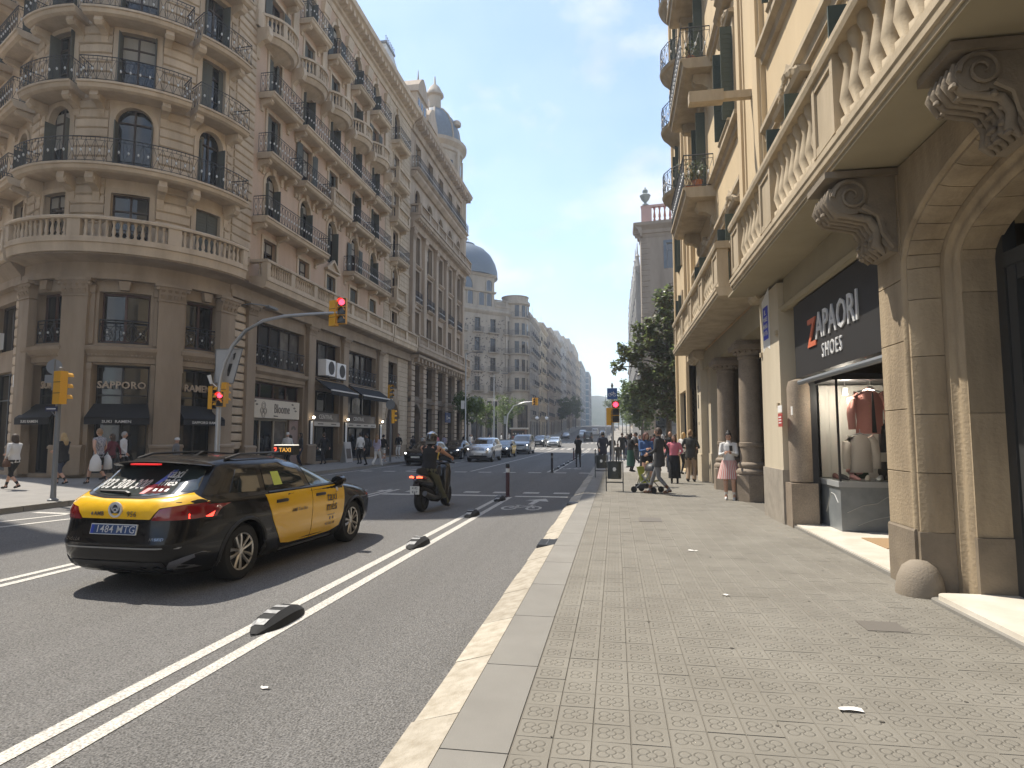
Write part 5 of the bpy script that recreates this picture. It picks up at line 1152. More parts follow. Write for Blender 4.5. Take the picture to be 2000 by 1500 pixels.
# ---------------------------------------------------------------- ground, road, pavements
def sheet(name, x0, x1, ys, dz, m, parent=None, kind='structure', nx=1):
    mb = MB(); k = nx+1; v = []; f = []
    for y in ys:
        for i in range(k): v.append((x0+(x1-x0)*i/nx, y, GZ(y)+dz))
    for j in range(len(ys)-1):
        for i in range(nx): f.append((j*k+i, j*k+i+1, (j+1)*k+i+1, (j+1)*k+i))
    mb.add(v, f); o = mb.build(name, m, parent)
    if kind: o['kind'] = kind
    return o
YS = [-60, 0, 35]+list(range(45, 420, 12))+[450, 500, 560, 620]
GROUND = sheet('ground', -900, 900, YS+[900], -.45, M('earth', (.12, .11, .10), .95))
ROAD = sheet('road', -13.3, -1.1, YS, -.13, ASPH)
CROSS = sheet('cross_road', -90, -1.1, [76, 86, 98, 110], -.122, ASPH)
SIDE = tag(MB().build('pavement', PAVEL), kind='structure') if False else None
def mark(name, pts, dz=-.124, parent=None):
    mb = MB(); mb.add([(x, y, GZ(y)+dz) for x, y in pts], [tuple(range(len(pts)))]); return mb.build(name, PAINT, parent or ROAD)
def line(x, y0, y1, w=.12, dz=-.125):
    ys = [y0]+[y for y in YS if y0 < y < y1]+[y1]; mb = MB()
    for a, b in zip(ys, ys[1:]): mb.quad((x-w/2, a, GZ(a)+dz), (x+w/2, a, GZ(a)+dz), (x+w/2, b, GZ(b)+dz), (x-w/2, b, GZ(b)+dz))
    return mb.build('lane_line', PAINT, ROAD)
for x in (-3.23, -2.95): line(x, -20, 17.6); line(x, 30, 72, .1)
for x in (-7.19, -6.95): line(x, -20, 19.6)
line(-7.05, 30.2, 74); line(-12.75, 20, 74, .1); line(-10.3, 30, 60, .1)
for i in range(14): mark('lane_dash', [(-10.05, -18+5*i), (-9.93, -18+5*i), (-9.93, -16+5*i), (-10.05, -16+5*i)]) if i < 5 else None
for p in ([(-12.6, 9.2), (-12.45, 9.2), (-11.3, 14.3), (-11.45, 14.3)], [(-11.9, 8.6), (-11.75, 8.6), (-10.5, 14.0), (-10.65, 14.0)], [(-12.9, 12.2), (-10.7, 12.0), (-10.7, 12.2), (-12.9, 12.4)]): mark('lane_mark', p)
mark('stop_line', [(-6.85, 17.75), (-3.35, 17.75), (-3.35, 18.1), (-6.85, 18.1)]); mark('stop_line', [(-2.85, 17.65), (-1.35, 17.65), (-1.35, 17.95), (-2.85, 17.95)])
for i in range(13): x = -12.9+i*.92; mark('crossing_dash', [(x, 18.75), (x+.48, 18.75), (x+.48, 19.2), (x, 19.2)])
for i in range(10): x = -12.5+i*1.2; mark('crossing_dash', [(x, 29.4), (x+.6, 29.4), (x+.6, 29.85), (x, 29.85)])
for i in range(16): x = -13+i*.8; mark('zebra_bar', [(x, 74.5), (x+.4, 74.5), (x+.4, 79), (x, 79)], -.115)
for i in range(16): x = -13+i*.8; mark('zebra_bar', [(x, 107), (x+.4, 107), (x+.4, 111), (x, 111)], -.115)
# bicycle and arrow painted in the cycle lane (stretched along the lane)
def bike(x, y, s=1.):
    mb = MB(); z = -.1255+GZ(y); t = .032
    def ring(cx, cy, r):
        n = 20; v = []; f = []
        for i in range(n):
            a = 2*pi*i/n
            for q in (r-t, r+t): v.append((x+s*(cx+q*cos(a)), y+s*(cy+q*sin(a))*2.2, z))
        for i in range(n): j = (i+1) % n; f.append((2*i, 2*i+1, 2*j+1, 2*j))
        mb.add(v, f)
    def st(a, b, w=t):
        a = Vector((x+s*a[0], y+s*a[1]*2.2, z)); b = Vector((x+s*b[0], y+s*b[1]*2.2, z)); d = (b-a).normalized(); n = Vector((-d.y, d.x, 0))*w; mb.quad(a-n, b-n, b+n, a+n)
    ring(-.3, -.02, .17); ring(.32, -.02, .17)
    for a, b in (((-.3, -.02), (-.08, .0)), ((-.3, -.02), (-.14, .2)), ((-.14, .2), (.2, .2)), ((-.08, 0), (.2, .2)), ((-.18, .27), (-.08, 0)), ((.32, -.02), (.18, .28)), ((.18, .28), (.28, .3)), ((-.25, .28), (-.1, .28))): st(a, b)
    o = mb.build('bicycle_mark', PAINT, ROAD); return o
bike(-2.25, 15.0, .95); bike(-2.3, 33.5, .95)
mark('arrow_mark', [(-2.2, 15.75), (-2.06, 15.75), (-2.0, 16.6), (-1.75, 16.5), (-1.9, 17.25), (-2.4, 16.75), (-2.16, 16.68)])
# right pavement ---------------------------------------------------------------
PAV = sheet('right_pavement', -.885, 3.9, [-20, 0, 26], -.0062, GROUT)
def panot_mat():
    m = bpy.data.materials.new('flower_tile'); m.use_nodes = True; t = m.node_tree; b = t.nodes['Principled BSDF']; b.inputs['Roughness'].default_value = .85; b.inputs['Specular IOR Level'].default_value = .3
    ln = t.links.new
    def mt(op, a, b_=None, c=None, clamp=False):
        n = t.nodes.new('ShaderNodeMath'); n.operation = op; n.use_clamp = clamp
        for i, v in enumerate((a, b_, c)):
            if v is None: continue
            if isinstance(v, (int, float)): n.inputs[i].default_value = v
            else: ln(v, n.inputs[i])
        return n.outputs[0]
    g = t.nodes.new('ShaderNodeNewGeometry'); s = t.nodes.new('ShaderNodeSeparateXYZ'); ln(g.outputs['Position'], s.inputs[0])
    x = mt('ABSOLUTE', mt('SUBTRACT', mt('FRACT', mt('MULTIPLY', mt('ADD', s.outputs[0], 10.54), 5.)), .5))
    y = mt('ABSOLUTE', mt('SUBTRACT', mt('FRACT', mt('MULTIPLY', mt('ADD', s.outputs[1], 10.), 5.)), .5))
    def dist(cx, cy): return mt('SQRT', mt('ADD', mt('POWER', mt('SUBTRACT', x, cx), 2.), mt('POWER', mt('SUBTRACT', y, cy), 2.)))
    def ring(d, r, w): return mt('SUBTRACT', 1., mt('DIVIDE', mt('ABSOLUTE', mt('SUBTRACT', d, r)), w), None, True)
    dc = dist(0, 0); dp = dist(.185, .155)
    out = mt('GREATER_THAN', dc, .125)
    grv = mt('MAXIMUM', mt('MULTIPLY', ring(dp, .15, .045), out), ring(dc, .13, .04))
    n = t.nodes.new('ShaderNodeTexNoise'); n.inputs['Scale'].default_value = 1.3; n.inputs['Detail'].default_value = 9; ln(g.outputs['Position'], n.inputs['Vector'])
    nf = t.nodes.new('ShaderNodeTexNoise'); nf.inputs['Scale'].default_value = 160; ln(g.outputs['Position'], nf.inputs['Vector'])
    # one tone per tile
    fx = mt('FLOOR', mt('MULTIPLY', mt('ADD', s.outputs[0], 10.54), 5.)); fy = mt('FLOOR', mt('MULTIPLY', mt('ADD', s.outputs[1], 10.), 5.))
    cb = t.nodes.new('ShaderNodeCombineXYZ'); ln(fx, cb.inputs[0]); ln(fy, cb.inputs[1]); wn = t.nodes.new('ShaderNodeTexWhiteNoise'); wn.noise_dimensions = '2D'; ln(cb.outputs[0], wn.inputs['Vector'])
    mx = t.nodes.new('ShaderNodeMix'); mx.data_type = 'RGBA'; r = t.nodes.new('ShaderNodeMapRange'); r.inputs[1].default_value = .35; r.inputs[2].default_value = .68; ln(n.outputs['Fac'], r.inputs[0]); ln(r.outputs[0], mx.inputs[0]); mx.inputs[6].default_value = (.222, .206, .173, 1); mx.inputs[7].default_value = (.187, .172, .143, 1)
    v = mt('ADD', mt('ADD', .85, mt('MULTIPLY', wn.outputs['Value'], .07)), mt('MULTIPLY', nf.outputs['Fac'], .24)); v = mt('MULTIPLY', v, mt('SUBTRACT', 1., mt('MULTIPLY', grv, .05)))  # flower grooves darkened in the colour, standing in for their shading
    mm = t.nodes.new('ShaderNodeMix'); mm.data_type = 'RGBA'; mm.blend_type = 'MULTIPLY'; mm.inputs[0].default_value = 1; ln(mx.outputs[2], mm.inputs[6]); ln(v, mm.inputs[7]); ln(mm.outputs[2], b.inputs['Base Color'])
    bp = t.nodes.new('ShaderNodeBump'); bp.inputs['Strength'].default_value = .7; bp.inputs['Distance'].default_value = .009
    ln(mt('ADD', mt('SUBTRACT', 1., grv), mt('MULTIPLY', nf.outputs['Fac'], .12)), bp.inputs['Height']); ln(bp.outputs[0], b.inputs['Normal']); return m
PANOT = panot_mat()
def tile_verts(mb, cx, cy, z, tx=0., ty=0.):
    a = .0952; b = .0985; ay = .0978; by = .0994
    zz = lambda x, y: z+x*tx+y*ty
    v = [(cx+p*b, cy+q*by, z-.008) for p, q in ((-1, -1), (1, -1), (1, 1), (-1, 1))]+[(cx+p*a, cy+q*ay, zz(p*a, q*ay)) for p, q in ((-1, -1), (1, -1), (1, 1), (-1, 1))]
    mb.add(v, [(4, 5, 6, 7)]+[(i, (i+1) % 4, (i+1) % 4+4, i+4) for i in range(4)])
mb = MB(); tile_verts(mb, 0, 0, 0); TILE = mb.mesh('tile', PANOT)
far = MB()
for j in range(-4, 130):
    y = 2.4+.2*j+.1
    for i in range(18):
        x = -.54+.2*i+.1
        if 0 <= j < 16: o = link('tile', TILE, PAV, (x, y, RND.uniform(-.0012, .0012))); o.rotation_euler = (RND.gauss(0, .004), RND.gauss(0, .004), 0)
        else: tile_verts(far, x, y, RND.uniform(-.0012, .0012), RND.gauss(0, .004), RND.gauss(0, .004))
far.build('tiles', PANOT, PAV)['kind'] = 'stuff'
# kerb stones and granite strip
def stone(name, x0, x1, y0, y1, m, zo=0., zi=0., j=.002):
    mb = MB(); e = .003; jx = RND.uniform(-.018, .012) if zo < -.01 else 0
    v = [(x0+jx-.02*(zo < -.01), y0+e, -.16), (x1, y0+e, -.16), (x1, y1-e, -.16), (x0+jx-.02*(zo < -.01), y1-e, -.16),
         (x0+jx, y0+j+e, zo), (x1-.004, y0+j+e, zi), (x1-.004, y1-j-e, zi), (x0+jx, y1-j-e, zo)]
    mb.add(v, [(4, 5, 6, 7)]+[(i, (i+1) % 4, (i+1) % 4+4, i+4) for i in range(4)]); return mb.build(name, m, PAV)
y = 1.0
GRATES = [(9.3, 9.85), (15.05, 15.5)]
while y < 44:
    L_ = RND.uniform(.78, 1.12)
    nx = next((g for g in GRATES if y < g[0] < y+L_), None)
    if nx: L_ = nx[0]-y
    stone('kerb_stone', -1.18, -.9, y, y+L_, GRANL, -.07, 0.); y += L_
    if nx: y = nx[1]
y = .8
while y < 26: L_ = 1.2; stone('granite_slab', -.9, -.545, y, y+L_, SLABM); y += L_
for a, b in GRATES:
    mb = MB(); mb.box(-1.17, -.9, -b, -a, -.14, -.03); 
    for i in range(6): yy = a+(b-a)*(i+.5)/6; mb.box(-1.16, -.91, -yy-.025, -yy+.025, -.029, -.012)
    mb.box(-1.04, -1.02, -b, -a, -.0118, -.009); mb.build('drain_grate', M('cast_iron', (.05, .052, .055), .6), PAV)
mb = MB(); mb.box(.42, .84, -12.6, -12.0, -.02, .006); mb.build('access_cover', M('worn_iron', (.14, .125, .105), .7), PAV)
mb = MB(); mb.box(2.0, 2.32, -5.9, -5.62, -.02, .005); mb.build('access_cover', M('worn_iron', (.14, .125, .105), .7), PAV)
# open pavement round the crossing, left pavement, and beyond
PL = sheet('plaza_pavement', -1.13, 60, [26, 35, 45, 57, 69, 76, 86, 98, 110], -.004, PAVEL); 
sheet('far_pavement', -1.13, 8, [110]+[y for y in YS if y > 112], 0, PAVEL)
LP = sheet('left_pavement', -90, -13.3, [-40, 0, 35, 45, 57, 76], -.004, M('left_flags', (.25, .235, .215), .85, col2=(.20, .19, .175), nscale=1.5))
sheet('left_far_pavement', -90, -13.3, [110]+[y for y in YS if y > 112], 0, PAVEL)
y = 4.
while y < 76:
    mb = MB(); b = min(y+1.2, 76); mb.add([(-13.3, y+.006, -.16+GZ(y)), (-13.3, b-.006, -.16+GZ(b)), (-13.32, b-.006, .002+GZ(b)), (-13.32, y+.006, .002+GZ(y)), (-13.58, b-.006, .002+GZ(b)), (-13.58, y+.006, .002+GZ(y))], [(0, 1, 2, 3), (3, 2, 4, 5)]); mb.build('kerb_stone', SLABM, LP); y += 1.2
# old chewing gum and dark drips trodden into the tiles
mb = MB(); r = random.Random(21)
for i in range(90):
    x = r.uniform(-.5, 3.0); y = 2.6+r.random()**1.5*12; s = r.uniform(.006, .016); n = 7; mb.add([(x+s*r.uniform(.6, 1.2)*cos(2*pi*k/n), y+s*r.uniform(.6, 1.3)*sin(2*pi*k/n), .0035) for k in range(n)], [tuple(range(n))])
mb.build('gum_spots', M('gum_dark', (.09, .08, .065), .9), PAV)['kind'] = 'stuff'
# litter
PAPER = M('crumpled_paper', (.85, .82, .78), .8)
def litter(x, y, s, z, lab):
    mb = MB(); r = random.Random(x); n = 5; v = [(x+s*(i/(n-1)-.5)*2*1.2+r.uniform(-.01, .01), y+s*(j-.5)*.8, z+.004+r.uniform(0, .014)) for j in range(2) for i in range(n)]
    mb.add(v, [(i, i+1, i+1+n, i+n) for i in range(n-1)]); tag(mb.build('paper_scrap', PAPER), lab, 'litter', None)
litter(1.31, 4.0, .055, .002, 'white crumpled paper scrap lying on the flower tiles nearest the camera')
litter(1.03, 9.05, .05, .002, 'small pale scrap on the tiles halfway to the striped paving'); litter(-2.36, 4.05, .03, -.127, 'white scrap lying on the asphalt of the cycle lane')
litter(1.05, 6.6, .035, .002, 'tiny white scrap on tiles between two other paper scraps')
# ---------------------------------------------------------------- vehicles
CARGLASS = M('car_glass', (.010, .013, .014), .04, spec=.8, coat=.5)
GREENGL = M('car_glass_greenish', (.05, .065, .058), .06, spec=.8)
REDL = M('tail_red', (.22, .008, .01), .12, coat=1.); REDE = M('brake_glow', (1, .05, .03), .3, emit=2.2)
HEADE = M('headlight_glow', (1, .97, .9), .3, emit=7.); HEADG = M('headlight_glass', (.35, .36, .37), .1, metal=.6)
PLATEW = M('plate_white', (.7, .7, .66), .5)
RIM = M('alloy', (.52, .50, .47), .3, metal=.85)
def interp(keys, z, i):
    if z <= keys[0][0]: return keys[0][i]
    for a, b in zip(keys, keys[1:]):
        if z <= b[0]:
            t = (z-a[0])/(b[0]-a[0]); return a[i]+(b[i]-a[i])*t
    return keys[-1][i]
PROF = {  # z, y rear, y front, half width   (for length 4.65, height 1.44)
 'wagon': [(.17, .40, 4.3, .74), (.22, .20, 4.48, .80), (.30, .08, 4.58, .85), (.42, .03, 4.64, .875), (.55, .0, 4.65, .885), (.62, .035, 4.65, .89), (.72, .06, 4.58, .895), (.80, .07, 4.42, .89), (.86, .07, 4.2, .885), (.92, .09, 3.9, .875), (.97, .12, 3.58, .85), (1.01, .18, 3.34, .815), (1.08, .31, 3.12, .785), (1.18, .47, 2.84, .745), (1.28, .60, 2.56, .70), (1.35, .68, 2.32, .655), (1.40, .78, 2.06, .60), (1.425, .98, 1.86, .50), (1.435, 1.2, 1.75, .36)],
 'suv': [(.22, .35, 4.4, .76), (.30, .12, 4.55, .86), (.45, .03, 4.64, .91), (.60, .0, 4.65, .92), (.75, .02, 4.63, .925), (.90, .04, 4.55, .92), (1.0, .06, 4.3, .91), (1.06, .09, 3.95, .89), (1.1, .13, 3.5, .865), (1.15, .18, 3.28, .84), (1.28, .34, 2.98, .79), (1.42, .50, 2.68, .74), (1.54, .66, 2.38, .68), (1.60, .8, 2.1, .60), (1.63, 1.1, 1.8, .42)],
 'sedan': [(.17, .35, 4.4, .75), (.25, .12, 4.55, .84), (.40, .03, 4.64, .88), (.55, .0, 4.65, .89), (.70, .03, 4.6, .895), (.80, .05, 4.42, .89), (.88, .06, 4.1, .88), (.94, .1, 3.75, .86), (.98, .35, 3.45, .84), (1.02, .75, 3.25, .81), (1.12, 1.0, 2.98, .76), (1.24, 1.25, 2.68, .70), (1.35, 1.5, 2.38, .63), (1.40, 1.7, 2.15, .54), (1.42, 1.85, 2.0, .40)],
 'van': [(.22, .2, 4.5, .80), (.32, .06, 4.6, .90), (.5, .0, 4.65, .93), (.8, .0, 4.62, .94), (1.0, .02, 4.5, .935), (1.1, .03, 4.25, .93), (1.18, .04, 3.95, .92), (1.3, .06, 3.75, .90), (1.5, .1, 3.42, .86), (1.7, .15, 3.1, .82), (1.82, .22, 2.85, .77), (1.88, .4, 2.6, .66), (1.9, .7, 2.3, .5)]}
class Car:
    def __init__(s, name, label, cat, loc, rot, kind, paint, sc=(1, 1, 1), group=None, wr=.33, axles=(1.0, 3.70), n=5.5):
        s.k = PROF[kind]; s.kind = kind; s.t = thing(name, label, cat, loc, rot, group); s.t.scale = sc; s.n = n; s.wr = wr; s.ax = axles; s.p = paint
        zs = []
        for a, b in zip(s.k, s.k[1:]): m_ = max(1, int((b[0]-a[0])/.035)); zs += [a[0]+(b[0]-a[0])*i/m_ for i in range(m_)]
        zs.append(s.k[-1][0]); K = 72; v = []; f = []
        for z in zs:
            for i in range(K): v.append(s.ring(z, 2*pi*i/K))
        for j in range(len(zs)-1):
            for i in range(K): f.append((j*K+i, j*K+(i+1) % K, (j+1)*K+(i+1) % K, (j+1)*K+i))
        f.append(tuple(range(K))[::-1]); f.append(tuple((len(zs)-1)*K+i for i in range(K)))
        mb = MB(); mb.add(v, f); me = mb.mesh('body', paint, 40)
        cb = MB()
        for y in axles:
            for sx in (-1, 1):
                m_ = MB(); m_.lathe([(wr+.055, 0), (wr+.055, .5)], 26, (0, 0, 0)); cb.add([(sx*(.62+b), y-2.325+a, wr+c) for a, c, b in m_.v], m_.f)
        co = cb.build('cut', RUBBER, s.t); bo = link('body', me, s.t)
        md = bo.modifiers.new('b', 'BOOLEAN'); md.operation = 'DIFFERENCE'; md.object = co; md.solver = 'EXACT'
        bpy.context.view_layer.update(); dg = bpy.context.evaluated_depsgraph_get()
        nm = bpy.data.meshes.new_from_object(bo.evaluated_get(dg)); nm.name = 'body'; bo.modifiers.clear(); bo.data = nm
        while len(nm.materials) > 1: nm.materials.pop()
        nm.polygons.foreach_set('use_smooth', [True]*len(nm.polygons)); nm.set_sharp_from_angle(angle=radians(38)); bpy.data.objects.remove(co); s.body = bo
        mb = MB(); 
        for y in axles: mb.box(-.62, .62, -(y-2.325)-.36, -(y-2.325)+.36, .16, wr*2)
        mb.build('wheel_well', RUBBER, s.t)
    def g(s, z): return [interp(s.k, z, i) for i in (1, 2, 3)]
    def ring(s, z, a):
        yr, yf, w = s.g(z); c, q = cos(a), sin(a); e = 2/s.n
        return (w*math.copysign(abs(c)**e, c), (yr+yf)/2+(yf-yr)/2*math.copysign(abs(q)**e, q)-2.325, z)
    def X(s, y, z):
        yr, yf, w = s.g(z); h = (yf-yr)/2; t = min(.9999, abs((y-(yr+yf)/2)/h)); return w*(1-t**s.n)**(1/s.n)
    def Yr(s, x, z): yr, yf, w = s.g(z); h = (yf-yr)/2; t = min(.9999, abs(x/w)); return (yr+yf)/2-h*(1-t**s.n)**(1/s.n)
    def Yf(s, x, z): yr, yf, w = s.g(z); h = (yf-yr)/2; t = min(.9999, abs(x/w)); return (yr+yf)/2+h*(1-t**s.n)**(1/s.n)
    def mapv(s, where, off, sgn=1):
        if where == 'side': return lambda a, b: (sgn*(s.X(a, b)+off), a-2.325, b)
        if where == 'rear': return lambda a, b: (a, s.Yr(a, b)-off-2.325, b)
        return lambda a, b: (a, s.Yf(a, b)+off-2.325, b)
    def patch(s, where, poly, m, name, off=.005, sgn=1, par=None, cuts=3):
        bm = bmesh.new(); vs = [bm.verts.new((a, b, 0)) for a, b in poly]; es = [bm.edges.new((vs[i], vs[(i+1) % len(vs)])) for i in range(len(vs))]
        bmesh.ops.triangle_fill(bm, edges=es, use_beauty=True)
        for _ in range(cuts):
            bmesh.ops.subdivide_edges(bm, edges=[e for e in bm.edges if e.calc_length() > .09], cuts=1); bmesh.ops.triangulate(bm, faces=bm.faces); bmesh.ops.beautify_fill(bm, faces=bm.faces, edges=[e for e in bm.edges if not e.is_boundary])
        F = s.mapv(where, off, sgn); F0 = s.mapv(where, -.004, sgn)
        # a rim that goes down into the body gives the panel thickness
        be = [e for e in bm.edges if e.is_boundary]; top = {v: F(v.co.x, v.co.y) for v in bm.verts}; low = {}
        for e in be:
            for v in e.verts:
                if v not in low: q = bm.verts.new(F0(v.co.x, v.co.y)); low[v] = q
        for v, c in top.items(): v.co = c
        for e in be: a, b = e.verts; bm.faces.new((a, b, low[b], low[a]))
        me = bpy.data.meshes.new(name); bmesh.ops.recalc_face_normals(bm, faces=bm.faces); bm.to_mesh(me); bm.free(); me.materials.append(m)
        me.polygons.foreach_set('use_smooth', [True]*len(me.polygons)); me.set_sharp_from_angle(angle=radians(50))
        # outward check
        return link(name, me, par or s.t)
    def letter(s, where, txt, a, b, size, m, off=.011, sgn=1, par=None, flip=1, **k):
        me = text_mesh(txt, size, ext=.002, res=2, **k); F = s.mapv(where, off, sgn)
        for v in me.vertices: v.co = F(a+flip*v.co.x, b+v.co.y)
        me.materials.clear(); me.materials.append(m); return link('lettering', me, par or s.t)
    def wheels(s, spokes=10, rim=RIM):
        w = .20
        ty = MB(); r = s.wr; ty.lathe([(r*.66, -w/2), (r*.9, -w/2), (r*.985, -w*.36), (r, -w*.2), (r, w*.2), (r*.985, w*.36), (r*.9, w/2), (r*.66, w/2), (r*.62, w*.3), (r*.62, -w*.3), (r*.66, -w/2)], 36, caps=False); tm = ty.mesh('wheel', RUBBER, 40)
        rm = MB(); rm.lathe([(r*.60, w*.42), (r*.66, w*.47), (r*.675, w*.44), (r*.64, w*.1), (r*.62, -w*.4)], 30, caps=False); rm.lathe([(0, w*.42), (r*.1, w*.42), (r*.14, w*.36), (r*.14, w*.2)], 12)
        for i in range(spokes):
            a = 2*pi*i/spokes; d = .09 if i % 2 else -.09; rm.tube([(r*.1*cos(a), r*.1*sin(a), w*.34), (r*.4*cos(a+d*.4), r*.4*sin(a+d*.4), w*.40), (r*.63*cos(a+d), r*.63*sin(a+d), w*.43)], [(.016, .02), (.018, .016), (.024, .012)], 5)
        mm = rm.mesh('rim', rim, 40); db = MB(); db.lathe([(0, w*.05), (r*.62, w*.05)], 20); dm = db.mesh('brake_disc', M('brake_grey', (.07, .07, .07), .5, metal=.5))
        for y in s.ax:
            for sx in (-1, 1):
                o = link('wheel', tm, s.t, (sx*(s.g(s.wr)[2]-.125), y-2.325, s.wr), (0, sx*pi/2, 0)); link('rim', mm, o); link('brake_disc', dm, o)
    def mirrors(s, y, z, m, w=.86):
        for sx in (-1, 1):
            mb = MB(); x = s.X(y, z-.03); mb.tube([(sx*x, y-2.325, z-.04), (sx*(x+.09), y-2.325, z)], .025, 6); mb.tube([(sx*(x+.07), y-2.34, z), (sx*(x+.07), y-2.27, z+.01), (sx*(x+.07), y-2.2, z)], [(.10, .075), (.11, .08), (.06, .05)], 10); o = mb.build('mirror', m, s.t, 50)
YEL = M('taxi_yellow', (.82, .47, .012), .25, coat=.7); BLK = M('car_black', (.006, .006, .007), .22, coat=.35, spec=.25)
PB_ = M('plate_blue', (.03, .065, .17), .45)
TX = Car('taxi', 'black and yellow estate taxi driving away, nearest car on the road', 'taxi', (-5.22, 8.42, -.13), radians(-3.2), 'wagon', BLK, (1.05, 1.04, 1.02))
TX.t['label'] = 'black estate taxi with yellow doors and yellow tailgate, nearest car on the road'
for sg in (1, -1):
    rd = TX.patch('side', [(1.36, .955), (1.42, .80), (1.50, .62), (1.62, .44), (1.72, .31), (1.9, .285), (2.395, .275), (2.395, .955)], YEL, 'rear_door', .006, sg)
    fd = TX.patch('side', [(2.41, .955), (2.41, .275), (2.95, .28), (3.2, .33), (3.3, .52), (3.32, .955)], YEL, 'front_door', .006, sg)
    for d, y in ((rd, 1.68), (fd, 2.62)):
        mb = MB(); x = TX.X(y, .85); mb.tube([(sg*(x+.01), y-2.325-.12, .85), (sg*(x+.035), y-2.325-.06, .852), (sg*(x+.035), y-2.325+.06, .852), (sg*(x+.01), y-2.325+.12, .85)], [(.012, .018)]*4, 6); mb.build('handle', BLACKP, d, 40); TX.patch('side', [(y-.13, .83), (y+.13, .83), (y+.12, .87), (y-.12, .87)], BLACKP, 'handle_recess', .009, sg, d, 2)
    f_ = 1 if sg > 0 else -1
    TX.letter('side', 'taxi', 2.93, .79, .19, DKT, sgn=sg, par=fd, flip=f_, bold=.01); TX.letter('side', 'més', 2.93, .65, .19, DKT, sgn=sg, par=fd, flip=f_, bold=.01); TX.letter('side', '933 300 300', 2.9, .40, .055, DKT, sgn=sg, par=fd, flip=f_, bold=.01); TX.letter('side', 'taximes.com', 2.92, .53, .04, DKT, sgn=sg, par=fd, flip=f_)
    TX.patch('side', [(2.88, .46), (2.92, .46), (2.91, .50), (2.89, .50)], DKT, 'phone_icon', .009, sg, fd, 1); TX.patch('side', [(2.96, .46), (3.0, .46), (2.99, .50), (2.97, .50)], DKT, 'phone_icon', .009, sg, fd, 1)
    TX.patch('side', [(3.1+.03*cos(i), .885+.03*sin(i)) for i in [j*pi/5 for j in range(10)]], M('badge_white', (.75, .7, .68), .4), 'round_badge', .009, sg, fd, 0)
    TX.letter('side', 'AMB Taxi Bcn', 2.08, .70, .065, DKT, sgn=sg, par=rd, flip=f_, bold=.01)
    TX.patch('side', [(.78, 1.03), (1.32, 1.0), (1.36, 1.30), (1.0, 1.28)], CARGLASS, 'side_window', .006, sg)
    rw = TX.patch('side', [(1.43, 1.0), (2.30, .985), (2.22, 1.345), (1.47, 1.315)], CARGLASS, 'side_window', .006, sg); TX.patch('side', [(2.43, .985), (3.13, .99), (3.0, 1.08), (2.62, 1.31), (2.36, 1.35)], GREENGL, 'side_window', .006, sg)
    TX.patch('side', [(1.62, 1.05), (1.8, 1.05), (1.79, 1.22), (1.63, 1.22)], M('sticker_lime', (.55, .62, .10), .6), 'window_sticker', .009, sg, rw, 1)
    TX.patch('side', [(1.45, .972), (3.2, .965), (3.2, .98), (1.45, .988)], BLACKP, 'window_trim', .012, sg)
    TX.patch('side', [(1.75, .205), (3.05, .205), (3.05, .235), (1.75, .235)], M('sill_trim', (.30, .31, .32), .3, metal=.7), 'sill_trim', .014, sg)
    # tail lamp wraps round the corner
    lp = [(.43*1, .79), (.50, .905), (.62, .935), (.80, .955), (.85, .90), (.84, .80), (.7, .79)]
    tl = TX.patch('rear', [(sg*a, b) for a, b in lp], REDL, 'tail_light', .012); TX.patch('side', [(.22, .80), (.22, .93), (.42, .935), (.72, .925), (.50, .86), (.36, .80)], REDL, 'tail_light_side', .01, sg, tl)
    TX.patch('rear', [(sg*a, b) for a, b in ((.74, .80), (.83, .80), (.835, .855), (.74, .85))], REDE, 'brake_lamp', .016, 1, tl, 1)
    TX.patch('rear', [(sg*a, b) for a, b in ((.56, .27), (.62, .36), (.80, .44), (.82, .42), (.68, .33), (.8, .285), (.8, .27))], CHROME, 'bumper_trim', .012)
    mb = MB(); pts = [(sg*(TX.X(y, 1.36)-.035), y-2.325, z) for y, z in ((.95, 1.40), (1.2, 1.455), (2.0, 1.46), (2.5, 1.40))]; mb.tube(pts, .016, 6); mb.build('roof_rail', BLACKP, TX.t, 50)
    m_ = M('arch_trim', (.018, .018, .018), .6)
    for y0 in TX.ax:
        mb = MB(); mb.tube([(sg*(TX.X(y0+.385*cos(a), .33+.385*sin(a))+.0), y0+.385*cos(a)-2.325, .33+.385*sin(a)) for a in [-.25+(pi+.5)*i/16 for i in range(17)]], [(.022, .022)]*17, 5); mb.build('arch_trim', m_, TX.t, 50)
tg = TX.patch('rear', [(-.80, .965), (-.66, 1.06), (-.5, 1.025), (-.25, 1.0), (.25, 1.0), (.5, 1.025), (.66, 1.06), (.80, .965), (.5, .915), (.41, .80), (-.41, .80), (-.5, .915)], YEL, 'tailgate', .014, cuts=5)
mb = MB(); mb.ring(0, 0, .062, .082, -.008, .012, 0, 2*pi, 24); mb.ring(0, .02, .035, .045, 0, .012, 0, 2*pi, 20); mb.ring(0, -.005, .018, .026, 0, .012, 0, 2*pi, 14); mb.lathe([(0, 0), (.062, 0)], 20) if False else None
e = mb.build('emblem', M('emblem_silver', (.72, .73, .75), .3, metal=.4), tg, 0, (0, TX.Yr(0, .885)-2.325-.02, .895)); mb = MB(); mb.disc((0, -.001, 0), (0, -1, 0), .063, 20); mb.build('emblem_disc', M('emblem_dark', (.08, .09, .12), .2, metal=.5), e)
TX.letter('rear', 'AMB', -.2, .85, .062, DKT, .02, par=tg, bold=.025); TX.letter('rear', '956', .2, .85, .08, DKT, .02, par=tg, bold=.005); TX.patch('rear', [(-.3, .85), (-.285, .87), (-.27, .85), (-.285, .83)], DKT, 'badge_print', .019, 1, tg, 1)
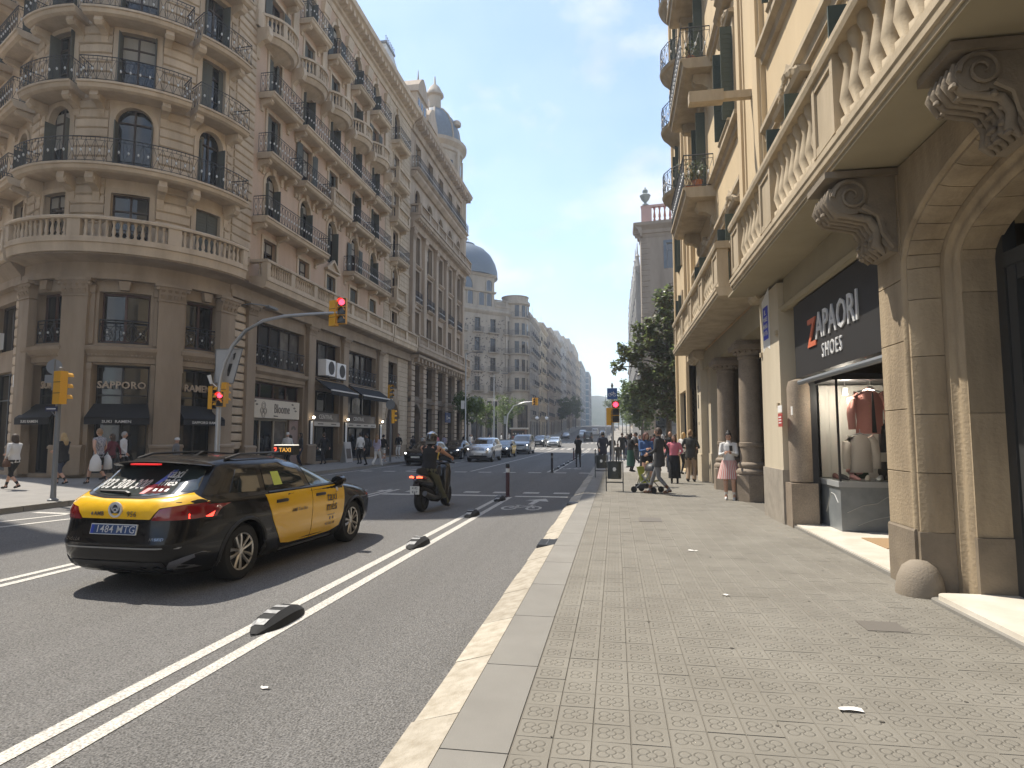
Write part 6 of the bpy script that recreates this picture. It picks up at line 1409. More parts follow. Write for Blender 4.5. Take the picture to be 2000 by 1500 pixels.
rw = TX.patch('rear', [(-.66, 1.085), (-.5, 1.055), (-.25, 1.03), (.25, 1.03), (.5, 1.055), (.66, 1.085), (.55, 1.325), (-.55, 1.325)], M('rear_glass', (.03, .04, .04), .05, spec=.9, coat=.5), 'rear_window', .006)
TX.letter('rear', '933 300 300', -.24, 1.135, .125, WHITE, .011, par=rw, bold=.03, shear=.25); TX.letter('rear', 'taxi', .30, 1.25, .13, WHITE, .011, par=rw, bold=.02); TX.letter('rear', 'més', .31, 1.17, .13, WHITE, .011, par=rw, bold=.02)
TX.patch('rear', [(.10, 1.05), (.16, 1.05), (.21, 1.14), (.15, 1.14)], M('stripe_pink', (.6, .1, .12), .5), 'glass_stripe', .01, 1, rw, 1); TX.patch('rear', [(.15, 1.142), (.21, 1.142), (.28, 1.29), (.22, 1.29)], M('stripe_blue', (.10, .16, .5), .5), 'glass_stripe', .01, 1, rw, 1)
for x in (.24, .31, .38): TX.patch('rear', [(x-.018, 1.075), (x+.018, 1.075), (x+.015, 1.1), (x-.015, 1.1)], WHITE, 'glass_icon', .01, 1, rw, 1)
mb = MB(); y0 = TX.Yr(-.1, 1.06)-2.325; mb.tube([(.0, y0-.05, 1.045), (-.05, y0-.04, 1.065), (-.42, y0-.0, 1.07)], [.022, .016, .01], 5); mb.build('wiper', BLACKP, rw)
mb = MB(); mb.tube([(x, .66+.12*(abs(x)/.6)**2-2.325, 1.383-.05*(abs(x)/.6)**2.2) for x in [-.6+.1*i for i in range(13)]], [(.12, .012)]+[(.19, .024)]*11+[(.12, .012)], 12); sp = mb.build('spoiler', BLK, TX.t, 30)
mb = MB(); mb.box(-.17, .17, 2.325-.47, 2.325-.4, 1.349, 1.366); mb.build('high_brake_light', M('brake_strip', (.5, .02, .02), .3, emit=.6), sp)
pl = TX.patch('rear', [(-.28, .64), (.28, .64), (.28, .745), (-.28, .745)], WHITE, 'plate', .012); TX.patch('rear', [(-.272, .647), (.272, .647), (.272, .738), (-.272, .738)], PB_, 'plate_field', .016, 1, pl); TX.letter('rear', '1484 MTG', .03, .692, .105, WHITE, .02, par=pl, sp=1.05, bold=.005); TX.patch('rear', [(-.27, .65), (-.235, .65), (-.235, .735), (-.27, .735)], M('eu_blue', (.02, .05, .35), .5), 'plate_band', .018, 1, pl, 1)
TX.letter('rear', 'COROLLA', -.5, .585, .045, CHROME, .012, bold=.01, sp=1.25); TX.letter('rear', 'HYBRID', .52, .60, .04, CHROME, .012)
TX.patch('rear', [(-.7, .50), (.7, .50), (.72, .515), (-.72, .515)], M('sill_trim', (.3, .3, .3), .3), 'bumper_line', .012); TX.patch('rear', [(-.6, .26), (.6, .26), (.55, .36), (-.55, .36)], BLACKP, 'diffuser', .01)
TX.patch('front', [(-.6, 1.03), (.6, 1.03), (.5, 1.33), (-.5, 1.33)], CARGLASS, 'windscreen', .005); TX.mirrors(3.1, 1.0, BLK); TX.wheels()
mb = MB(); mb.prismx([(1.15, 1.43), (.95, 1.43), (.93, 1.47), (.99, 1.49)], -.02, .02); mb.build('aerial_fin', BLK, TX.t)
mb = MB(); mb.box(.22, .52, -.32+.0, -.16, 1.405, 1.54); bx_ = mb.build('taxi_sign', M('sign_black', (.02, .02, .02), .4), TX.t); mb = MB(); mb.box(.22, .52, -.315, -.165, 1.541, 1.553); mb.build('sign_strip', M('strip_glow', (1, .95, .8), .4, emit=.5), bx_)
text('TAXI', .085, M('taxi_amber', (.9, .45, .08), .5, emit=.35), bx_, plane_mtx((.4, .155, 1.475), (1, 0, 0), (0, 0, 1)), bold=.01, ext=.003); text('2', .1, M('taxi_red', (.9, .06, .03), .5, emit=1.5), bx_, plane_mtx((.25, .155, 1.475), (1, 0, 0), (0, 0, 1)), bold=.02, ext=.003)
# -- oncoming cars
def oncoming(name, label, x, y, kind, paint, sc=(1, 1, 1), lights=True, door=None, rot=180, cat='car', grille='wide', group='cars waiting in the oncoming lanes', plate=True, wr=.33):
    c = Car(name, label, cat, (x, y, GZ(y)-.13), radians(rot), kind, paint, sc, group, wr)
    b = {'wagon': .99, 'sedan': 1.0, 'suv': 1.12, 'van': 1.22}[kind]; h = c.k[-1][0]; tw = c.g(h-.14)[2]-.1; bw = c.g(b+.04)[2]-.09
    c.patch('front', [(-bw, b+.05), (bw, b+.05), (tw, h-.12), (-tw, h-.12)], CARGLASS, 'windscreen', .006, cuts=4)
    hz = {'wagon': .72, 'sedan': .68, 'suv': .82, 'van': .85}[kind]; w = c.g(hz)[2]
    for sg in (1, -1):
        hl = c.patch('front', [(sg*a, z) for a, z in ((w*.48, hz-.03), (w*.9, hz-.04), (w*.93, hz+.07), (w*.7, hz+.08))], HEADG, 'headlight', .012, cuts=2)
        if lights:
            x0 = sg*w*.72; mb = MB(); mb.lathe([(0, -.03), (.045, -.01), (.05, .01), (0, .035)], 10); o = mb.build('lamp', HEADE, hl, 0, (x0, c.Yf(x0, hz)-2.325+.012, hz+.02))
        yb = c.g(b)[0]
        c.patch('side', [(1.45, b+.03), (2.3, b+.03), (2.2, h-.13), (1.5, h-.15)], CARGLASS, 'side_window', .006, sg, cuts=2); c.patch('side', [(2.4, b+.03), (c.g(b)[1]-.35, b+.03), (2.6, h-.16), (2.36, h-.13)], CARGLASS, 'side_window', .006, sg, cuts=2)
        if door: c.patch('side', [(1.36, b-.03), (1.5, .62), (1.72, .31), (2.4, .28), (2.4, b-.03)], door, 'rear_door', .006, sg); c.patch('side', [(2.41, b-.03), (2.41, .28), (3.2, .33), (3.3, .52), (3.3, b-.03)], door, 'front_door', .006, sg)
    gz = hz-.06 if kind in ('suv', 'van') else hz-.1
    c.patch('front', [(-w*.46, gz), (w*.46, gz), (w*.42, gz+.13), (-w*.42, gz+.13)], BLACKP, 'grille', .008, cuts=3); c.patch('front', [(-w*.7, .30), (w*.7, .30), (w*.6, .42), (-w*.6, .42)], BLACKP, 'air_intake', .008, cuts=3)
    if grille == 'star':
        for z in (gz+.03, gz+.085): c.patch('front', [(-w*.42, z), (w*.42, z), (w*.42, z+.014), (-w*.42, z+.014)], CHROME, 'grille_bar', .014)
        mb = MB(); mb.ring(0, 0, .065, .08, -.01, .012, 0, 2*pi, 20)
        for i in range(3): a = pi/2+i*2*pi/3; mb.prism([(.07*cos(a), .07*sin(a)), (.014*cos(a+1.05), .014*sin(a+1.05)), (.014*cos(a-1.05), .014*sin(a-1.05))], -.01, .012)
        mb.build('emblem', CHROME, c.t, 0, (0, c.Yf(0, gz+.06)-2.325+.015, gz+.065), pi)
    if plate: c.patch('front', [(-.26, .46), (.26, .46), (.26, .56), (-.26, .56)], PLATEW, 'plate', .016)
    c.mirrors(3.05 if kind != 'van' else 3.4, b+.06, paint); c.wheels(7); return c
SILVER = M('car_silver', (.55, .56, .57), .25, metal=.6, coat=1.); GREYC = M('car_grey', (.22, .235, .25), .28, metal=.4, coat=1.); NAVY = M('car_dark_blue', (.02, .024, .035), .2, coat=1.); LGREY = M('car_pale', (.38, .41, .43), .28, metal=.4, coat=1.)
oncoming('taxi', 'oncoming black taxi with yellow doors, headlights on, nearest of the oncoming cars', -11.55, 37.6, 'wagon', BLK, door=YEL, cat='taxi')
oncoming('parked_car', 'dark car half hidden between the oncoming taxi and the silver car', -12.2, 47.5, 'sedan', BLK)
oncoming('silver_car', 'silver off-road car with star emblem and headlights on, second in the oncoming lanes', -9.1, 43.4, 'suv', SILVER, (1.03, 1.02, 1.02), grille='star', wr=.36)
oncoming('taxi', 'black and yellow taxi right behind the silver car', -9.2, 51.5, 'wagon', BLK, door=YEL, cat='taxi')
oncoming('grey_van', 'grey boxy people carrier behind the silver car, one headlight glinting', -8.8, 60.0, 'van', GREYC, (1, 1, .98))
oncoming('dark_car', 'dark blue car beside the pale one, on the far side of the sunlit crossing', -10.6, 88, 'suv', NAVY)
oncoming('pale_car', 'pale grey car with bright headlights crossing the sunlit junction', -8.3, 86, 'wagon', LGREY)
oncoming('dark_car', 'small dark car far behind the pale car on the left side of the street', -11.6, 104, 'wagon', BLK)
c = Car('dark_jeep', 'dark square off-road car driving away far down the street', 'car', (-5.0, 118, GZ(118)-.13), 0, 'van', BLK, (.95, .95, .98)); c.wheels(6); c.patch('rear', [(-.6, 1.3), (.6, 1.3), (.55, 1.7), (-.55, 1.7)], CARGLASS, 'rear_window', .01); c.patch('rear', [(-.25, .6), (.25, .6), (.25, .72), (-.25, .72)], PLATEW, 'plate', .015)
for sg in (-1, 1): c.patch('rear', [(sg*.68, .8), (sg*.82, .8), (sg*.82, 1.05), (sg*.68, 1.05)], REDL, 'tail_light', .012)
for x, y, k, p_, lb in ((-7.6, 148, 'van', LGREY, 'pale van far up the street, left of the distant dark jeep'), (-3.2, 160, 'wagon', SILVER, 'silver car far up the street on the right side'), (-5.4, 172, 'van', M('van_white', (.7, .71, .72), .4), 'white van farthest up the street in the middle lane'), (-11, 140, 'sedan', NAVY, 'dark car parked far along the left kerb')):
    c = Car('distant_car', lb, 'car', (x, y, GZ(y)-.13), 0 if x > -6 else pi, k, p_); c.wheels(6); b = 1.3 if k == 'van' else 1.06; c.patch('rear', [(-.6, b), (.6, b), (.5, b+.25), (-.5, b+.25)], CARGLASS, 'rear_window', .01); c.patch('front', [(-.6, b), (.6, b), (.5, b+.25), (-.5, b+.25)], CARGLASS, 'windscreen', .01)
# ---------------------------------------------------------------- traffic lights and street furniture
LRED = M('signal_red', (1, .03, .06), .3, emit=3.2); LOFF = M('lens_off', (.015, .017, .018), .15)
def sighead(par, loc, rot, lit=0, n=3, s=.3, dark=False):
    mb = MB(); h = n*s; mb.box(-s*.5, s*.5, -.12, .06, 0, h); o = mb.build('signal_head', YELP, par, 0, loc, rot)
    mb = MB(); 
    for i in range(n): mb.box(-s*.46, s*.46, .061, .07, i*s+.015, (i+1)*s-.015)
    mb.build('face', BLACKP, o); 
    for i in range(n):
        z = (n-1-i)*s+s/2; m_ = MB(); m_.disc((0, -.074, z), (0, -1, 0), s*.36, 18); m_.build('lens', LRED if i == lit else LOFF, o)
        m_ = MB(); k = 10; pts = [(s*.42*cos(pi*j/k), s*.42*sin(pi*j/k)) for j in range(k+1)]
        m_.add([(a, -.07, z+b) for a, b in pts]+[(a, -.22, z+b*.95) for a, b in pts], [(j, j+1, j+k+2, j+k+1) for j in range(k)]); m_.build('visor', YELP if not dark else BLACKP, o)
    mb = MB()
    for i in range(1, n): mb.box(-s*.505, s*.505, -.125, -.115, i*s-.008, i*s+.008)
    mb.build('seam', BLACKP, o); return o
def pole(par, h, r=.055, name='pole', m=None): mb = MB(); mb.lathe([(r*2, 0), (r*2, .03), (r*1.15, .06), (r, .25), (r*.85, h), (0, h+.02)], 14); return mb.build(name, m or STEEL, par, 50)
SIGBACK = M('sign_back', (.20, .21, .22), .5, metal=.3)
# A near left
t = thing('traffic_light', 'yellow signal seen from behind on a grey pole, far left by the side street', 'traffic light', (-13.72, 13.55, 0)); pole(t, 3.3, .06, m=GREYP)
sighead(t, (.05, -.0, 2.38), pi-.25, None, 3, .275)
mb = MB(); mb.disc((0, 0, 0), (0, -1, 0), .19, 20); mb.disc((0, .012, 0), (0, 1, 0), .19, 20); mb.box(-.02, .02, .0, .03, -.6, .2); mb.build('round_sign_back', SIGBACK, t, 0, (-.3, .1, 3.34), .3)
mb = MB(); mb.box(-.2, .2, -.01, .01, 0, .2); mb.build('plate_back', SIGBACK, t, 0, (-.3, .1, 2.93), .3)
mb = MB(); mb.box(-.17, .17, 0, .02, 0, .12); o = mb.build('name_plate', M('plate_navy', (.03, .035, .08), .5), t, 0, (-.12, -.07, 2.2)); mb = MB(); mb.box(-.13, .13, .021, .023, .05, .075); mb.build('plate_print', WHITE, o); mb = MB(); mb.tube([(0, 0, 2.0), (-.2, 0, 2.2)], .015, 5); mb.build('bracket', IRON, t)
# B arm signal
t = thing('traffic_light', 'tall grey pole whose curved arm holds a red signal over the road', 'traffic light', (-13.9, 20.2, 0)); pole(t, 3.4, .095)
mb = MB(); mb.tube([(0, 0, 3.3), (.03, 0, 3.7), (.16, 0, 4.2), (.45, 0, 4.8), (.95, 0, 5.35), (1.6, 0, 5.68), (2.4, 0, 5.82), (3.4, 0, 5.86), (4.62, 0, 5.88)], [.08, .078, .074, .07, .066, .062, .058, .054, .05], 10); mb.build('arm', STEEL, t, 60)
sighead(t, (4.62, -.1, 5.46), 0.12, 0, 3, .3); sighead(t, (4.25, .1, 5.42), pi-.35, None, 3, .3)
sighead(t, (.16, -.14, 2.62), .1, 0, 2, .27); sighead(t, (-.22, 0, 2.55), 1.45, None, 3, .27); sighead(t, (.14, .1, 2.75), pi, None, 3, .25)
mb = MB(); mb.add([(-.3, .16, 3.5), (.34, .3, 3.5), (.62, .36, 4.75), (-.3, .16, 4.72)], [(0, 1, 2, 3)]); mb.add([(-.3, .19, 3.5), (.34, .33, 3.5), (.62, .39, 4.75), (-.3, .19, 4.72)], [(3, 2, 1, 0)]); pb_ = mb.build('route_panel', M('panel_pale', (.40, .40, .39), .5), t)
mb = MB(); mb.tube([(-.3, .15, 3.5), (.34, .29, 3.5), (.62, .35, 4.75), (-.3, .15, 4.72), (-.3, .15, 3.5)], .025, 5); mb.build('panel_frame', SIGBACK, pb_); mb = MB(); mb.prism([(.2, 4.3), (.34, 4.35), (.4, 4.6), (.28, 4.55)], -.3, -.29); mb.prism([(.05, 3.75), (.18, 3.75), (.3, 4.2), (.18, 4.2)], -.26, -.25); mb.build('panel_print', BLACKP, pb_)
mb = MB(); mb.tube([(0, 0, 3.25), (-.25, -.1, 3.5)], .02, 5); mb.tube([(-.25, -.1, 3.45), (-.33, -.14, 3.75)], [.05, .07], 8); mb.build('camera', WHITE, t)
# C on the left pavement
t = thing('traffic_light', 'yellow signal and round sign backs on a pole before the arched door', 'traffic light', (-13.75, 37.1, 0)); pole(t, 4.6, .06, m=GREYP); sighead(t, (0, -.08, 3.95), 1.0, None, 3, .28); sighead(t, (.12, .05, 2.4), 2.2, None, 3, .28); mb = MB(); mb.disc((0, -.1, 3.55), (0, -1, 0), .3, 20); mb.disc((0, -.085, 3.55), (0, 1, 0), .3, 20); mb.build('round_sign_back', SIGBACK, t)
# D far arm
t = thing('traffic_light', 'far signal hanging from a curved arm, beyond the oncoming cars', 'traffic light', (-13.7, 79, GZ(79))); pole(t, 3.2, .1)
mb = MB(); mb.tube([(0, 0, 3.1), (.15, 0, 4.2), (.9, 0, 5.3), (2.2, 0, 5.75), (3.8, 0, 5.85)], [.09, .08, .07, .06, .05], 8); mb.build('arm', STEEL, t, 60); sighead(t, (3.85, 0, 5.35), 2.6, None, 3, .32); sighead(t, (3.5, -.05, 5.35), .6, None, 3, .32); mb = MB(); mb.box(-.4, -.05, -.02, .02, 3.0, 4.0); mb.build('panel', LGREY, t)
# E right, with the blue cycle plate
t = thing('traffic_light', 'slim pole with a lit red signal under a blue bicycle plate, right kerb', 'traffic light', (-.1, 23.9, 0)); pole(t, 3.4, .05); sighead(t, (.12, -.06, 2.1), .05, 0, 3, .27, True); sighead(t, (-.1, .02, 2.0), 1.5, None, 3, .22)
mb = MB(); mb.box(-.19, .19, 0, .02, 0, .42); o = mb.build('cycle_plate', M('sign_blue', (.03, .10, .30), .45), t, 0, (.0, -.06, 2.98)); mb = MB()
for cx in (-.085, .085): mb.ring(cx, .17, .05, .064, .021, .025, 0, 2*pi, 14)
for a, b in (((-.085, .17), (-.02, .26)), ((-.02, .26), (.06, .26)), ((.06, .26), (.085, .17)), ((-.085, .17), (.0, .17)), ((.0, .17), (.06, .26)), ((.05, .3), (.06, .26))): mb.tube([(a[0], -.023, a[1]), (b[0], -.023, b[1])], .007, 4)
mb.build('bicycle_symbol', WHITE, o); mb = MB(); mb.lathe([(.03, 3.42), (.05, 3.5), (.02, 3.6), (0, 3.62)], 8); mb.build('cap', GREYP, t)
# lamp posts
for x, y, h, lb in ((-14.3, 59, 9.6, 'tall grey lamp post on the left pavement before the small trees'), (-14.6, 75, 9.0, 'second tall grey lamp post, left of the far signal arm'), (-14.2, 135, 9, 'distant lamp post far up the left pavement'), (-2.2, 150, 10, 'distant lamp post standing on the right side far up the street')):
    t = thing('lamp_post', lb, 'lamp post', (x, y, GZ(y))); mb = MB(); mb.lathe([(.12, 0), (.12, .8), (.08, .9), (.05, h)], 10); mb.build('post', STEEL, t, 50); mb = MB(); mb.tube([(0, 0, h-.1), (.5, 0, h+.1), (1.3, 0, h+.12)], .03, 5); mb.box(1.1, 1.7, -.1, .1, h+.05, h+.17); mb.build('lamp_head', GREYP, t)
    if y == 59: mb = MB(); mb.box(-.45, -.1, -.02, .02, 4.2, 5.0); mb.build('pole_sign', WHITE, t)
for x, y, lb in ((-13.9, 112, 'left'), (-12.6, 116, 'right')):
    t = thing('globe_lamp', '%s one of two small white globe lamps beyond the kiosk' % lb, 'street lamp', (x, y, GZ(y))); mb = MB(); mb.lathe([(.07, 0), (.05, 4.0)], 8); mb.build('post', IRON, t); mb = MB(); mb.lathe([(0, 3.95), (.25, 4.1), (.32, 4.3), (.25, 4.5), (0, 4.6)], 12); mb.build('globe', M('globe_white', (.8, .8, .8), .3), t, 60)
# kiosk
t = thing('kiosk', 'brown newspaper kiosk with pale roof on the left pavement beyond the oncoming cars', 'kiosk', (-15.0, 98, GZ(98))); mb = MB(); mb.box(-1.1, 1.1, -.9, .9, 0, 2.3); mb.build('wall', M('kiosk_brown', (.16, .09, .06), .6), t); mb = MB(); mb.box(-1.35, 1.35, -1.1, 1.2, 2.302, 2.55); mb.build('roof', M('kiosk_roof', (.5, .48, .44), .6), t); mb = MB(); mb.box(-.95, .95, .901, .93, .9, 2.1); mb.build('counter_window', BLACKP, t)
r = random.Random(3)
for i in range(10): mb = MB(); mb.box(0, .16, .931, .95, 0, .22); mb.build('magazine', M('mag_%d' % (i % 4), [(.5, .1, .08), (.6, .5, .4), (.7, .7, .68), (.15, .2, .4)][i % 4], .6), t, 0, (-.9+(i % 5)*.38, 0, 1.0+.5*(i//5)))
# bollards
def bollard(x, y, h, m, lab, band=True, r=.055):
    t = thing('bollard', lab, 'bollard', (x, y, -.13 if x < -1.2 else 0), 0, 'bollards along the cycle lane'); mb = MB(); mb.lathe([(r*1.5, 0), (r*1.5, .02), (r, .03), (r, h-.06), (r*.8, h-.015), (0, h)], 14); mb.build('post', m, t, 50)
    mb = MB(); mb.lathe([(r*1.02, h*.74), (r*1.02, h*.86)], 14, caps=False); mb.build('band', WHITE if band else GREYP, t); mb = MB(); mb.lathe([(r*1.06, h*.9), (r*1.1, h*.94), (r*.9, h), (0, h+.01)], 14); mb.build('cap', BLACKP, t)
MAROON = M('bollard_maroon', (.075, .028, .035), .5)
bollard(-3.05, 17.72, .93, MAROON, 'maroon post with white sticker at the near end of the crossing'); bollard(-3.0, 29.9, .93, M('bollard_black', (.03, .03, .035), .5), 'dark post at the far side of the crossing, left of the photographer', False)
bollard(-2.95, 45, .9, MAROON, 'dark post in the cycle lane beyond the man photographing', False); bollard(-1.25, 47, .9, BLACKP, 'thin dark post near the right kerb beyond the crossing', False, .04); bollard(-1.3, 41, .9, BLACKP, 'thin dark post at the right kerb just behind the man photographing', False, .04)
# cycle lane separators
STRIPE = M('separator_stripe', (.42, .42, .41), .6, col2=(.2, .2, .2), nscale=25)
def bump(x, y, lab):
    t = thing('lane_separator', lab, 'lane separator', (x, y, -.13), 0, 'rubber separators between the white lines'); n = 10; secs = []
    P = lambda i: -.41+.82*i/n
    def hh(i): q = abs(2*i/n-1); return .115*(1-q**2.4)+.012
    def wd(i): q = abs(2*i/n-1); return .115*(1-q**3.2)+.03
    mb = MB()
    for i in range(n):
        vs = []
        for k in (i, i+1):
            y0 = P(k); w = wd(k); h = hh(k); vs += [(-w, y0, 0), (-w*.86, y0, h*.62), (-w*.45, y0, h), (w*.45, y0, h), (w*.86, y0, h*.62), (w, y0, 0)]
        mb.add(vs, [(j, j+1, j+7, j+6) for j in range(5)]+[(0, 6, 11, 5)], 1 if i % 2 and 0 < i < 9 else 0)
    mb.add([(-wd(0), -.41, 0), (wd(0), -.41, 0), (0, -.45, .005)], [(0, 1, 2)]); o = mb.build('block', [RUBBER, RUBBER], t, 30)
    for i in (1, 3, 5, 7):
        m_ = MB(); vs = []
        for k in (i+.05, i+.95):
            y0 = P(k); w = wd(k); h = hh(k)+.004; vs += [(-w-.003, y0, .012), (-w*.86-.003, y0, h*.63), (-w*.45, y0, h), (w*.45, y0, h)]
        m_.add(vs, [(j, j+1, j+5, j+4) for j in range(3)]); m_.build('stripe', STRIPE, t)
for y, lb in ((5.5, 'nearest black and grey rubber lane separator, between the white lines'), (9.65, 'second nearest rubber separator, beside the taxi front'), (13.4, 'third rubber separator, to the right of the scooter'), (16.7, 'rubber separator at the foot of the maroon post')): bump(-3.09, y, lb)
for i in range(7): bump(-3.07, 33+i*3.6, ['shaded rubber separator just beyond the dark post', 'shaded separator to the left of the man photographing', 'shaded separator right behind the man photographing', 'shaded separator in the middle of the far white line', 'shaded separator third from the sunlit junction', 'shaded separator second from the sunlit junction', 'farthest separator, closest to the sunlit junction'][i])
# litter bins
def bin_(x, y, lab, rot=0):
    t = thing('litter_bin', lab, 'litter bin', (x, y, 0), rot); BING = M('bin_grey', (.055, .062, .062), .45, metal=.2); mb = MB()
    for s in (-1, 1): mb.tube([(s*.24, 0, 0), (s*.24, 0, .84), (s*.24, .02, .86)], .017, 6)
    mb.tube([(-.24, 0, .26), (.24, 0, .26)], .02, 6); mb.build('frame', BING, t)
    mb = MB(); mb.lathe([(.185, .36), (.2, .38), (.21, .82), (.225, .83), (.225, .86), (.2, .86), (.19, .5), (0, .48)], 20, sx=1., sy=.75); b = mb.build('bucket', BING, t, 40)
    mb = MB(); mb.prism([(-.05, .66), (-.02, .70), (.03, .69), (.05, .64), (.02, .58), (-.04, .59)], .163, .172); mb.build('sticker', WHITE, b)
bin_(-.04, 18.45, 'grey litter bin hung in a steel frame, nearest the kerb at the crossing'); bin_(-.55, 24.6, 'second grey litter bin, in shade behind the first')
# advertising board on the left pavement
t = thing('menu_board', 'white folding menu board standing before the CENTRAL restaurant', 'menu board', (-16.2, 36.2, 0), pi/2-.3); mb = MB(); mb.add([(-.3, -.25, 0), (.3, -.25, 0), (.3, -.03, 1.25), (-.3, -.03, 1.25), (-.3, .25, 0), (.3, .25, 0), (.3, .0, 1.25), (-.3, .0, 1.25)], [(0, 1, 2, 3), (5, 4, 7, 6), (3, 2, 6, 7)]); mb.build('board', M('board_white', (.45, .43, .40), .6), t); mb = MB(); mb.box(-.2, .2, .262, .27, 0, .02); mb.add([(-.2, -.22, .25), (.2, -.22, .25), (.2, -.12, .85), (-.2, -.12, .85)], [(0, 1, 2, 3)]); mb.build('board_print', DKT, t)
mb = MB(); mb.box(60.8, 62.8, .34, .4, 3.0, 4.0); o = F2.put('shop_sign', mb, M('blue_sign', (.015, .05, .16), .5)); mb = MB(); mb.ring(61.4, 3.5, .14, .22, .401, .405, 0, 2*pi, 14); mb.box(61.8, 62.5, .401, .405, 3.42, 3.55); mb.build('sign_print', LT, o)
# ---------------------------------------------------------------- people
SKIN = M('skin', (.50, .29, .20), .6); SKIN2 = M('skin_tan', (.44, .23, .14), .5)
EYE = M('eye_dark', (.03, .02, .02), .3); LIP = M('lip', (.34, .12, .10), .5)
CL = {}
def cloth(n, c): 
    if n not in CL: CL[n] = M('cloth_'+n, c, .92, bump=.25, bscale=35)
    return CL[n]
for n, c in dict(black=(.014, .014, .016), navy=(.02, .025, .045), white=(.62, .61, .59), grey=(.16, .16, .165), dgrey=(.05, .05, .052), denim=(.06, .12, .26), jeans=(.035, .045, .075), beige=(.33, .24, .16), pink=(.62, .18, .22), maroon=(.12, .02, .03), olive=(.09, .085, .045), green=(.02, .07, .055), brown=(.10, .05, .03), cream=(.55, .50, .40), khaki=(.20, .16, .10), lilac=(.42, .38, .48), camo=(.05, .05, .045), red=(.4, .03, .04)).items(): cloth(n, c)
STRIPES = bpy.data.materials.new('striped_pink'); STRIPES.use_nodes = True
_t = STRIPES.node_tree; _b = _t.nodes['Principled BSDF']; _b.inputs['Roughness'].default_value = .9
_c = _t.nodes.new('ShaderNodeTexCoord'); _s = _t.nodes.new('ShaderNodeSeparateXYZ'); _t.links.new(_c.outputs['Object'], _s.inputs[0])
def _m(op, a, b=None):
    n = _t.nodes.new('ShaderNodeMath'); n.operation = op
    for i, v in enumerate((a, b)):
        if v is None: continue
        if isinstance(v, (int, float)): n.inputs[i].default_value = v
        else: _t.links.new(v, n.inputs[i])
    return n.outputs[0]
_k = _m('GREATER_THAN', _m('FRACT', _m('MULTIPLY', _m('ARCTAN2', _s.outputs[1], _s.outputs[0]), 4.2)), .55)
_x = _t.nodes.new('ShaderNodeMix'); _x.data_type = 'RGBA'; _t.links.new(_k, _x.inputs[0]); _x.inputs[6].default_value = (.62, .52, .47, 1); _x.inputs[7].default_value = (.55, .17, .16, 1); _t.links.new(_x.outputs[2], _b.inputs['Base Color'])
PRINT = M('cloth_print', (.50, .49, .50), .9, col2=(.06, .06, .10), nscale=26)
HAIRC = {n: M('hair_'+n, c, .6, bump=.5, bscale=90) for n, c in dict(black=(.012, .01, .009), brown=(.05, .028, .015), blond=(.42, .29, .13), grey=(.32, .31, .30), sandy=(.26, .15, .07), red=(.10, .03, .02)).items()}
def head_geo():
    v = []; f = []; mi = []; nu, nv = 24, 18
    for j in range(nv+1):
        ph = -pi/2+pi*j/nv
        for i in range(nu):
            a = 2*pi*i/nu; x = cos(ph)*sin(a); y = cos(ph)*cos(a); z = sin(ph)
            X, Y, Z = x*.076, y*.095, z*.118
            if z < 0: X *= 1-.28*z*z-.1*abs(z); Y *= 1-.12*abs(z)
            if y < 0: Y *= .98
            fr = max(0, y)
            nose = math.exp(-((a if a < pi else a-2*pi)/.17)**2)*math.exp(-((z+.12)/.17)**2)
            Y += .024*nose*fr; Y += .008*math.exp(-((a if a < pi else a-2*pi)/.35)**2)*math.exp(-((z+.55)/.12)**2); Y += .012*math.exp(-((a if a < pi else a-2*pi)/.4)**2)*math.exp(-((z+.85)/.12)**2)
            for s in (-.36, .36): Y -= .010*math.exp(-(((a if a < pi else a-2*pi)-s)/.2)**2)*math.exp(-((z-.06)/.12)**2)
            v.append((X, Y, Z))
    for j in range(nv):
        for i in range(nu):
            f.append((j*nu+i, j*nu+(i+1) % nu, (j+1)*nu+(i+1) % nu, (j+1)*nu+i)); a = 2*pi*(i+.5)/nu; a = a if a < pi else a-2*pi; z = sin(-pi/2+pi*(j+.5)/nv)
            mi.append(1 if (abs(abs(a)-.38) < .16 and abs(z-.06) < .08) else (2 if abs(a) < .27 and abs(z+.52) < .07 else 0))  # dark faces cover the eyes and paint in the shade of their sockets
    return v, f, mi
HEADG_ = head_geo()
def ik(a, t, l1, l2, pole):
    a = Vector(a); t = Vector(t); d = t-a; L_ = min(d.length, (l1+l2)*.999); d = d.normalized(); t = a+d*L_
    c = (l1*l1+L_*L_-l2*l2)/(2*L_); h = sqrt(max(0, l1*l1-c*c)); p = Vector(pole); p = (p-d*p.dot(d)); p = p.normalized() if p.length > 1e-4 else Vector((0, 1, 0))
    return a+d*c+p*h, t
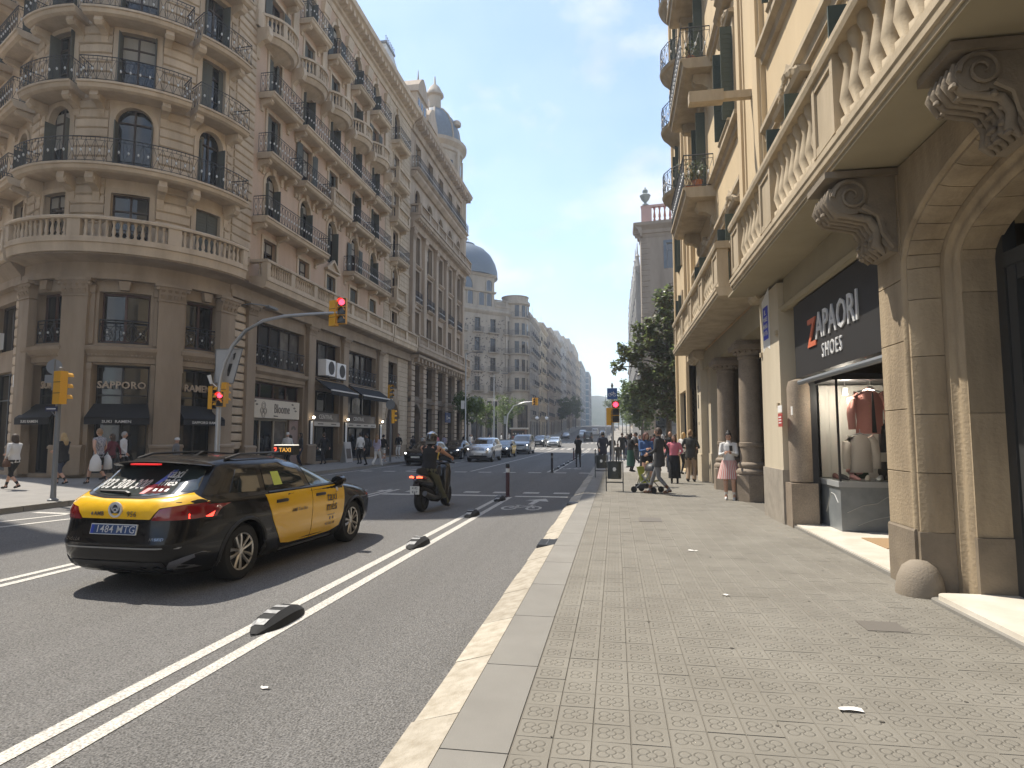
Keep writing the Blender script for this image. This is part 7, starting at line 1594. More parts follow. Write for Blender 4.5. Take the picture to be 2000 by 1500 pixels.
def person(label, x, y, face, H=1.72, top='black', legs='jeans', shoes='black', skin=None, hair=('short', 'brown'), sleeve='long', leglen='long', pose='stand', ank=None, wri=None, lean=0., turn=0., group=None, skirt=None, z=None, coat=0., fat=1., vox=.02, hat=None, nod=0., hipz=None, bag=None, fems=1., strap=False, rootrot=None, elb=None):
    sk = skin or SKIN; tm = CL.get(top, top) if isinstance(top, str) else top; lm = CL[legs]; sm = CL[shoes]
    s = H/1.72; z = GZ(y) if z is None else z
    t = thing('person', label, 'person', (x, y, z), radians(face) if rootrot is None else rootrot, group)
    poses = {'stand': ([(.10, .02, .08), (-.10, -.02, .08)], [(.25, .06, .90), (-.25, .06, .90)]), 'walk': ([(.085, .33, .10), (-.085, -.30, .15)], [(.24, -.18, .93), (-.24, .20, .95)]), 'walk2': ([(.085, -.27, .14), (-.085, .30, .10)], [(.24, .2, .95), (-.24, -.16, .93)]),
             'phone': ([(.09, .02, .08), (-.11, .05, .08)], [(.08, .30, 1.20), (-.07, .30, 1.20)]), 'photo': ([(.11, 0, .08), (-.11, 0, .08)], [(.09, .28, 1.56), (-.09, .28, 1.56)]), 'fold': ([(.085, .28, .1), (-.085, -.26, .13)], [(-.10, .24, 1.12), (.10, .26, 1.08)])}
    A, Wr = poses[pose]; A = ank or A; Wr = wri or Wr; hz = hipz or .905
    ly = sin(lean); hip = Vector((0, 0, hz)); ch = hip+Vector((0, ly*.36, .36*cos(lean))); sh = hip+Vector((0, ly*.50, .50*cos(lean))); nk = hip+Vector((0, ly*.56+.0, .56*cos(lean)))
    hd = nk+Vector((0, .02+ly*.1, .155)); mb = MB(); smp = []
    mats = [tm, lm, sk, sm]; 
    def tb(p, r, m, n=10): k = len(mb.v); mb.tube(p, r, n); smp.extend((Vector(q), m) for q in mb.v[k:]); [smp.append((Vector(q), m)) for q in p]
    W_ = fat
    tb([hip+Vector((0, 0, -.10)), hip+Vector((0, 0, -.02))], [(.09*W_, .13*W_), (.115*W_, .168*W_)], 1)
    tb([hip+Vector((0, 0, -.04-coat)), hip+Vector((0, 0, .06)), hip.lerp(ch, .5)+Vector((0, .01, 0)), ch, sh+Vector((0, 0, -.02)), sh+Vector((0, 0, .035)), nk+Vector((0, 0, -.01))], [(.12*W_+coat*.1, .172*W_+coat*.1), (.115*W_, .165*W_), (.105*W_, .148*W_*fems), (.115*W_, .168*W_), (.095*W_, .178*W_), (.07, .125), (.055, .06)], 0, 14)
    tb([nk+Vector((0, 0, -.03)), hd+Vector((0, -.02, -.05))], [.052, .05], 2)
    hands = []
    for i, sx in enumerate((1, -1)):
        hp = hip+Vector((sx*.088, 0, -.03)); kn, an = ik(hp, A[i], .425, .42, (0, 1, .05)); lg = 1 if leglen == 'long' else (1 if leglen == 'crop' else 2)
        wide = 1.18 if leglen == 'wide' else 1.
        tb([hp, hp.lerp(kn, .45), kn], [.088*W_, .078*W_*wide, .058*wide], 2 if leglen == 'bare' else 1)
        if leglen == 'shorts': tb([hp.lerp(kn, .85), kn], [.058, .05], 2)
        mid = kn.lerp(an, .35); m2 = {'long': 1, 'wide': 1, 'crop': 1, 'shorts': 2, 'bare': 2}[leglen]
        tb([kn, mid], [.056*wide, .055*wide], m2); tb([mid, an], [.054*wide, .038 if leglen != 'wide' else .075], 2 if leglen == 'crop' else m2)
        up_ = max(0., A[i][2]-.09); d = Vector((0, 1, -up_*2.2)).normalized(); tb([an+Vector((0, -.06, -.035)), an+Vector((0, 0, -.03)), an+d*.10+Vector((0, 0, -.05)), an+d*.175+Vector((0, 0, -.06))], [(.030, .034), (.045, .04), (.032, .045), (.018, .034)], 3)
        so = sh+Vector((sx*.17*W_, 0, 0)); el, wr = ik(so, Wr[i], .285, .25, (sx*.55, -.5, -.8) if not elb else (sx*elb[0], elb[1], elb[2])); a2 = 0 if sleeve == 'long' else 2
        tb([sh+Vector((sx*.08, 0, .01)), so, so.lerp(el, .4)], [.06, .062*W_, .054*W_], 2 if sleeve == 'none' else 0); tb([so.lerp(el, .4), el], [.052*W_, .044], a2); tb([el, wr], [.044, .031], a2); hands.append((el, wr))
    me = mb.mesh('body', mats); o = link('body', me); md = o.modifiers.new('r', 'REMESH'); md.mode = 'VOXEL'; md.voxel_size = vox; md.use_smooth_shade = True; m3 = o.modifiers.new('s', 'SMOOTH'); m3.iterations = 3; m3.factor = .5
    bpy.context.view_layer.update(); nm = bpy.data.meshes.new_from_object(o.evaluated_get(bpy.context.evaluated_depsgraph_get())); bpy.data.objects.remove(o)
    kd = kdtree.KDTree(len(smp)); [kd.insert(q, i) for i, (q, m) in enumerate(smp)]; kd.balance()
    vs = [tuple(v.co) for v in nm.vertices]; fs = [tuple(p.vertices) for p in nm.polygons]; mi = [smp[kd.find(p.center)[1]][1] for p in nm.polygons]; bpy.data.meshes.remove(nm)
    B = MB(); B.v = vs; B.f = fs; B.m = mi
    # head, ears and hands join the same mesh
    hv, hf, hm = HEADG_; R3 = Matrix.Rotation(turn, 3, 'Z') @ Matrix.Rotation(-nod, 3, 'X'); k = len(B.v); B.v += [tuple(hd+R3 @ Vector(q)) for q in hv]; B.f += [tuple(i+k for i in q) for q in hf]; B.m += [{0: 2, 1: 4, 2: 5}[q] for q in hm]
    for sx in (-1, 1): e = MB(); e.lathe([(0, -.03), (.016, -.015), (.02, .01), (0, .032)], 6, sx=.5, sy=1); B.add([hd+R3 @ (Vector(q)+Vector((sx*.076, -.008, 0))) for q in e.v], e.f, 2)
    for i, (el, wr) in enumerate(hands):
        sx = 1 if i == 0 else -1; d = (wr-el).normalized(); side = d.cross(Vector((sx, 0, .2))).normalized(); nrm = side.cross(d)
        B.tube([wr-d*.02, wr+d*.03, wr+d*.075], [(.018, .026), (.016, .038), (.012, .036)], 8, 2)
        for j in range(4):
            p = wr+d*.07+side*(.026*(j-1.5)*.62); ln = (.055, .068, .064, .05)[j]; q = p+d*ln*.5-nrm*sx*.006; B.tube([p, q, q+(d*.6-nrm*sx*.8).normalized()*ln*.55], [.0085, .008, .006], 5, 2)
        p = wr+d*.025+side*.03; B.tube([p, p+(side+d).normalized()*.035, p+(side*.4+d).normalized()*.062], [.010, .009, .006], 5, 2)
    bo = B.build('body', mats+[EYE, LIP], t); bo.data.polygons.foreach_set('use_smooth', [True]*len(bo.data.polygons)); t.scale = (s, s, s)
    st, hc = hair; hm_ = HAIRC[hc]
    if st != 'bald' and not hat:
        n = 18; v = []; f = []; rows = 9
        for j in range(rows+1):
            for i in range(n):
                a = 2*pi*i/n; aa = a if a < pi else a-2*pi; lim = .55 if abs(aa) < .75 else (-.1 if abs(aa) < 1.4 else (-.75 if st != 'short' else -.5))
                ph = pi/2-(pi/2-lim)*j/rows; b = 1.10+.02*sin(5*a+j); X, Y, Z = cos(ph)*sin(a)*.076*b, cos(ph)*cos(a)*.097*b, sin(ph)*.118*1.09
                if st in ('long', 'bob', 'curly') and j >= rows-1 and abs(aa) > 1.0: Z -= (.22 if st == 'long' else .08)*(j-rows+2)/2; Y -= .015; X *= 1.15
                if st == 'curly': X *= 1.14; Y *= 1.1; Z *= 1.04
                v.append(tuple(hd+R3 @ Vector((X, Y-.004, Z))))
        for j in range(rows):
            for i in range(n): f.append((j*n+i, j*n+(i+1) % n, (j+1)*n+(i+1) % n, (j+1)*n+i))
        h = MB(); h.add(v, f)
        if st == 'bun': h.lathe([(0, -.05), (.045, -.02), (.05, .02), (0, .05)], 10, tuple(hd+Vector((0, -.06, .12))))
        if st == 'long': h.tube([hd+R3 @ Vector((0, -.07, -.02)), hd+R3 @ Vector((0, -.105, -.16)), hd+R3 @ Vector((0, -.12, -.34))], [(.045, .085), (.04, .10), (.02, .07)], 10)
        ho = h.build('hair', hm_, t); ho.data.polygons.foreach_set('use_smooth', [True]*len(ho.data.polygons))
    if hat == 'cap':
        h = MB(); h.lathe([(.088, .015), (.09, .06), (.07, .115), (.03, .138), (0, .14)], 16, tuple(hd), sx=.95, sy=1.15); h.tube([hd+Vector((0, .07, .04)), hd+Vector((0, .17, .03))], [(.008, .07), (.005, .05)], 8); h.build('cap', CL['white'], t, 60)
    if hat in ('helmet', 'bikehelmet'):
        h = MB(); q = 1. if hat == 'helmet' else .93
        if hat == 'helmet': h.lathe([(.09, -.15), (.125, -.12), (.14, -.03), (.14, .05), (.12, .12), (.07, .165), (0, .178)], 20, tuple(hd+Vector((0, .0, .0))), sx=.93, sy=1.08)
        else: h.lathe([(.1, .03), (.105, .06), (.09, .12), (.04, .15), (0, .155)], 16, tuple(hd), sx=.9, sy=1.15)
        ho = h.build('helmet', M('helmet_black', (.012, .012, .013), .12, coat=1.) if hat == 'helmet' else CL['white'], t, 60)
        if hat == 'helmet':
            h = MB(); h.lathe([(.1205, .118), (.112, .135), (.072, .168), (0, .181)], 12, tuple(hd), a0=pi*1.15, a1=pi*1.85, sx=.95, sy=1.1); h.build('silver_patch', M('helmet_silver', (.55, .56, .58), .15, metal=.7), ho, 60)
            h = MB(); h.lathe([(.143, -.03), (.143, .06), (.13, .1)], 12, tuple(hd), a0=.25, a1=pi-.25, sx=.93, sy=1.08); h.build('visor', CARGLASS, ho, 60); h = MB(); h.lathe([(.1285, -.11), (.141, -.06)], 16, tuple(hd), a0=pi*1.1, a1=pi*1.9, sx=.94, sy=1.09); h.build('helmet_band', GREYP, ho, 60)
    if skirt:
        ln, fl, m = skirt; h = MB(); n = 36; v = []; f = []; rows = 6
        for j in range(rows+1):
            u = j/rows; zz = hz+.10-ln*u
            for i in range(n): a = 2*pi*i/n; rr = 1+fl*u**.8+(.05*u*(1 if i % 3 else -1) if fl > .2 else 0); v.append((cos(a)*.17*W_*rr, sin(a)*.125*W_*rr+.03*u*(A[0][1]+A[1][1]), zz))
        for j in range(rows):
            for i in range(n): f.append((j*n+i, j*n+(i+1) % n, (j+1)*n+(i+1) % n, (j+1)*n+i))
        h.add(v, f); h.build('skirt', m if not isinstance(m, str) else CL[m], t, 50)
    if coat: 
        h = MB(); h.lathe([(.172*W_, .12), (.176*W_, .0), (.185*W_, -coat), (.175*W_, -coat)], 20, (0, 0, hz), sy=.74); h.build('jacket_hem', tm, t, 60)
    if strap == 'pack':
        h = MB(); c = sh+Vector((0, -.19, -.2)); h.tube([c+Vector((0, 0, -.22)), c+Vector((0, -.02, -.1)), c+Vector((0, 0, .16)), c+Vector((0, .02, .2))], [(.06, .11), (.09, .145), (.08, .13), (.03, .08)], 10)
        h = tag(h.build('backpack', CL[bag or 'dgrey'], None, 60), 'backpack worn by the %s' % label.split(' ', 1)[0], 'backpack') if False else h.build('backpack', CL[bag or 'dgrey'], t, 60)
    return t, hd, hands, s
def at(px, py, z=0.):
    """ground point seen at a photo pixel"""
    r = rt*((px-1000)/1220)-up*((py-750)/1220)+fw; k = (z-1.57)/r.z; return r.x*k, r.y*k
def bag(lab, x, y, z, w, h, m, cat='bag'):
    t = thing('shopping_bag', lab, cat, (x, y, z)); mb = MB(); mb.tube([(0, 0, -h), (0, 0, -h*.9), (0, 0, -h*.4), (0, 0, -.05), (0, 0, 0)], [(w*.25, w*.4), (w*.3, w*.5), (w*.27, w*.46), (w*.12, w*.25), (.02, .03)], 10); mb.build('sack', m, t, 50); mb = MB(); mb.tube([(-.04, 0, -.02), (0, 0, .06), (.04, 0, -.02)], .008, 5); mb.build('handle', m, t)
GL = 'people walking past the ramen shop'
PC = 'people standing about the corner beyond the arcade'
px, py = at(24, 956); person('woman in a white jacket and cropped black trousers walking left, far left of the street', px, py, 92, 1.63, 'white', 'black', 'black', hair=('curly', 'brown'), leglen='crop', pose='walk', wri=[(.05, .28, 1.1), (-.2, .1, .98)], fat=1.12, group=GL); bag('dark handbag hanging beside the woman in the white jacket', px+.05, py-.28, .92, .26, .24, CL['brown'], 'handbag')
px, py = at(120, 947); person('long haired blonde woman in black with dark cropped jeans, walking left past the signal pole', px, py, 90, 1.68, 'black', 'jeans', 'black', hair=('long', 'blond'), leglen='crop', pose='fold', fat=1.15, coat=.08, group=GL)
px, py = at(190, 946); person('man in a patterned grey shirt and dark shorts, walking left carrying white bags', px, py, 84, 1.82, PRINT, 'black', 'black', hair=('short', 'sandy'), leglen='shorts', sleeve='short', pose='walk2', group=GL); bag('white plastic bag at the right side of the man in the patterned shirt', px+.1, py+.25, .98, .36, .5, CL['white']); bag('white plastic bag at the street side of the man in the patterned shirt', px+.15, py-.28, 1.0, .42, .55, CL['white'])
px, py = at(216, 938); person('person in a maroon top behind the man with white bags', px, py, 100, 1.66, 'maroon', 'black', hair=('bob', 'brown'), pose='walk', group=GL)
px, py = at(238, 936); person('grey haired man with dark backpack and white sleeves, just left of the taxi roof', px, py, -70, 1.74, 'white', 'black', hair=('short', 'grey'), pose='walk2', strap='pack', bag='black', group=GL)
px, py = at(326, 925); person('person with a grey backpack and white helmet, half hidden by the taxi roof', px, py, -60, 1.74, 'grey', 'grey', hat='bikehelmet', strap='pack', bag='grey', group=GL)
px, py = at(342, 930); person('shorter person in a pale helmet to the right of the grey backpack, behind the taxi', px, py, -80, 1.5, 'grey', 'dgrey', hat='bikehelmet', group=GL)
GC = 'people in front of the left shops'
for X_, Y_, kw in ((503, 912, dict(label='person in pale cap before the flower shop door', top='white', legs='black', hat='cap', face=200)), (566, 912, dict(label='dark haired person in black by the rose poster panel', top='black', legs='black', hair=('short', 'black'), face=90)), (584, 910, dict(label='person in dark clothes leaning by the menu case pillar', top='dgrey', legs='jeans', hair=('bob', 'black'), face=130)), (632, 908, dict(label='person in black walking into the left CENTRAL doorway', top='black', legs='black', hair=('short', 'brown'), face=60, pose='walk')), (703, 906, dict(label='person in white shirt seen from behind at the right CENTRAL window', top='white', legs='black', hair=('short', 'black'), face=60)), (716, 908, dict(label='person in dark jacket next to the white shirt at CENTRAL', top='dgrey', legs='black', hair=('short', 'black'), face=100, strap='pack')), (736, 910, dict(label='woman with long fair hair and white trousers walking past CENTRAL', top='lilac', legs='white', shoes='white', hair=('long', 'sandy'), face=-10, pose='walk', leglen='wide')), (748, 904, dict(label='man in dark shirt and white shorts beside the long haired woman', top='black', legs='white', shoes='white', hair=('short', 'black'), face=-20, leglen='shorts', pose='walk2')), (778, 895, dict(label='person in black top and white trousers by the arched street door', top='black', legs='white', hair=('short', 'brown'), face=170)), (806, 893, dict(label='person in dark clothes beside the rusticated pier edge', top='dgrey', legs='black', hair=('short', 'black'), face=-20)), (824, 888, dict(label='person in a white tee to the left of the rider helmet', top='white', legs='jeans', hair=('short', 'black'), face=150, sleeve='short')), (866, 884, dict(label='pair walker in pale shirt right of the rider helmet', top='lilac', legs='grey', hair=('short', 'brown'), face=0)), (852, 888, dict(label='person in a pink top close behind the rider', top='pink', legs='dgrey', hair=('bob', 'brown'), face=30))):
    px, py = at(X_, Y_); kw = dict(kw); px = max(px, -16.8) if px > -17.2 or py > 27 else px; q = kw.pop('label'); fc = kw.pop('face'); person(q, px, py, fc, RND.uniform(1.62, 1.8), vox=.026, group=GC, **kw)
for i, (X_, Y_, tp, lg) in enumerate(((908, 876, 'black', 'jeans'), (925, 874, 'white', 'jeans'), (936, 875, 'white', 'grey'), (956, 874, 'cream', 'jeans'), (985, 871, 'white', 'black'), (1005, 869, 'white', 'grey'), (1040, 868, 'black', 'black'))):
    px, py = at(X_, Y_); py = min(py, 92); px = -15.2-.4*(i % 3) if i < 6 else -14.5; py = (15.2/math.tan(radians(9.369)-math.atan((X_-1000)/1220))); person('distant pedestrian in %s top by the young street trees, number%s from the lamp post' % (tp, '') if False else ['dark dressed pedestrian under the first young tree', 'pedestrian in white by the first lamp post', 'second pedestrian in white beside the first lamp post', 'pedestrian in cream between the young trees', 'pedestrian in white near the far arm signal pole', 'pedestrian in white left of the kiosk', 'dark dressed pedestrian right of the kiosk'][i], px, min(py, 96), RND.uniform(0, 360), RND.uniform(1.62, 1.8), tp, lg, vox=.035, hair=(RND.choice(['short', 'bob']), RND.choice(['black', 'brown'])), group='people under the small trees on the left')
# right pavement
person('man in dark clothes standing in the cycle lane holding a camera to his face', -2.08, 35.6, 8, 1.76, 'black', 'dgrey', hair=('short', 'black'), pose='photo', coat=.1, z=-.13, wri=[(.10, .2, 1.52), (-.10, .2, 1.52)], elb=(.3, .15, -1))
px, py = at(1182, 916); person('man in a dark suit jacket with back turned, beside the slim red signal pole', px-.1, py, 20, 1.8, 'navy', 'dgrey', hair=('short', 'black'), coat=.16, fat=1.1, pose='walk2', group=PC)
px, py = at(1207, 912); person('child in a grey hooded top right of the slim signal pole', px, py, 10, 1.22, 'camo', 'dgrey', hair=('short', 'brown'), group=PC)
px, py = at(1232, 921); person('person in black with a long dark green skirt, behind the litter bin', px, py, -60, 1.72, 'black', 'black', hair=('bob', 'black'), skirt=(.75, .3, 'green'), coat=.1, pose='phone', group=PC)
px, py = at(1243, 914); person('dark dressed man facing the person in the green skirt', px, py, 90, 1.78, 'black', 'dgrey', hair=('short', 'black'), pose='walk', group=PC)
px, py = at(1263, 950); person('woman in a denim jacket with sunglasses and dark red hair, holding a cup', px, py, 195, 1.68, 'denim', 'black', hair=('curly', 'red'), pose='phone', skirt=(.62, .12, 'black'), fat=1.15, leglen='bare', turn=.3, group=PC, vox=.016)
px, py = at(1289, 966); MAN = person('man in dark jacket and grey trousers walking beside a pushchair', px, py, 62, 1.8, 'dgrey', 'grey', 'brown', hair=('short', 'brown'), pose='walk', coat=.14, group=PC, vox=.014, wri=[(.2, -.05, .95), (-.2, .22, 1.05)])
px, py = at(1318, 944); person('woman in a pink jumper and long dark skirt coming towards the camera', px, py, 170, 1.62, 'pink', 'black', hair=('long', 'brown'), skirt=(.82, .2, 'black'), pose='stand', fat=1.08, group=PC, vox=.016, wri=[(.28, .12, 1.0), (-.2, .2, 1.05)])
px, py = at(1310, 922); person('bald man in a black tee behind the woman in pink', px, py, 170, 1.78, 'black', 'jeans', hair=('bald', 'black'), sleeve='short', group=PC)
px, py = at(1336, 926); person('blonde person in white between the bald man and the beige trousers', px, py, -40, 1.74, 'white', 'black', hair=('bob', 'blond'), group=PC)
px, py = at(1350, 941); person('man in dark jacket and beige trousers, back turned, beside the arcade pillar', px, py, -15, 1.8, 'camo', 'beige', 'black', hair=('short', 'sandy'), coat=.08, leglen='wide', pose='stand', group=PC, vox=.016, wri=[(.2, .25, 1.12), (-.22, .24, 1.12)])
px, py = at(1426, 976); WOM = person('woman in a white jacket and pink striped skirt looking at her phone by the column', px, py, 168, 1.68, 'white', 'white', 'white', hair=('bun', 'black'), skirt=(.47, .75, STRIPES), leglen='bare', pose='phone', nod=.35, fems=.9, vox=.012)
t = thing('phone', 'black phone held by the woman in the striped skirt', 'phone', (px+.0, py-.33, 1.22), radians(168)); mb = MB(); mb.box(-.036, .036, -.005, .005, 0, .15); mb.build('case', BLACKP, t, rot=(-.5, 0, 0)); 
crowd = [(1196, 905, 'black', 'jeans'), (1216, 902, 'black', 'black'), (1222, 898, 'grey', 'jeans'), (1226, 896, 'dgrey', 'jeans'), (1238, 897, 'white', 'dgrey'), (1250, 896, 'maroon', 'black'), (1258, 900, 'navy', 'jeans'), (1272, 898, 'black', 'jeans'), (1279, 905, 'maroon', 'black'), (1295, 903, 'black', 'black'), (1302, 908, 'navy', 'jeans'), (1324, 910, 'dgrey', 'black'), (1344, 913, 'cream', 'beige'), (1250, 905, 'denim', 'jeans')]
for i, (X_, Y_, a, b) in enumerate(crowd):
    px, py = at(X_, Y_); person(['dark dressed person behind the suit jacket man', 'person in black above the second bin', 'person in grey deep in the crowd left', 'person in dark grey deep in the crowd left', 'person in white top deep in the crowd', 'person in maroon behind the green skirt', 'person in navy behind the denim woman', 'person in black behind the denim woman', 'person in maroon behind the man in dark jacket', 'person in black right of the man in dark jacket', 'person in navy behind the woman in pink', 'person in dark grey behind the blonde person', 'person in cream at the arcade pillar', 'person in blue denim behind the green skirt'][i], px, py, RND.choice([0, 180, 90, -90, 30, 200]), RND.uniform(1.6, 1.84), a, b, hair=(RND.choice(['short', 'short', 'bob', 'long']), RND.choice(['black', 'brown', 'brown', 'grey'])), pose=RND.choice(['stand', 'walk', 'phone', 'walk2']), vox=.026, skin=RND.choice([SKIN, SKIN, SKIN2]), group=PC)
# pushchair with child
px, py = at(1266, 962); PX, PY = px, py
t = thing('pushchair', 'folding pushchair with white canopy cloth and green lining, left of the walking man', 'pushchair', (px, py, 0), radians(62)); mb = MB()
for s in (-1, 1): mb.tube([(s*.22, .32, .09), (s*.2, -.05, .42), (s*.2, -.34, .98)], .014, 6); mb.tube([(s*.22, -.28, .09), (s*.2, .1, .5)], .014, 6)
mb.tube([(-.2, -.34, .98), (.2, -.34, .98)], .016, 6); mb.build('frame', GREYP, t)
for i, (a, b) in enumerate(((-1, .32), (1, .32), (-1, -.28), (1, -.28))):
    mb = MB(); mb.lathe([(.05, -.02), (.085, -.02), (.09, 0), (.085, .02), (.05, .02)], 14); mb.build('wheel', RUBBER, t, 40, (a*.24, b, .09), (0, pi/2, 0))
mb = MB(); mb.mould(-.19, .19, [(.28, .36), (-.08, .30), (-.22, .72), (-.26, .72), (-.12, .26), (.28, .32)]); mb.build('seat', M('pram_green', (.30, .33, .06), .9), t); mb = MB(); mb.lathe([(.24, 0), (.22, .12), (.12, .2), (0, .22)], 14, (0, -.16, .62)); mb.build('canopy', BLACKP, t, 60); mb = MB(); mb.box(-.19, .19, -.3, .02, .12, .24); mb.build('basket', BLACKP, t)
person('small child in cream clothes sitting in the pushchair', PX, PY, 62, .95, 'cream', 'cream', 'white', hair=('short', 'blond'), hipz=.72, ank=[(.10, .55, .42), (-.10, .55, .42)], wri=[(.15, .25, .85), (-.15, .25, .85)], vox=.016, z=.02)
# ---------------------------------------------------------------- scooter and rider
SX, SY = -4.3, 14.55; SR = radians(-7)
t = thing('scooter', 'black motor scooter with glowing red tail lamp and white plate, waiting ahead of the taxi', 'scooter', (SX, SY, -.13), SR); SB_ = M('scooter_black', (.012, .012, .013), .25, coat=.6); SBM = M('scooter_matt', (.02, .02, .021), .6)
for y, r, w, nm in ((-.66, .285, .16, 'rear_wheel'), (.76, .29, .12, 'front_wheel')):
    mb = MB(); mb.lathe([(r*.55, -w/2), (r*.86, -w/2), (r*.97, -w*.32), (r, 0), (r*.97, w*.32), (r*.86, w/2), (r*.55, w/2), (r*.55, -w/2)], 28, caps=False); o = mb.build(nm, RUBBER, t, 40, (0, y, r), (0, pi/2, 0)); mb = MB(); mb.lathe([(0, -.05), (r*.56, -.05), (r*.56, .05), (0, .05)], 20); mb.build('rim', SBM, o)
mb = MB(); mb.tube([(0, -.98, .80), (0, -.9, .74), (0, -.6, .68), (0, -.25, .62), (0, -.05, .5), (0, .02, .36)], [(.05, .10), (.11, .15), (.15, .18), (.17, .19), (.15, .18), (.1, .16)], 14); mb.build('rear_fairing', SB_, t, 50)
mb = MB(); mb.tube([(0, -.80, .56), (0, -.5, .44), (0, -.1, .34), (0, .3, .30), (0, .48, .33)], [(.08, .09), (.12, .12), (.08, .16), (.06, .17), (.05, .15)], 12); mb.build('underbody', SBM, t, 50)
mb = MB(); mb.tube([(0, -.92, .90), (0, -.6, .86), (0, -.45, .80), (0, -.05, .79), (0, .08, .74)], [(.03, .08), (.055, .14), (.05, .16), (.055, .15), (.05, .10)], 12); mb.build('seat', M('seat_black', (.02, .02, .02), .8), t, 50)
mb = MB(); mb.tube([(0, .42, .32), (0, .50, .6), (0, .56, .85), (0, .60, 1.02), (0, .66, 1.10)], [(.06, .20), (.10, .23), (.12, .22), (.10, .17), (.03, .11)], 14); mb.build('leg_shield', SB_, t, 50)
mb = MB(); mb.prism([(-.15, 1.05), (.15, 1.05), (.18, 1.2), (.11, 1.36), (-.11, 1.36), (-.18, 1.2)], -.71, -.70); mb.build('windshield', CARGLASS, t)
mb = MB(); mb.tube([(0, .76, .29), (0, .66, .62), (0, .56, .98)], [.05, .045, .04], 8); mb.tube([(0, .70, .60), (0, .86, .62), (0, 1.0, .48), (0, 1.04, .36)], [(.02, .07), (.025, .09), (.02, .085), (.01, .05)], 8); mb.build('fork_mudguard', SB_, t, 50)
mb = MB(); mb.tube([(-.36, .42, 1.07), (-.2, .5, 1.06), (.2, .5, 1.06), (.36, .42, 1.07)], .018, 6); mb.build('handlebar', SBM, t)
for s in (-1, 1):
    mb = MB(); mb.tube([(s*.24, .5, 1.07), (s*.34, .52, 1.2), (s*.4, .5, 1.25)], .009, 5); mb.tube([(s*.40, .50, 1.26), (s*.40, .47, 1.26)], [(.045, .065), (.04, .06)], 10); mb.build('mirror', BLACKP, t, 50)
    mb = MB(); mb.tube([(s*.02, -1.0, .80), (s*.09, -1.005, .815), (s*.16, -.96, .80), (s*.2, -.86, .77)], [(.018, .03), (.022, .034), (.022, .034), (.012, .02)], 8); o = mb.build('tail_lamp', REDL, t, 50)
    mb = MB(); mb.tube([(s*.035, -1.02, .80), (s*.09, -1.028, .82), (s*.155, -.985, .80), (s*.19, -.9, .775), (s*.15, -.985, .785), (s*.09, -1.025, .79), (s*.035, -1.02, .785)], .009, 6); mb.build('lamp_glow', M('scooter_glow', (1, .12, .05), .4, emit=2.4), o, 50)
mb = MB(); mb.tube([(0, -.95, .72), (0, -1.02, .5), (0, -1.0, .42)], [(.02, .06), (.015, .09), (.012, .09)], 8); mb.build('plate_holder', SBM, t); mb = MB(); mb.box(-.11, .11, 1.035, 1.045, .42, .60); pl = mb.build('plate', PLATEW, t)
text('4182', .07, BLACKP, pl, plane_mtx((0, -1.047, .555), (1, 0, 0), (0, 0, 1)), ext=.001); text('KLP', .08, BLACKP, pl, plane_mtx((0, -1.047, .47), (1, 0, 0), (0, 0, 1)), ext=.001)
mb = MB(); mb.tube([(.19, -.05, .28), (.2, -.4, .30), (.2, -.7, .36), (.2, -.95, .44)], [.03, .05, .065, .06], 10); mb.build('exhaust', M('exhaust_grey', (.10, .10, .10), .35, metal=.6), t, 50)
mb = MB(); mb.tube([(0, -.36, .45), (0, -.62, .62), (0, -.95, .52), (0, -1.0, .38)], [(.015, .08), (.02, .10), (.018, .10), (.008, .08)], 8); mb.build('rear_mudguard', SBM, t, 50)
rx, ry = SX-.22*math.sin(-SR)*-1*0, SY-.3
person('scooter rider in a black vest and dark helmet with bare arms, one foot down', SX-.02, SY-.32, -7, 1.74, 'black', 'olive', 'black', skin=SKIN2, sleeve='none', hat='helmet', hipz=.92, ank=[(.33, .34, .10), (-.22, .48, .40)], wri=[(.37, .66, 1.14), (-.37, .66, 1.14)], lean=.16, fat=1.12, vox=.013, z=-.13, leglen='wide')
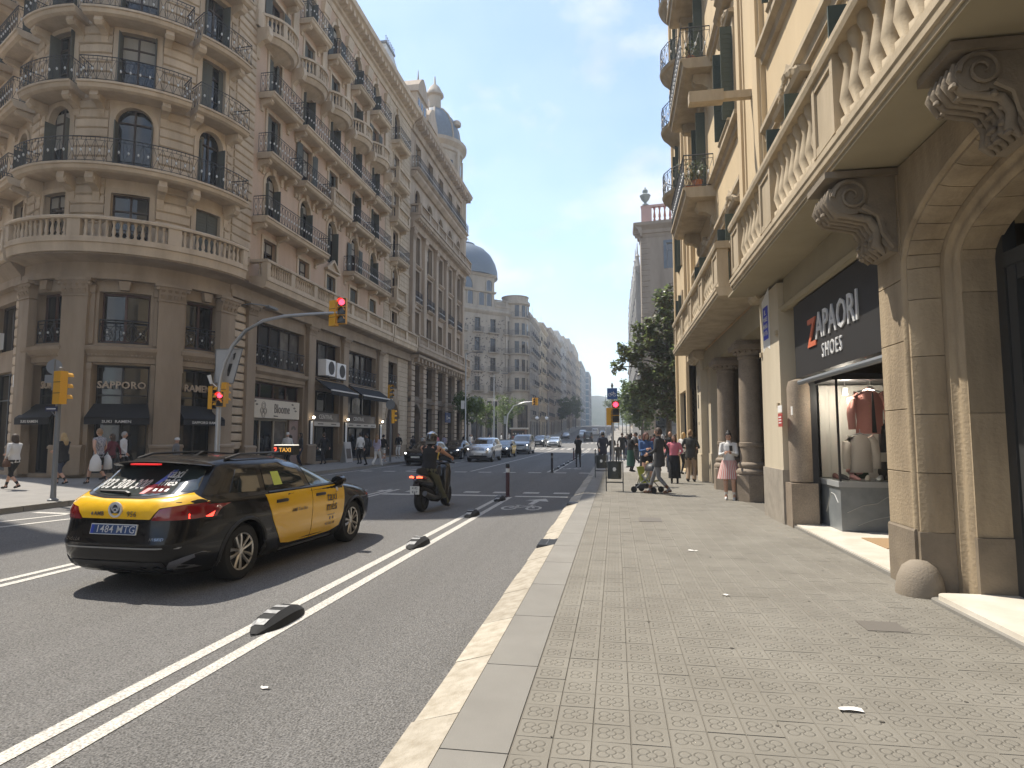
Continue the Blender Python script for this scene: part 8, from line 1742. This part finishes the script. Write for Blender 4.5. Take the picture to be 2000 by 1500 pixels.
# ---------------------------------------------------------------- trees
def leafmat(n, c, c2):
    m = M(n, c, .4, col2=c2, nscale=1.2, spec=.45); t = m.node_tree; b = t.nodes['Principled BSDF']; o = t.nodes['Material Output']; tl = t.nodes.new('ShaderNodeBsdfTranslucent'); tl.inputs[0].default_value = (c2[0]*1.6, c2[1]*1.8, c2[2], 1)
    ad = t.nodes.new('ShaderNodeMixShader'); ad.inputs[0].default_value = .42; t.links.new(b.outputs[0], ad.inputs[1]); t.links.new(tl.outputs[0], ad.inputs[2]); t.links.new(ad.outputs[0], o.inputs['Surface']); return m
BARK = M('bark', (.14, .12, .10), .95, col2=(.08, .07, .055), nscale=8, bump=.5)
def tree(lab, x, y, h, trunk_h, blobs, nleaf, ls, m, seed, name='street_tree', group=None, tr=.12, m2=None, z=None, lean=(0, 0)):
    r = random.Random(seed); t = thing(name, lab, 'tree', (x, y, GZ(y) if z is None else z), 0, group); mb = MB()
    mb.tube([(0, 0, -.1), (lean[0]*.3, lean[1]*.3, trunk_h*.5), (lean[0], lean[1], trunk_h), (lean[0]*1.2, lean[1]*1.2, h*.75)], [tr*1.25, tr, tr*.85, tr*.3], 9)
    for bx, by, bz, br in blobs:
        z0 = max(trunk_h*.75, min(bz-br*.8, h*.7)); mb.tube([(lean[0], lean[1], z0), ((bx+lean[0])/2, (by+lean[1])/2, (z0+bz)/2+.1), (bx, by, bz)], [tr*.5, tr*.3, tr*.1], 6)
        for k in range(3): d = Vector((r.gauss(0, 1), r.gauss(0, 1), r.gauss(0, .8))).normalized()*br*.8; mb.tube([(bx, by, bz-.2), (bx+d.x*.5, by+d.y*.5, bz+d.z*.5), (bx+d.x, by+d.y, bz+d.z)], [tr*.12, tr*.08, tr*.03], 4)
    mb.build('trunk', BARK, t, 60)
    L1 = MB(); tot = sum(b[3]**2 for b in blobs)
    for bx, by, bz, br in blobs:
        n = int(nleaf*br*br/tot)
        cl = [(Vector((r.gauss(0, 1), r.gauss(0, 1), r.gauss(0, 1))).normalized()*br*r.uniform(.45, 1.0), r.uniform(.16, .34)*br) for _ in range(16)]
        for i in range(n):
            c, cr = r.choice(cl); p = Vector((bx, by, bz))+c+Vector((r.gauss(0, cr*.55), r.gauss(0, cr*.55), r.gauss(0, cr*.45)))
            d = Vector((r.gauss(0, 1), r.gauss(0, 1), r.gauss(-.1, .6))).normalized(); s = d.cross(Vector((r.gauss(0, .5), r.gauss(0, .5), 1))).normalized(); a = ls*r.uniform(.7, 1.25); w = a*.36; k = d.cross(s)*a*.12
            L1.add([p, p+d*a*.5+s*w-k, p+d*a, p+d*a*.5-s*w-k], [(0, 1, 2), (0, 2, 3)] if False else [(0, 1, 2, 3)], 1 if m2 and r.random() < .35 else 0)
    me = bpy.data.meshes.new('crown'); me.from_pydata(L1.v, [], L1.f); [me.materials.append(q) for q in ([m, m2] if m2 else [m])]; me.polygons.foreach_set('material_index', L1.m); me.update()
    o = link('crown', me, t); o['kind'] = 'stuff'; return t
MAG = leafmat('magnolia_leaf', (.10, .12, .07), (.14, .16, .10)); MAG2 = M('magnolia_leaf_back', (.11, .10, .05), .6)
tree('large glossy dark evergreen tree spilling over the pavement beyond the arcade', 2.75, 33.5, 9.6, 3.0, [(0, 0, 5.0, 1.3), (-.9, -.2, 4.6, 1.1), (.3, -.6, 3.7, 1.0), (-.7, -.3, 3.2, .75), (.1, 0, 6.6, 1.25), (-1.0, 0, 6.0, 1.0), (-2.0, -.2, 5.7, .6), (-2.55, 0, 5.3, .4), (-2.4, 0, 6.2, .35), (-.2, 0, 7.9, 1.0), (.6, .2, 7.3, 1.1), (.1, 0, 8.9, .7), (.9, -.3, 4.6, 1.0), (-1.2, .2, 7.2, .6), (-1.4, -.3, 3.9, .55), (.9, -.4, 3.5, .8), (.2, -.8, 2.9, .55), (.7, -.3, 5.8, .9), (1.3, -.9, 4.2, .7), (1.2, -.8, 6.6, .7)], 11500, .235, MAG, 4, 'magnolia_tree', m2=MAG2, tr=.16)
YG = leafmat('young_leaf', (.06, .085, .035), (.09, .115, .045)); DG = leafmat('street_leaf', (.06, .085, .035), (.09, .115, .045))
for i, (x, y, h, s, m) in enumerate(((-14.8, 62, 6.6, 1.2, YG), (-15.4, 69, 6.4, 1.2, YG), (-15.8, 76, 6.0, 1.1, DG), (-15.2, 88, 7.6, 1.5, YG), (-17.0, 95, 6.6, 1.3, DG))):
    tree(['young pale green tree just past the domed building corner', 'dark green street tree beyond the first lamp post', 'thin dark street tree by the second lamp post', 'pale green tree behind the far signal arm', 'dark tree left of the kiosk'][i], x, y, h, 2.6, [(RND.gauss(0, .6)*s, RND.gauss(0, .6)*s, h*RND.uniform(.5, .85), RND.uniform(.6, 1.0)*s) for _ in range(7)], 1500, .24, m, 30+i, group='young trees on the left pavement', tr=.09)
for i, (x, y, h) in enumerate(((2.2, 52, 6), (2.5, 60, 7), (4.6, 118, 9), (4.6, 130, 10), (4.4, 143, 10), (3.6, 158, 11), (3.0, 176, 12), (2.2, 198, 13), (1.2, 225, 14), (-16, 190, 11), (-15.6, 215, 12), (-15.2, 245, 12))):
    tree(['small reddish green tree behind the crowd', 'small tree beside the tower house door', 'street tree on the right beyond the pinnacled house', 'second street tree beyond the pinnacled house', 'third street tree of the far right row', 'fourth street tree of the far right row', 'fifth street tree of the far right row', 'sixth street tree of the far right row', 'last street tree of the far right row', 'far street tree on the left, nearest of three', 'far street tree on the left, middle of three', 'far street tree on the left, last of three'][i], x, y, h, h*.3, [(RND.gauss(0, .9)*h/8, RND.gauss(0, .9)*h/8, h*RND.uniform(.45, .88), h*RND.uniform(.12, .19)) for _ in range(7)], 2200, .34 if y < 100 else .55, YG if i % 3 == 0 else DG, 60+i, group='street trees far along the avenue', tr=.12)
